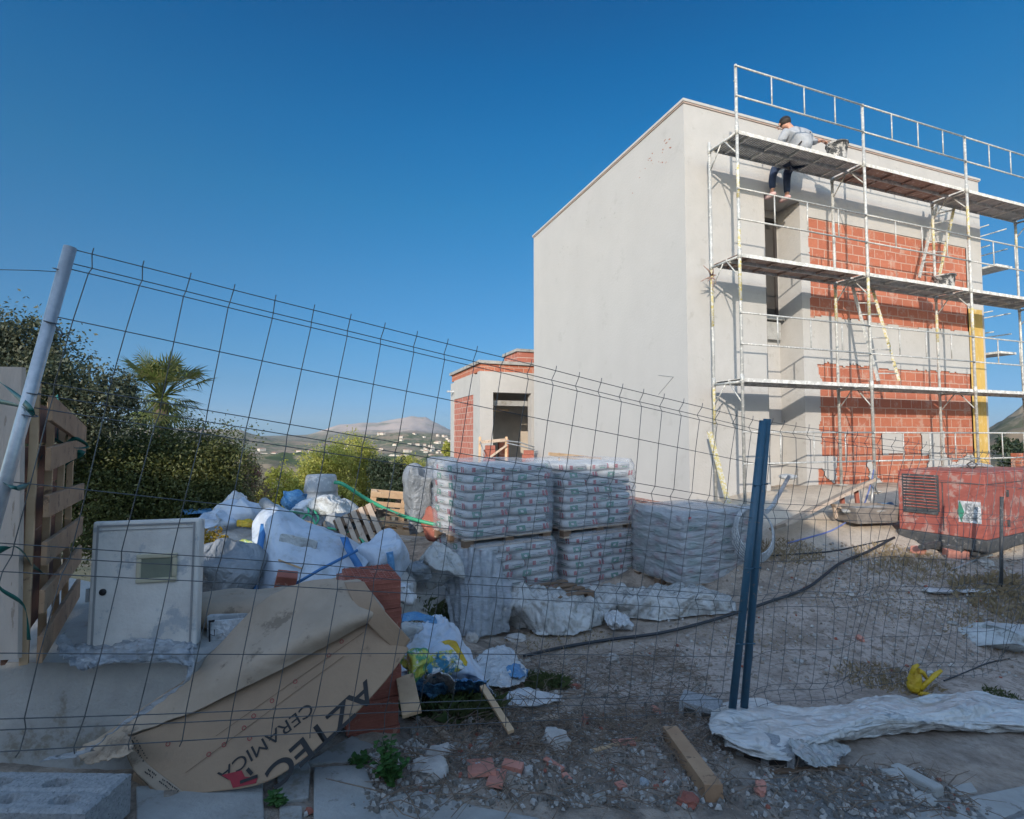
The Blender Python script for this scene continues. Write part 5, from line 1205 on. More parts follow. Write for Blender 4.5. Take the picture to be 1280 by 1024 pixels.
def sack_stack(label, C0, front, side, ztop, tiers, nl=8, fL=1.24, sL=.98, seed=1, first=False, filmhaze=False, tilt=0.0):
    """C0 near corner, front direction (right), side direction (back)"""
    global BAGD
    g = random.Random(seed); res = []
    fx = Vector((front[0], front[1], 0)).normalized(); sy = Vector((-fx.y, fx.x, 0)); ang = math.atan2(fx.y, fx.x)
    zt_ = ztop
    for ti in range(tiers):
        Hh = .115 * nl * .93 + .13; zb = zt_ - Hh; j = Vector((g.uniform(-.02, .02), g.uniform(-.02, .02), 0)) + (fx * .045 if ti else Vector())
        o = Vector((C0[0], C0[1], zb)) + j
        t = thing('sack_stack', label[ti], 'sack stack', o, ang, 'film-wrapped sack stacks on pallets')
        MT = MATX[t.name]
        for k in range(nl):
            lay = []
            a = (k % 2 == 0)
            if a: lay = [(fL * .25 + (0), .21, 0), (fL * .75, .21, 0), (fL * .18, .68, 1), (fL * .5, .68, 1), (fL * .82, .68, 1)]
            else: lay = [(fL * .18, .30, 1), (fL * .5, .30, 1), (fL * .82, .30, 1), (fL * .25, .78, 0), (fL * .75, .78, 0)]
            for (x, y, r) in lay:
                if BAGD is None:
                    b = make_bag().build('bag', [X['bag'], X['green'], X['redp'], X['greyp']], None, fix=False); BAGD = b.data
                else: b = bpy.data.objects.new('bag', BAGD); COL.objects.link(b)
                b.parent = t; sc = 1 if not r else 1
                b.location = (x + g.uniform(-.012, .012), y + g.uniform(-.012, .012), .13 + (k + .5) * .107); b.rotation_euler = (g.uniform(-.02, .02), g.uniform(-.02, .02), (PI / 2 if r else (0 if g.random() < .5 else PI)) + g.uniform(-.03, .03)); b.scale = (1, 1, 1.02)
                MATX[b.name] = MT
        # pallet parts
        mb = MB()
        for q in range(3):
            for w in range(3): mb.box((.06 + q * (fL - .12) / 2, .06 + w * (sL - .12) / 2, .055), (.12, .1, .08))
        mb.build('pallet_block', X['woodd'], t, world=False)
        mb = MB()
        for w in range(5): mb.box((fL / 2, .05 + w * (sL - .1) / 4, .107), (fL, .1, .022))
        for w in range(3): mb.box((fL / 2, .05 + w * (sL - .1) / 2, .0105), (fL, .1, .02))
        mb.build('pallet_board', X['woodg'], t, world=False)
        # film
        n = 96; mv = 34; V = []; top = .13 + nl * .108 + .035
        for jv in range(mv + 1):
            f = jv / mv; z = .115 + (top - .115) * min(1, f / .82); ins = 0 if f < .82 else ((f - .82) / .18) ** 1.2
            for i in range(n):
                a_ = 2 * PI * i / n; cx_, sx_ = math.cos(a_), math.sin(a_); m_ = max(abs(cx_), abs(sx_)); rx = cx_ / m_ ** .93; ry = sx_ / m_ ** .93
                hx, hy = fL / 2 + .03, sL / 2 + .03
                lay = abs(math.sin(PI * (z - .13) / .108)); bulge = .014 * lay - .012
                q = Vector((rx * 3, ry * 3, z * 9 + seed)); w_ = noise.noise(q) * .016 + (1 - abs(noise.noise(Vector((rx * 2, ry * 2, z * 22 + seed)))) * 2) * .009
                rr = 1 - ins; zz = z + (0.03 * math.sin(min(1, ins * 1.2) * PI / 2) if ins else 0) + noise.noise(Vector((rx * 2, ry * 2, seed))) * .012 * (f > .5)
                if f < .12: w_ += .02 * noise.noise(Vector((rx * 9, ry * 9, 1)))
                rnd = 1 - .06 * max(0, (z - top + .22) / .22) ** 2 if f < .82 else .94
                V.append((fL / 2 + rx * (hx + bulge + w_) * rr * rnd, sL / 2 + ry * (hy + bulge + w_) * rr * rnd, zz))
        Fq = [(jv * n + i, jv * n + (i + 1) % n, (jv + 1) * n + (i + 1) % n, (jv + 1) * n + i) for jv in range(mv) for i in range(n)]
        mb = MB(); mb.add(V, Fq, 0, True); mb.build('stretch_film', X['filmg' if filmhaze else 'film'], t, world=False, fix=False)
        zt_ = zb + .005
        res.append(t)
    return res
zt1 = E - .36
sack_stack(['top stack of wrapped sacks at left, tallest rounded film cap', 'bottom stack of wrapped sacks at left, film torn near the ground'], (-.544, 6.3), (.86, .51), None, zt1, 2, seed=3)
sack_stack(['upper wrapped sack stack directly left of the white wall corner, on a pallet', 'lower wrapped sack stack right of the torn one, skirted by plastic sheeting'], (.70, 7.02), (.86, .51), None, E - .37, 2, seed=8)
sack_stack(['lone low stack of sacks hazed by film, left of the blue posts'], (2.13, 6.67), (.90, .44), None, E - 1.0, 1, seed=12, filmhaze=True, sL=.95)
# sheets of plastic on the ground before the stacks
def gs(rows, up): return [[gp(px, py, u) if not isinstance(u, tuple) else P(px, py, u[0]) for (px, py, u) in r] for r in rows]
sheetobj('plastic_sheeting', 'wide dusty plastic sheet slumped in front of the left and middle sack stacks', 'plastic sheet',
         [[P(582, 745, 6.1), P(625, 742, 6.1), P(655, 730, 6.15), P(700, 735, 6.35), P(745, 742, 6.5), P(770, 755, 6.5)], [P(590, 765, 5.9), P(632, 760, 5.9), P(668, 752, 5.85), P(700, 750, 5.9), P(740, 758, 6.0), P(762, 768, 6.2)], [gp(600, 788), gp(640, 785), gp(672, 792), gp(705, 794), gp(735, 788), gp(756, 778)]], X['sheet'], 110, 50, .03, 2.6, 3, .003, .06, fold=(.05, 7, 1.6))
sheetobj('plastic_sheeting', 'pale plastic sheet spread on the dirt in front of the low hazed sack stack', 'plastic sheet',
         [[P(790, 735, 6.6), P(825, 730, 6.6), P(865, 732, 6.6), P(900, 738, 6.6)], [P(775, 752, 6.2), P(830, 745, 6.1), P(880, 742, 6.1), P(915, 750, 6.2)], [gp(765, 768), gp(820, 775), gp(870, 770), gp(922, 763)]], X['sheet'], 90, 40, .03, 2.6, 9, .003, .06, fold=(.035, 5, 2.2))
sheetobj('plastic_sheeting', 'narrow plastic sheet running between the two spread sheets', 'plastic sheet', [[P(735, 735, 6.7), P(770, 728, 6.9), P(800, 738, 6.9)], [P(740, 752, 6.3), P(775, 748, 6.4), P(805, 755, 6.4)], [gp(750, 772), gp(785, 768), gp(815, 768)]], X['sheet'], 50, 30, .03, 4, 13, .003, .04, fold=(.04, 4, 2))
sheetobj('plastic_rag', 'crumpled white printed plastic scrap beside the spread sheeting', 'plastic', [[gp(755, 768, .12), gp(768, 766, .14), gp(786, 772, .1)], [gp(757, 778, .10), gp(770, 777, .12), gp(790, 782, .06)], [gp(764, 786), gp(776, 786), gp(792, 785)]], X['white'], 30, 20, .06, 11, 5, .002, .03)
# leftover pallet end under the sheet
Mx = basis(P(690, 752, 6.35), (.86, .51, 0), (-.51, .86, 0)); pallet('buried_pallet', 'brown pallet half covered by sheeting below the left sack stacks', Mx, .8, .6, 4, ('woodd', 'woodd'))
# ================================================================ HEAP OF BAGS (left middle)
def bagobj(name, label, cat, px, py, d, sx, sy, sz, mat, rz=0, amp=.05, fr=4, seed=1, sq=.6, tilt=(0, 0), straps=(), group=None, **k):
    c = P(px, py, d); vs, fs = blob(c, (sx, sy, sz), rz, amp, fr, seed, sq, tilt=tilt, **k); mb = MB(); mb.add(vs, fs, 0, True)
    if not straps: return tag(mb.build(name, X[mat]), label, cat, group)
    t = thing(name, label, cat, c, 0, group); mb.build('sack', X[mat], t)
    for (m_, w, pts) in straps:
        m2 = MB(); pts = [P(*p) for p in pts]; n = 20; path = [cr(pts, i / n * (len(pts) - 1)) for i in range(n + 1)]; v2 = []
        for i, p in enumerate(path):
            tn = (path[min(i + 1, n)] - path[max(i - 1, 0)]).normalized(); s = tn.cross(Vector((0, 1, 0))).normalized() * w; v2 += [p - s, p + s]
        m2.add(v2, [(2 * i, 2 * i + 2, 2 * i + 3, 2 * i + 1) for i in range(n)], 0, True); m2.build('strap', X[m_], t, solid=.004)
    return t
def bigbag():
    c = P(375, 690, 4.7); t = thing('bulk_bag', 'large slumped white woven bulk bag with blue corner strap, centre of the rubbish heap', 'bulk bag', c)
    rows = [[P(338, 628, 5.5), P(352, 634, 5.4), P(385, 650, 5.3), P(430, 668, 5.2), P(470, 690, 5.2)],
            [P(318, 650, 4.9), P(345, 642, 4.75), P(382, 655, 4.7), P(424, 674, 4.7), P(462, 700, 4.8)],
            [P(312, 690, 4.55), P(340, 685, 4.4), P(380, 692, 4.35), P(420, 700, 4.4), P(456, 712, 4.5)],
            [P(308, 735, 4.4), P(340, 740, 4.2), P(380, 742, 4.2), P(415, 738, 4.25), P(450, 735, 4.4)],
            [P(306, 790, 4.3), P(340, 800, 4.1), P(380, 800, 4.1), P(415, 790, 4.2), P(450, 780, 4.4)]]
    vs, fs = patch(rows, 120, 90, .016, 1.7, 3, fold=(.028, 2.2, 3)); mb = MB(); mb.add(vs, fs, 0, True); mb.build('woven_cloth', X['woven'], t, solid=.004, fix=False)
    for nm, pts, w in (('strap', [(330, 655, 4.66), (324, 690, 4.42), (318, 735, 4.3), (316, 780, 4.22)], .028), ('strap', [(430, 672, 4.62), (438, 690, 4.45), (450, 712, 4.4), (452, 735, 4.3)], .035)):
        m2 = MB(); pp = [P(*p) for p in pts]; n = 16; path = [cr(pp, i / n * (len(pp) - 1)) for i in range(n + 1)]; v2 = []
        for p in path: v2 += [p - Vector((w, 0, 0)), p + Vector((w, 0, 0))]
        m2.add(v2, [(2 * i, 2 * i + 2, 2 * i + 3, 2 * i + 1) for i in range(n)], 0, True); m2.build(nm, X['strapb'], t, solid=.006)
    # rolled lip
    m2 = MB(); m2.tube([P(330, 628, 5.3), P(340, 638, 5.1), P(358, 652, 4.85), P(372, 662, 4.7)], [.05, .06, .05, .03], 10); m2.build('rolled_lip', X['greyt'], t)
bigbag()
bagobj('bulk_bag', 'smaller white bag with light blue band at the right foot of the big bulk bag', 'bulk bag', 480, 702, 4.9, .42, .4, .42, 'woven', .3, .05, 4, 5, .65, straps=[('bluep', .03, [(487, 690, 4.66), (489, 705, 4.64), (490, 722, 4.66)])])
bagobj('plastic_bag', 'crumpled pale bag heap touching the right edge of the hedge', 'bag', 300, 648, 6.3, .62, .5, .46, 'woven', .2, .09, 4, 8, .8)
bagobj('plastic_bag', 'small pointed white bag standing above the yellow flowers', 'bag', 292, 634, 6.6, .28, .25, .36, 'white', .2, .06, 6, 18, .9)
bagobj('plastic_bag', 'blue-grey bag low beside the left side of the bulk bag', 'bag', 268, 655, 6.0, .38, .35, .28, 'woven', 0, .06, 5, 28, .8)
bagobj('plastic_bag', 'small blue bag lump on top of the heap below the yellow-green bush', 'bag', 368, 628, 6.2, .30, .3, .30, 'bluep', 0, .05, 6, 38, .9)
bagobj('plastic_bag', 'round pale bag with pinkish rubble on the heap below the grey tub', 'bag', 415, 633, 6.0, .50, .42, .22, 'sackw', .1, .05, 6, 48, .85)
bagobj('plastic_bag', 'flat bluish bag between the grey tub and the bulk bag', 'bag', 388, 636, 6.1, .42, .35, .20, 'woven', .1, .06, 6, 58, .8)
bagobj('plastic_bag', 'grey-blue crumple of bags between bulk bag and leaning pallet', 'bag', 432, 655, 5.6, .46, .4, .26, 'greyt', -.2, .06, 6, 68, .8)
bagobj('plastic_bag', 'dark grey tarp lump in front of the yellow flowers', 'bag', 275, 710, 4.3, .62, .5, .40, 'greyt', -.1, .06, 4, 78, .7)
bagobj('plastic_bag', 'small turquoise and white bag behind the dark tarp lump', 'bag', 303, 692, 4.6, .20, .2, .20, 'grn', -.1, .04, 8, 88, .8)
bagobj('plastic_bag', 'yellow rag on the pale bag heap by the hedge', 'rag', 310, 655, 5.9, .22, .14, .09, 'yelp', -.1, .03, 9, 98, .8)
bagobj('tarpaulin', 'grey tarp bundle behind the left sack stack near the small pallet', 'tarp', 530, 622, 7.6, .55, .5, .85, 'greyt', .3, .06, 3, 108, .6)
bagobj('tarpaulin', 'pale lump of tarp left of the grey bundle behind the sack stacks', 'tarp', 517, 628, 7.9, .22, .3, .50, 'sackw', .3, .04, 5, 118, .8)
bagobj('grey_crate', 'grey block shape peeping over the left sack stack', 'crate', 552, 583, 8.3, .45, .4, .30, 'greyt', .3, .01, 3, 128, .4)
bagobj('orange_net', 'orange rag at the foot of the grey tarp bundle', 'net', 541, 655, 7.2, .28, .2, .40, 'terra', .3, .05, 5, 138, .8)
bagobj('plastic_bag', 'clump of white and grey plastic at the left foot of the sack stacks', 'bag', 548, 705, 6.0, .50, .4, .42, 'sheet', .2, .09, 5, 148, .9)
bagobj('plastic_bag', 'small grey bag on the dirt left of the torn sack stack', 'bag', 520, 715, 5.8, .32, .3, .26, 'greyt', .5, .06, 6, 158, .9)
sheetobj('torn_sack', 'torn white film skirt with dark streaks under the left sack stacks', 'plastic', [[P(556, 690, 6.35), P(585, 685, 6.18), P(618, 692, 6.25), P(640, 735, 6.2)], [P(556, 735, 6.1), P(588, 735, 5.9), P(618, 745, 5.9), P(640, 758, 5.95)], [gp(560, 788), gp(590, 796), gp(618, 794), gp(638, 790)]], X['strands'], 60, 60, .03, 3, 7, .003, .08, fold=(.045, 6, 1.2))
# tub
tb = thing('grey_tub', 'upturned grey plastic tub on top of the rubbish heap', 'tub', P(400, 625, 6.9))
mb = MB(); b0 = P(401, 626, 6.9); mb.lathe(b0, [(.22, 0), (.235, 0), (.235, .05), (.215, .06), (.205, .12), (.215, .13), (.21, .15), (.19, .31), (.175, .335), (0, .34)], 28); mb.build('shell', X['tub'], tb)
mb = MB(); mb.tube([b0 + Vector((.236 * math.cos(a), .236 * math.sin(a), .025)) for a in np.linspace(0, 2 * PI, 30)], .012, 6); mb.build('rim', X['greyt'], tb)
# pile of dirt under the heap (so that nothing floats)
def mound(name, label, px, py, d, sx, sy, sz, mat, seed=1):
    c = P(px, py, d); vs, fs = blob((c.x, c.y, c.z - sz * .5), (sx, sy, sz), 0, .10, 2, seed, .9, 60, 30); MB_ = MB(); MB_.add(vs, fs, 0, True); return tag(MB_.build(name, X[mat]), label, 'rubbish heap')
mound('rubbish_heap', 'low heap of dusty rubble and grey scraps carrying the bags', 385, 668, 6.0, 2.9, 2.2, 1.2, 'stone', 3)
# green cords on heap
for k, (pts, lb) in enumerate(((((325, 655, 5.9), (345, 640, 5.9), (365, 640, 5.9), (388, 645, 5.8), (395, 660, 5.6)), 'green cord looping over the left part of the heap'),
                               (((380, 625, 6.2), (386, 640, 5.9), (378, 650, 5.8), (390, 658, 5.7), (398, 648, 5.8), (388, 632, 6.0)), 'tangle of green cord right of the blue bag'),
                               (((410, 660, 5.5), (430, 664, 5.4), (448, 670, 5.3), (462, 690, 5.1)), 'turquoise cord running down beside the leaning pallet'))):
    mb = MB(); pp = [P(*p) for p in pts]; mb.tube([cr(pp, i / 24 * (len(pp) - 1)) for i in range(25)], .012, 6); tag(mb.build('cord', X['gpipe']), lb, 'cord')
mb = MB(); pp = [P(418, 603, 6.8), P(430, 606, 6.8), P(455, 622, 6.9), P(490, 640, 7.0), P(520, 650, 7.1), P(545, 656, 7.1)]; mb.tube([cr(pp, i / 30 * 5) for i in range(31)], .024, 8); mb.build
o = mb.build('plastic_pipe', X['gpipe']); tag(o, 'bright green plastic pipe slanting from the grey tub down to the sack stacks', 'pipe')
mb = MB(); mb.tube([P(364, 733, 3.9), P(400, 712, 4.0), P(447, 688, 4.2)], .012, 6); tag(mb.build('iron_rod', X['strapb']), 'thin dark blue rod lying across the bulk bag', 'rod')
mb = MB(); mb.box(P(357, 728, 3.9), (.14, .1, .14), Euler((.3, .2, .4)).to_matrix()); tag(mb.build('brick_chunk', X['terra'], bevel=.006), 'dark red brick chunk in front of the bulk bag', 'brick')
mb = MB(); mb.beam(P(348, 700, 4.25), P(378, 711, 4.25), .01, .012); tag(mb.build('wood_sliver', X['wood']), 'thin white sliver lying on the front of the bulk bag', 'stick')
tag(bagobj('sun_streak', 'pale rectangular panel painted as a sun streak on the front of the bulk bag', 'label', 373, 677, 4.42, .32, .02, .085, 'sackw', 0, .004, 4, 3, .3, tilt=(0, .2)), None)  # pale panel standing in for the streak of sun on the bag
g = random.Random(77)
for k in range(22):
    px, py, d = g.uniform(250, 480), g.uniform(632, 712), 0; d = 7.2 - (py - 632) * .030; c = P(px, py, d); w = g.uniform(.08, .22); a = g.uniform(0, 6.3); ux = Vector((math.cos(a), math.sin(a), g.uniform(-.4, .4))) * w; uy = Vector((-math.sin(a), math.cos(a), g.uniform(-.5, .7))) * w * g.uniform(.4, .9)
    vs, fs = patch([[c - ux - uy, c - uy * 1.2, c + ux - uy], [c - ux, c + Vector((0, 0, .04)), c + ux * .9], [c - ux + uy, c + uy * .8, c + ux + uy]], 18, 18, .03, 9, k, True, .02); mb = MB(); mb.add(vs, fs, 0, True)
    tag(mb.build('torn_scrap', X[('white', 'greyt', 'cardl', 'woven', 'sheet', 'bluep', 'terra')[k % 7]], solid=.002, fix=False), 'small torn scrap strewn over the rubbish heap', 'scrap', 'scraps on the rubbish heap')
for k, (a, b, lb) in enumerate((((455, 706, 4.9), (500, 690, 5.3), 'thin board lying on the heap left of the torn film skirt'), ((318, 655, 5.6), (352, 640, 5.9), 'short lath sticking out behind the bulk bag'), ((470, 668, 5.8), (512, 676, 5.6), 'broken slat lying right of the leaning pallet'))):
    mb = MB(); mb.beam(P(*a), P(*b), .07, .02); tag(mb.build('broken_board', X['woodg']), lb, 'board')
# leaning small pallets
Mx = basis(P(454, 668, 5.4), (.55, -.35, -1.0), (.80, .2, .3)); pallet('leaning_pallet', 'grey weathered pallet leaning steeply on the heap right of the bulk bag', Mx, .46, .42, 5, ('woodg', 'woodd'))
Mx = basis(P(502, 640, 9.4), (.93, .3, -.12), (0, -.25, 1.0)); pallet('tilted_pallet', 'pale timber pallet propped upright beyond the heap, left of the grey tarp', Mx, 1.15, .75, 5, ('wood', 'wood'))
mb = MB(); mb.beam(P(535, 590, 12), P(560, 574, 12.3), .3, .06); mb.beam(P(535, 594, 12), P(556, 594, 12.2), .3, .05); tag(mb.build('tile_stack', X['terrad']), 'small pile of pinkish tiles left of the annex corner', 'tiles')
# yellow flowering plant
plant('flowering_plant', 'low plant with yellow and orange flowers between hedge and meter cabinet', 'plant', [L(258, 672, 4.6, 16, 14, 12), L(276, 682, 4.5, 14, 12, 10), L(292, 690, 4.5, 10, 8, 8), L(250, 690, 4.6, 10, 18, 8)], X['yfl'], 1500, .032, seed=21, trunk_r=.015, crown='flowers', stem='stem')

# ================================================================ PLASTIC BAGS ON THE GRASS
tuft('dry_weeds', 'bushy dry and green weeds behind the bags by the brick stack', 'weeds', 545, 775, 700, .34, .42, X['grassg'], 3, .9, True, .004)
tuft('dry_straw', 'straw-coloured weeds between the brick stack and the sack stacks', 'weeds', 560, 745, 500, .40, .45, X['grassd'], 4, .9, True, .004)
tuft('green_grass', 'dark green grass tuft under the blue and yellow bags', 'grass', 560, 888, 1500, .17, .30, X['grassg'], 5, 1.0, True, .003)
tuft('grass_tuft', 'green grass tuft right of the torn white sheet', 'grass', 682, 858, 500, .13, .16, X['grassg'], 6, 1.0, True, .003)
tuft('dry_grass', 'dry grass at the foot of the generator', 'grass', 1128, 704, 1100, .10, .62, X['grassd'], 7, .8, True, .0025)
tuft('dry_grass', 'dry grass right of the generator stake', 'grass', 1262, 745, 1000, .15, .6, X['grassd'], 8, .9, True, .0025)
tuft('dry_grass', 'yellowed grass patch between coil of hose and ramp', 'grass', 985, 690, 1300, .08, .45, X['grassd'], 9, .8, True, .0025)
tuft('dry_grass', 'straw-coloured patch across the track', 'grass', 1065, 742, 900, .05, .8, X['grassd'], 12, .8, True, .0025)
tuft('dry_grass', 'low dark straw left of the yellow glove', 'grass', 1110, 852, 800, .07, .42, X['grassd'], 10, 1.0, True, .003)
tuft('green_grass', 'small green patch right of the yellow glove', 'grass', 1250, 868, 250, .06, .15, X['grassg'], 11, 1.0, True, .003)
tuft('dry_grass', 'dusty grass under the plastic sheeting edge', 'grass', 700, 800, 500, .06, .6, X['grassd'], 13, 1.0, True, .003)
tuft('green_grass', 'weeds at the lower left foot of the brick heap', 'grass', 520, 800, 500, .20, .3, X['grassg'], 14, 1.0, True, .004)
def leafy(name, label, px, py, n, h_, spread, seed):
    g = random.Random(seed); b = G(px, py); t = thing(name, label, 'weed', b); mb = MB(); ml = MB()
    for i in range(n):
        az = g.uniform(0, 2 * PI); ln = g.uniform(.1, 1) * spread; hh = h_ * g.uniform(.4, 1); tip = b + Vector((math.cos(az) * ln, math.sin(az) * ln * .7, hh)); mid = b.lerp(tip, .5) + Vector((0, 0, hh * .12))
        mb.tube([b, mid, tip], [.0035, .0028, .0015], 5)
        for q in range(9):
            f = .2 + .8 * q / 8; p = b.lerp(mid, f * 2) if f < .5 else mid.lerp(tip, f * 2 - 1); a = g.uniform(0, 2 * PI); d = Vector((math.cos(a), math.sin(a), g.uniform(-.1, .5))).normalized(); s = d.cross(Vector((0, 0, 1))).normalized(); l_ = g.uniform(.025, .05); u = s.cross(d) * .006
            ml.add([p, p + d * l_ * .35 + s * l_ * .3 + u, p + d * l_ * .75 + s * l_ * .22, p + d * l_, p + d * l_ * .75 - s * l_ * .22, p + d * l_ * .35 - s * l_ * .3 + u], [(0, 1, 2, 3, 4, 5)])
    mb.build('stem', X['weed'], t); ml.build('leaves', X['weed'], t, fix=False)
leafy('weed', 'leafy green weed growing between the paving slabs and the rubble', 488, 985, 20, .22, .10, 3)
leafy('weed', 'tiny green sprout in the gap between two pale slabs', 346, 1010, 6, .05, .06, 4)
leafy('weed', 'small dark weed at the top of the paving crack left of the leafy weed', 448, 957, 6, .05, .05, 5)
pz = P(213, 848, 2.42)
leafy('weed', 'small green weed sprouting beside the plastic strip on the plinth', 213, 948, 8, .18, .05, 6)
def hp(px, py, d): return P(px, py, d)
sheetobj('woven_sack', 'white and yellow woven sack draped over the weeds right of the brick stack', 'sack',
         [[P(540, 770, 3.9), P(552, 768, 3.9), P(562, 775, 3.9), P(572, 790, 3.9)], [P(505, 808, 3.6), P(535, 795, 3.6), P(570, 800, 3.6), P(598, 828, 3.6)], [P(500, 838, 3.35), P(540, 830, 3.35), P(585, 840, 3.35), P(612, 858, 3.35)], [gp(510, 862, .10), gp(545, 858, .12), gp(590, 862, .1), gp(622, 880, .04)]], X['woven'], 70, 54, .014, 4, 3, .002, .02, fold=(.022, 3, 4))
sheetobj('printed_bag', 'bright yellow printed panel of the draped sack', 'bag', [[P(548, 803, 3.52), P(560, 801, 3.52), P(571, 803, 3.52)], [P(552, 818, 3.45), P(566, 815, 3.45), P(580, 822, 3.45)], [P(566, 838, 3.38), P(578, 836, 3.38), P(592, 843, 3.38)]], X['yelp'], 24, 24, .02, 8, 4, .002, .01)
bagobj('plastic_bag', 'little white bag among the straw left of the sack stacks', 'bag', 505, 742, 4.6, .22, .18, .16, 'white', .4, .05, 7, 208, .9)
bagobj('plastic_bag', 'crushed pale bag between the brick stack and the draped sack', 'bag', 512, 790, 3.7, .22, .18, .16, 'sheet', .4, .05, 7, 218, .9)
bagobj('printed_bag', 'crumpled yellow and green shopping bag under the woven sack', 'bag', 550, 832, 3.18, .26, .16, .14, 'multi', .1, .045, 11, 7, .9)
bagobj('printed_bag', 'crumpled green and white shopping bag beside the cardboard corner', 'bag', 518, 830, 3.10, .18, .14, .15, 'grn', .1, .04, 12, 17, .9)
sheetobj('plastic_bag', 'flat blue plastic bag lying at the top of the bag pile', 'bag', [[P(496, 770, 3.85), P(520, 766, 3.85), P(545, 772, 3.8)], [P(497, 778, 3.8), P(520, 776, 3.78), P(546, 780, 3.78)]], X['bluep'], 30, 10, .02, 8, 4, .004, .01)
sheetobj('plastic_bag', 'blue and white plastic strip below the printed bags', 'bag', [[P(498, 850, 3.15), P(540, 852, 3.15), P(575, 848, 3.2), P(608, 852, 3.2)], [gp(502, 872, .07), gp(535, 874, .08), gp(575, 868, .08), gp(612, 866, .06)]], X['bluep'], 50, 16, .035, 9, 4, .003, .02)
sheetobj('plastic_bag', 'white bag mouth spilled beside the blue strip', 'bag', [[P(535, 842, 3.05), P(552, 838, 3.05), P(570, 850, 3.05)], [gp(520, 866, .09), gp(548, 866, .1), gp(566, 868, .08)]], X['white'], 30, 16, .03, 10, 6, .003, .02)
sheetobj('torn_sheet', 'torn white plastic sheet with a blue mark right of the bags', 'plastic', [[gp(590, 825, .05), gp(622, 808, .12), gp(640, 812, .10)], [gp(596, 842, .05), gp(632, 832, .12), gp(656, 838, .10)], [gp(600, 855, .05), gp(630, 862, .08), gp(655, 850, .06)]], X['white'], 40, 24, .035, 7, 7, .002, .03)
sheetobj('plastic_bag', 'small translucent blue bag on the torn white sheet', 'bag', [[gp(634, 836, .12), gp(646, 832, .14), gp(658, 838, .1)], [gp(636, 848, .08), gp(648, 848, .1), gp(660, 846, .06)]], X['bluep'], 20, 12, .03, 10, 9, .002, .01)
sheetobj('torn_sheet', 'flat white slab-like sheet pointing right on the dry weeds', 'plastic', [[gp(634, 866, .05), gp(655, 860, .07), gp(680, 866, .05), gp(702, 870, .03)], [gp(632, 880, .03), gp(656, 884, .03), gp(682, 880, .03), gp(700, 876, .02)]], X['white'], 30, 12, .012, 6, 11, .006, .01)

# ================================================================ TIMBER, BRICK SHARDS, STONES
def gplank(name, label, a, b, w, h_, mat, up=.0, upb=None, bev=.003):
    pa = G(*a); pb = G(*b); pa.z += h_ / 2 + up; pb.z += h_ / 2 + (up if upb is None else upb); mb = MB(); mb.beam(pa, pb, w, h_); return tag(mb.build(name, X[mat], bevel=bev), label, 'plank')
gplank('timber_beam', 'thick squared timber beam with dark side lying on the gravel at bottom centre', (838, 925), (893, 1003), .088, .08, 'slat', 0)
mb = MB(); mb.beam(P(506, 846, 2.95), P(515, 893, 2.68), .095, .022, up=(0, -.5, 1)); tag(mb.build('short_plank', X['wood'], bevel=.003), 'short pale plank leaning from the bags to the ground', 'plank')
mb = MB(); mb.beam(P(603, 858, 3.15), P(639, 915, 2.82), .036, .02, up=(0, -.3, 1)); tag(mb.build('thin_batten', X['wood'], bevel=.003), 'thin pale batten lying diagonally below the draped sack', 'plank')
def shard(label, px, py, s, rz, name='brick_shard', mat='pinkb', tilt=(.1, .05), group=None):
    b = G(px, py); mb = MB(); R = Euler((tilt[0], tilt[1], rz)).to_matrix(); mb.box(b + Vector((0, 0, s[2] / 2)), s, R)
    for k in range(max(2, int(s[0] / .03))): mb.box(b + R @ Vector(((k + .5) * s[0] / max(2, int(s[0] / .03)) - s[0] / 2, 0, s[2] / 2)) + Vector((0, 0, s[2] / 2)), (.004, s[1] * .96, .003), R)
    return tag(mb.build(name, X[mat], bevel=.003), label, 'brick', group)
shard('larger left half of the flat broken brick tile on the rubble', 601, 962, (.13, .20, .02), .12, tilt=(-.25, 0))
shard('narrower right half of the flat broken brick tile on the rubble', 621, 975, (.075, .19, .02), -.12, tilt=(-.25, .1))
shard('orange brick corner piece right of the broken tile', 641, 962, (.10, .05, .03), -.3)
shard('long pink brick splinter in the middle of the gravel', 692, 958, (.12, .028, .018), -.75)
shard('small pink brick splinter below the long one', 709, 975, (.06, .028, .018), -1.1)
shard('reddish tile fragment under the twigs left of the beam', 780, 930, (.13, .05, .015), .2)
shard('red brick fragment near the bottom of the gravel', 776, 985, (.05, .04, .02), .5)
shard('red brick lying under the front edge of the generator', 1195, 697, (.26, .12, .10), -.1, 'loose_brick')
shard('red brick left of the one under the generator', 1148, 692, (.14, .12, .09), .4, 'loose_brick')
def rock(label, px, py, s, seed, mat='stone', name='stone', flat=.35, group=None, up=0):
    b = G(px, py); vs, fs = rockmesh(b + Vector((0, 0, s[2] * .3 + up)), s, seed, seed * .7, flat, 3); mb = MB(); mb.add(vs, fs, 0, False); return tag(mb.build(name, X[mat]), label, 'stone', group)
rock('pale angular lump of concrete above the pink brick splinter', 696, 934, (.16, .13, .11), 3)
rock('roundish grey stone right of the leafy weed', 538, 968, (.16, .13, .08), 4)
rock('grey stone behind the roundish one near the leafy weed', 548, 948, (.13, .09, .07), 5)
rock('flat yellowish stone above the broken tile', 606, 927, (.13, .06, .04), 6, 'concl')
rock('small pale stone right of the orange brick piece', 660, 968, (.06, .05, .04), 7)
rock('pale stone on the dirt right of the hose end', 766, 826, (.11, .09, .07), 8)
rock('bluish stone beside the torn film skirt', 645, 800, (.22, .14, .07), 9)
rock('grey stone under the end of the plastic skirt', 590, 802, (.12, .10, .10), 10)
rock('tiny blue-white lump near the bottom of the gravel', 805, 980, (.05, .04, .03), 11, 'tub')
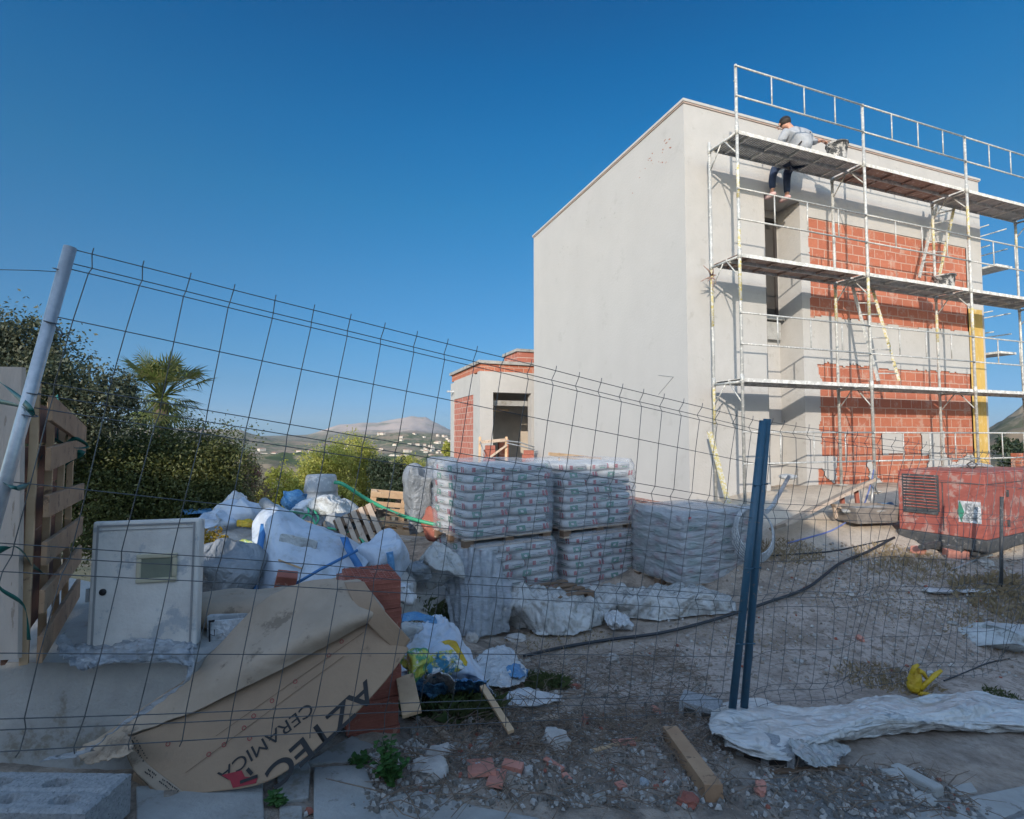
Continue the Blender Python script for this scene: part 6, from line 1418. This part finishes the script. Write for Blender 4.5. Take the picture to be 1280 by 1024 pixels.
gplank('kerb_fragment', 'squared kerb fragment lying on the broken pavement at lower right', (1118, 967), (1176, 998), .075, .06, 'conc', 0, bev=.012)
rock('small pale fragment at the upper end of the kerb fragment', 1115, 972, (.12, .08, .05), 13, 'conc')
rock('rounded stone in front of the kerb fragment', 1154, 1002, (.12, .09, .04), 14, 'conc')
rock('grey lump beside the generator stake', 1232, 706, (.22, .16, .10), 15)
rock('pale rubble lump left of the tarpaulin', 1062, 744, (.10, .08, .06), 16)
g = random.Random(9)
spots = [(560, 940, 'left of the torn sheet'), (640, 930, 'above the broken tile'), (730, 905, 'in the twigs at centre'), (820, 890, 'left of the grey block'), (585, 905, 'below the batten'), (750, 1000, 'at the bottom centre'), (860, 1005, 'beside the timber beam'), (1075, 800, 'on the track behind the tarpaulin'), (1000, 830, 'right of the blue posts'), (1190, 780, 'on the track at right'), (720, 860, 'in the dusty grass'), (950, 990, 'below the hollow block')]
for k, (px, py, w) in enumerate(spots):
    rock('small rubble piece ' + w, px, py, (g.uniform(.05, .12), g.uniform(.04, .09), g.uniform(.03, .06)), 40 + k, ('stone', 'concl', 'terra', 'pinkb')[k % 4], 'rubble_piece', .5)
gplank('wood_offcut', 'short wood offcut lying in the twigs right of the batten', (668, 905), (700, 897), .05, .02, 'woodg')
gplank('wood_offcut', 'pale wood strip lying flat left of the timber beam', (740, 940), (800, 925), .03, .012, 'wood')
gplank('wood_offcut', 'grey wood piece beside the leafy weed', (530, 900), (560, 925), .04, .018, 'woodg')
# broken concrete blocks under the tarp
for k, (px, py, s, rz, lb) in enumerate(((956, 948, (.30, .17, .13), -.42, 'hollow concrete block under the left end of the white tarpaulin'), (1003, 953, (.20, .16, .10), -.2, 'second grey block poking from under the tarpaulin edge'), (1028, 955, (.14, .12, .06), .3, 'thin broken slab at the right of the block under the tarpaulin'), (876, 897, (.26, .18, .14), -.5, 'grey concrete block left of the blue posts'))):
    b = G(px, py); mb = MB(); R = Euler((0, .04, rz)).to_matrix(); mb.box(b + Vector((0, 0, s[2] / 2 - .02)), s, R)
    if k in (0, 3):
        for q in (-1, 1): mb.box(b + R @ Vector((q * s[0] * .22, -s[1] / 2, 0)) + Vector((0, 0, s[2] / 2 - .02)), (s[0] * .3, .012, s[2] * .5), R, 1)
    tag(mb.build('concrete_block', [X['block'], X['dark']], bevel=.008), lb, 'concrete block')
mb = MB(); a = G(965, 967); b = G(1058, 962); mb.beam(a + Vector((0, 0, .01)), b + Vector((0, 0, .015)), .03, .012); tag(mb.build('thin_plank', X['woodd']), 'thin dark slat lying in front of the tarpaulin blocks', 'slat')
# paving slabs
def slab(label, pts, th=.05, mat='concl', name='paving_slab', up=.012):
    c = [G(*p) for p in pts]; n0 = (c[1] - c[0]).cross(c[2] - c[0]).normalized(); n0 = n0 if n0.z > 0 else -n0
    mb = MB(); mb.prism([p + Vector((0, 0, up - th)) for p in c], (0, 0, 1), th); return tag(mb.build(name, X[mat], bevel=.006), label, 'paving slab')
slab('pale square slab at the bottom left under the cardboard tip', [(170, 986), (328, 974), (333, 1080), (172, 1080)])
slab('narrow pale slab between two gaps of soil', [(346, 966), (380, 945), (388, 960), (386, 1000), (347, 1006)])
slab('bottom strip slab below the narrow pale slab', [(349, 1010), (378, 1010), (376, 1080), (351, 1080)])
slab('long rough concrete kerb slab lying below the brick stack', [(385, 955), (440, 922), (478, 938), (484, 952), (388, 958)], .08)
slab('large rough slab left of the leafy weed', [(392, 962), (455, 958), (470, 995), (500, 1080), (392, 1080)], .05, 'conc')
slab('yellowish concrete strip along the bottom centre', [(470, 1005), (520, 990), (600, 1012), (700, 1030), (700, 1090), (500, 1090)], .04, 'concl')
slab('paving slab at the lower right corner', [(1205, 998), (1282, 982), (1310, 1000), (1240, 1030)], .04, 'conc', up=.004)
slab('second slab below the lower right paving slab', [(1100, 1030), (1198, 1003), (1235, 1034), (1150, 1080)], .04, 'conc', up=.004)
slab('small slab piece above the lower right corner slab', [(1183, 985), (1214, 980), (1222, 991), (1196, 996)], .04, 'conc')
slab('dark blue-grey kerb strip cutting the lower right corner', [(1225, 1045), (1330, 1010), (1400, 1060), (1260, 1100)], .10, 'block', 'kerb', .03)

# ================================================================ TARPAULIN AT LOWER RIGHT
rows = [[gp(893, 878, 0.043), gp(945, 872, 0.036), gp(1000, 884, 0.029), gp(1050, 878, 0.072), gp(1100, 866, 0.072), gp(1150, 870, 0.058), gp(1220, 862, 0.072), gp(1290, 876, 0.058), gp(1360, 876, 0.058)],
        [gp(886, 900, 0.115), gp(940, 893, 0.101), gp(1000, 898, 0.101), gp(1050, 888, 0.144), gp(1100, 878, 0.144), gp(1160, 884, 0.130), gp(1220, 876, 0.130), gp(1290, 888, 0.115), gp(1360, 890, 0.108)],
        [gp(893, 915, 0.122), gp(935, 922, 0.130), gp(985, 928, 0.122), gp(1040, 915, 0.130), gp(1100, 902, 0.137), gp(1165, 902, 0.122), gp(1225, 900, 0.108), gp(1290, 908, 0.094), gp(1360, 912, 0.086)],
        [gp(905, 928, 0.043), gp(925, 938, 0.072), gp(985, 950, 0.079), gp(1015, 935, 0.043), gp(1090, 922, 0.029), gp(1165, 917, 0.022), gp(1225, 916, 0.014), gp(1290, 918, 0.014), gp(1360, 924, 0.014)]]
vs, fs = patch(rows, 280, 70, .011, 5, 12, True, .014, fold=(.030, 5, 6.5))
mb = MB(); mb.add(vs, fs, 0, True); tag(mb.build('white_tarpaulin', cloth('tarpaulin', (.64, .64, .63), (.52, .53, .53), .32, 6, .9, .035, trans=.08, spots=(.44, .41, .36), stretch=(.45, 1, 1)), solid=.002, fix=False), 'long crumpled white tarpaulin lying along the pavement edge at lower right', 'tarpaulin')
sheetobj('tarpaulin_corner', 'ragged end of white film hanging over the concrete block', 'plastic', [[gp(985, 925, .14), gp(1010, 925, .10), gp(1035, 925, .06)], [gp(992, 940, .12), gp(1022, 945, .08), gp(1060, 936, .03)], [gp(1000, 950, .10), gp(1020, 960, .06), gp(1044, 956, .05)]], X['sheet'], 30, 20, .03, 9, 5, .002, .03)
# yellow glove
gv = thing('work_glove', 'bright yellow work glove standing up on the ground near the tarpaulin', 'glove', G(1150, 868))
k_ = G(1150, 868).y
mb = MB(); vs, fs = blob(P(1143, 852, k_), (.115, .08, .20), 0, .014, 9, 3, .9, tilt=(0, .12)); mb.add(vs, fs, 0, True); mb.build('palm', X['yelp'], gv)
for pts in (((1150, 862), (1160, 852), (1170, 843), (1177, 838)), ((1148, 866), (1158, 868), (1168, 870)), ((1140, 842), (1143, 834), (1148, 831)), ((1148, 838), (1154, 841), (1158, 848))):
    mb = MB(); mb.tube([P(*p, k_ - .02) for p in pts], [.020] + [.018] * (len(pts) - 2) + [.012], 10); mb.build('finger', X['yelp'], gv)
bagobj('white_rag', 'little white rag tucked behind the yellow glove', 'rag', 1163, 842, k_ + .03, .06, .04, .05, 'white', 0, .01, 12, 3, .9)
# sack roll at right
vs, fs = blob(G(1262, 812) + Vector((.12, .0, .10)), (.95, .36, .26), -.55, .035, 4, 9, .7, tilt=(0, .06)); tag(MB().add(vs, fs, 0, True).build('white_sack', X['sackw']), 'long pale sack lying at the right edge beyond the mesh fence', 'sack')
for k, (px, py, s, lb) in enumerate(((1172, 740, (.35, .2, .06), 'small white plastic scrap left on the track before the generator'), (1222, 741, (.42, .16, .05), 'flat white scrap right of the small one before the generator'), (1165, 665, (.4, .2, .10), 'white smear of film on the generator foot'))):
    vs, fs = blob(G(px, py) + Vector((0, 0, .02)), s, .1, .03, 8, k + 3, .9, 30, 14); tag(MB().add(vs, fs, 0, True).build('plastic_scrap', X['white']), lb, 'plastic')
# hoses
def gtube(name, label, cat, pts, r, mat, up=None, n=60):
    mb = MB(); pp = []
    for p in pts: q = G(p[0], p[1]); q.z += r + (p[2] if len(p) > 2 else 0); pp.append(q)
    path = [cr(pp, i / n * (len(pp) - 1)) for i in range(n + 1)]; mb.tube(path, r, 8); return tag(mb.build(name, X[mat]), label, cat)
tuft('dry_grass', 'thin brown grass fringe along the near side of the black hose', 'grass', 930, 790, 700, .05, .7, X['grassd'], 23, 1.0, True, .0022)
tuft('dry_grass', 'thin straw clumps before the white scraps on the track', 'grass', 1180, 760, 900, .06, .8, X['grassd'], 24, 1.0, True, .0022)
tuft('dry_grass', 'sparse dry stalks at the far right of the track', 'grass', 1260, 790, 700, .08, .5, X['grassd'], 25, 1.0, True, .0022)
gtube('black_hose', 'thick black hose curving across the track from the weeds to the generator', 'hose', [(655, 824, .01), (700, 812), (760, 802), (830, 795, .02), (900, 778, .03), (960, 758, .03), (1010, 738, .02), (1050, 710, .04), (1085, 694, .03), (1118, 678, .05)], .017, 'hose')
gtube('black_cable', 'thin black cable lying at the foot of the dirt bank', 'cable', [(940, 697), (990, 694), (1040, 690), (1080, 682), (1118, 674)], .010, 'hose')
gtube('blue_hose', 'thin blue hose running over the pale bank to the mixer trough', 'hose', [(985, 680), (1015, 672), (1040, 664), (1062, 655, .05), (1078, 645, .1), (1090, 625, .3), (1094, 612, .45)], .012, 'bhose')
gtube('wire_scrap', 'dark wire on the ground leading to the yellow glove', 'wire', [(1180, 852), (1205, 842), (1235, 830), (1262, 824)], .006, 'hose')
gtube('steel_bar', 'grey bar lying right in front of the generator', 'bar', [(1190, 714), (1215, 703), (1240, 695)], .014, 'galv')
# coil of grey hose
co = thing('hose_coil', 'coil of pale grey conduit standing against the low sack stack', 'hose', P(950, 690, 7.0))
for k in range(6):
    mb = MB(); c = P(944, 664 + k * 1.2, 6.95 + .02 * k); r_ = .27 + .016 * k
    mb.tube([c + Vector((r_ * .95 * math.cos(a), .12 * math.sin(a + .6) + .02 * k, r_ * 1.02 * math.sin(a))) for a in np.linspace(0, 2 * PI, 40)], .011, 7, cap=False); mb.build('loop', X['tub'], co)
mb = MB(); mb.tube([P(958, 640, 6.9), P(966, 632, 7.3), P(986, 596, 8.2)], .028, 8); tag(mb.build('grey_pipe', X['tub']), 'grey pipe propped from the hose coil up to the recess', 'pipe')
# ramp plank, trestle and trough
rp = thing('ramp', 'long dusty plank ramp rising to the right in front of the scaffold', 'ramp', P(1030, 640, 8.0))
mb = MB(); a, b = P(972, 659, 7.55), P(1084, 603, 8.3); mb.beam(a, b, .34, .045, up=(-.35, .3, 1)); mb.build('plank', X['woodg'], rp)
mb = MB(); mb.beam(P(1052, 618, 8.25), P(1055, 645, 8.2), .05, .05); mb.beam(P(1070, 612, 8.4), P(1073, 640, 8.35), .05, .05); mb.build('support', X['terra'], rp)
tr = thing('mortar_trough', 'dusty black mortar trough standing on the bank left of the generator', 'trough', P(1075, 655, 7.9))
c = P(1084, 652, 7.9)
def trough():
    R = Matrix.Rotation(.2, 3, 'Z'); o1, o2 = (.42, .24), (.34, .18); Hh = .24; vs = []
    for (sx, sy, z) in ((o2[0], o2[1], 0), (o1[0], o1[1], Hh), (o1[0] - .02, o1[1] - .02, Hh), (o2[0] - .02, o2[1] - .02, .03)):
        for a, b in ((-1, -1), (1, -1), (1, 1), (-1, 1)): vs.append(c + R @ Vector((a * sx, b * sy, z)))
    f = [(3, 2, 1, 0)] + [(k * 4 + i, k * 4 + (i + 1) % 4, k * 4 + 4 + (i + 1) % 4, k * 4 + 4 + i) for k in range(3) for i in range(4)] + [(12, 13, 14, 15)]
    mb = MB(); mb.add(vs, f); mb.build('tub', X['dust'], tr, bevel=.01)
    mb = MB(); vs, fs = blob(c + Vector((0, 0, .17)), (.70, .38, .10), .2, .03, 6, 2, .7); mb.add(vs, fs, 0, True); mb.build('mortar', X['conc'], tr)
trough()
mb = MB(); mb.beam(P(1042, 632, 7.9), P(1074, 640, 7.9), .10, .04); mb.beam(P(1043, 634, 7.9), P(1045, 648, 7.9), .04, .04); tag(mb.build('trestle', X['woodg']), 'low wooden trestle beside the mortar trough', 'trestle')
vs, fs = blob(P(1104, 640, 8.3), (.34, .3, .30), 0, .06, 4, 4, .8); tag(MB().add(vs, fs, 0, True).build('blue_tarp', X['bluep']), 'dark blue tarp bundle between trough and generator', 'tarp')
mb = MB(); mb.tube([P(1091, 605, 8.3), P(1089, 636, 8.25)], .02, 6); mb.tube([P(1070, 612, 8.2), P(1080, 604, 8.2), P(1092, 606, 8.2), P(1098, 618, 8.2)], .012, 6); tag(mb.build('steel_hoop', X['galv']), 'bent grey hoop standing over the mortar trough', 'hoop')
vs, fs = blob(P(985, 596, 9.0), (.30, .2, .10), 0, .02, 6, 4, .8); tag(MB().add(vs, fs, 0, True).build('rag', X['tub']), 'grey rag on the ledge at the bottom of the recess', 'rag')
# small brick wall at the right behind the generator
bw = thing('low_brick_wall', 'unfinished low brick wall behind the generator at the right edge', 'wall', P(1270, 590, 11)); mb = MB()
for a, b, z0, z1, mi in ((P(1240, 590, 13), P(1330, 590, 14), E - 1.6, E - .78, 0), (P(1270, 575, 12.2), P(1330, 575, 12.6), E - 1.6, E - .40, 0)):
    m_ = (a + b) / 2; d_ = b - a; mb.box((m_.x, m_.y, (z0 + z1) / 2), (Vector((d_.x, d_.y, 0)).length, .2, z1 - z0), Matrix.Rotation(math.atan2(d_.y, d_.x), 3, 'Z'))
mb.build('masonry', X['brick'], bw)

# ================================================================ LITTER (uncountable)
def scatter(name, n, fn, mat, kind, seed, label, cat):
    g = np.random.default_rng(seed); mb = MB(); r = random.Random(seed)
    for i in range(n): fn(mb, r)
    o = mb.build(name, mat if isinstance(mat, list) else X[mat], fix=False); return tag(o, label, cat, kind='stuff')
def zone_pt(r, quad):
    a, b = r.random(), r.random(); p = [(quad[0][k] * (1 - a) + quad[1][k] * a) * (1 - b) + (quad[3][k] * (1 - a) + quad[2][k] * a) * b for k in (0, 1)]; return p
def peb(quads, smin, smax):
    def f(mb, r):
        q = r.choice(quads); x, y = zone_pt(r, q); s = smin + (smax - smin) * r.random() ** 3; z = h1(x, y)
        c = Vector((x, y, z + s * .15)); k = [Vector((r.uniform(.6, 1), 0, 0)), Vector((r.uniform(-.3, .3), r.uniform(.5, 1), 0)), Vector((-r.uniform(.6, 1), r.uniform(-.3, .3), 0)), Vector((r.uniform(-.3, .3), -r.uniform(.5, 1), 0))]
        a = r.uniform(0, 6.3); R = Matrix.Rotation(a, 3, 'Z'); vs = [c + R @ (v * s * .5) for v in k] + [c + R @ (v * s * .3) + Vector((0, 0, s * r.uniform(.2, .4))) for v in k] + [c - Vector((0, 0, s * .3))]
        mi = (0 if r.random() < .45 else 3) if r.random() < .93 else (1 if r.random() < .7 else 2)
        mb.add(vs, [(0, 1, 5, 4), (1, 2, 6, 5), (2, 3, 7, 6), (3, 0, 4, 7), (4, 5, 6, 7), (1, 0, 8), (2, 1, 8), (3, 2, 8), (0, 3, 8)], mi)
    return f
Z = lambda *pp: [(lambda q: (q.x, q.y))(G(*p)) for p in pp]
zA = Z((470, 1015), (930, 1015), (900, 870), (520, 900)); zB = Z((560, 880), (900, 880), (860, 810), (600, 815)); zC = Z((930, 1020), (1240, 1020), (1150, 960), (940, 960)); zD = Z((640, 850), (1280, 850), (1280, 720), (900, 700)); zE = Z((960, 740), (1280, 800), (1280, 690), (980, 680)); zF = Z((380, 1020), (560, 1020), (560, 930), (470, 930))
scatter('loose_gravel', 9000, peb([zA, zA, zA, zB, zC, zF], .006, .05), [X['stone'], X['concl'], X['terra'], X['soil']], 'stuff', 4, 'grey gravel and rubble crumbs strewn over the foreground', 'gravel')
scatter('track_stones', 5500, peb([zD, zD, zE, zE], .006, .06), [X['stone'], X['concl'], X['terra'], X['brownst']], 'stuff', 5, 'small stones scattered on the dirt track', 'gravel')
def twig(quads, l0, l1):
    def f(mb, r):
        q = r.choice(quads); x, y = zone_pt(r, q); a = r.uniform(0, 2 * PI); l = r.uniform(l0, l1); w = r.uniform(.001, .0028) ; z = h1(x, y) + .008
        p0 = Vector((x, y, z + r.uniform(0, .04))); p1 = p0 + Vector((math.cos(a) * l, math.sin(a) * l, r.uniform(-.02, .05))); m = (p0 + p1) / 2 + Vector((r.uniform(-.1, .1) * l, r.uniform(-.1, .1) * l, r.uniform(0, .1) * l))
        mb.tube([p0, m, p1], [w, w, w * .6], 4)
    return f
scatter('dry_twigs', 1900, twig([zA, zB, Z((560, 960), (900, 940), (880, 880), (560, 895))], .06, .28), 'twig', 'stuff', 6, 'tangle of dry twigs and stalks in front of the fence', 'twigs')
scatter('dry_twigs', 300, twig([zD, zC], .05, .25), 'twig', 'stuff', 7, 'sparse dry twigs lying on the track', 'twigs')

# ================================================================ ACROSS THE STREET (behind the camera): added unseen masses, shaped to cast the foreground's shade
nb = thing('shade_house', 'tall plastered house added unseen behind the viewer to shade the foreground, with a lower right wing', 'house', (2, -9, h1(2, 0) - 1))  # added block; its roof steps set where the foreground shade ends
mb = MB(); mb.box((-3.35, -9.5, E + 1.13), (4.1, 5, 6.46)); mb.box((9.2, -9.5, E + .55), (21, 5, 5.3)); mb.build('wall', X['plaster2'], nb)
mb = MB(); mb.box((-3.35, -9.5, E + 4.42), (4.4, 5.3, .12)); mb.box((9.4, -9.5, E + 3.26), (20.5, 5.3, .12)); mb.build('roof', X['terrad'], nb)
for x in (-3.4, 3, 8, 13): mb = MB(); mb.box((x, -6.98, E + .9), (1.2, .06, 1.3)); mb.build('window', X['dark'], nb)
nb2 = thing('left_shade_house', 'taller plastered house added unseen behind the viewer to the left for shade, beyond a leafy gap', 'house', (-16, -9, h1(-16, 0) - 1))  # added block, its height set to shade the hedge
mb = MB(); mb.box((-16.6, -9.4, E + 1.1), (18, 4.8, 6.3)); mb.build('wall', X['plaster2'], nb2)
mb = MB(); mb.box((-16.6, -9.4, E + 4.29), (18.2, 5.0, .10)); mb.build('roof', X['terrad'], nb2)
for x in (-20, -15, -10): mb = MB(); mb.box((x, -6.98, E + .9), (1.2, .06, 1.3)); mb.build('window', X['dark'], nb2)
plant('dapple_tree', 'leafy tree added unseen to dapple the light between the two houses behind the viewer', 'tree', [((-6.6, -8, E + 3.0), (1.6, .9, 1.4)), ((-6.2, -8, E + 1.2), (1.6, .9, 1.6)), ((-7.0, -8, E + 4.2), (.9, .7, .7))], X['pine'], 420, .42, base=(-6.5, -8, E - 2.5), trunk_r=.14, seed=44, fill=.2, aspect=.6)  # added crown; sparse leaves dapple the sun on the rubbish heap

# ================================================================ AIR
mh, nth, ph = newmat('haze_air'); nth.nodes.remove(ph); vp = N(nth, 'ShaderNodeVolumePrincipled'); vp.inputs['Color'].default_value = (.80, .88, 1, 1); vp.inputs['Density'].default_value = 5e-5; vp.inputs['Anisotropy'].default_value = .2
nth.links.new(vp.outputs[0], nth.nodes['Material Output'].inputs['Volume'])
mb = MB(); mb.box((0, 0, 150), (27000, 27000, 620)); hz_ = mb.build('haze', mh); tag(hz_, 'pale haze in the air over the valley', 'haze', kind='stuff')
HAZE = True
if not HAZE: bpy.data.objects.remove(hz_)
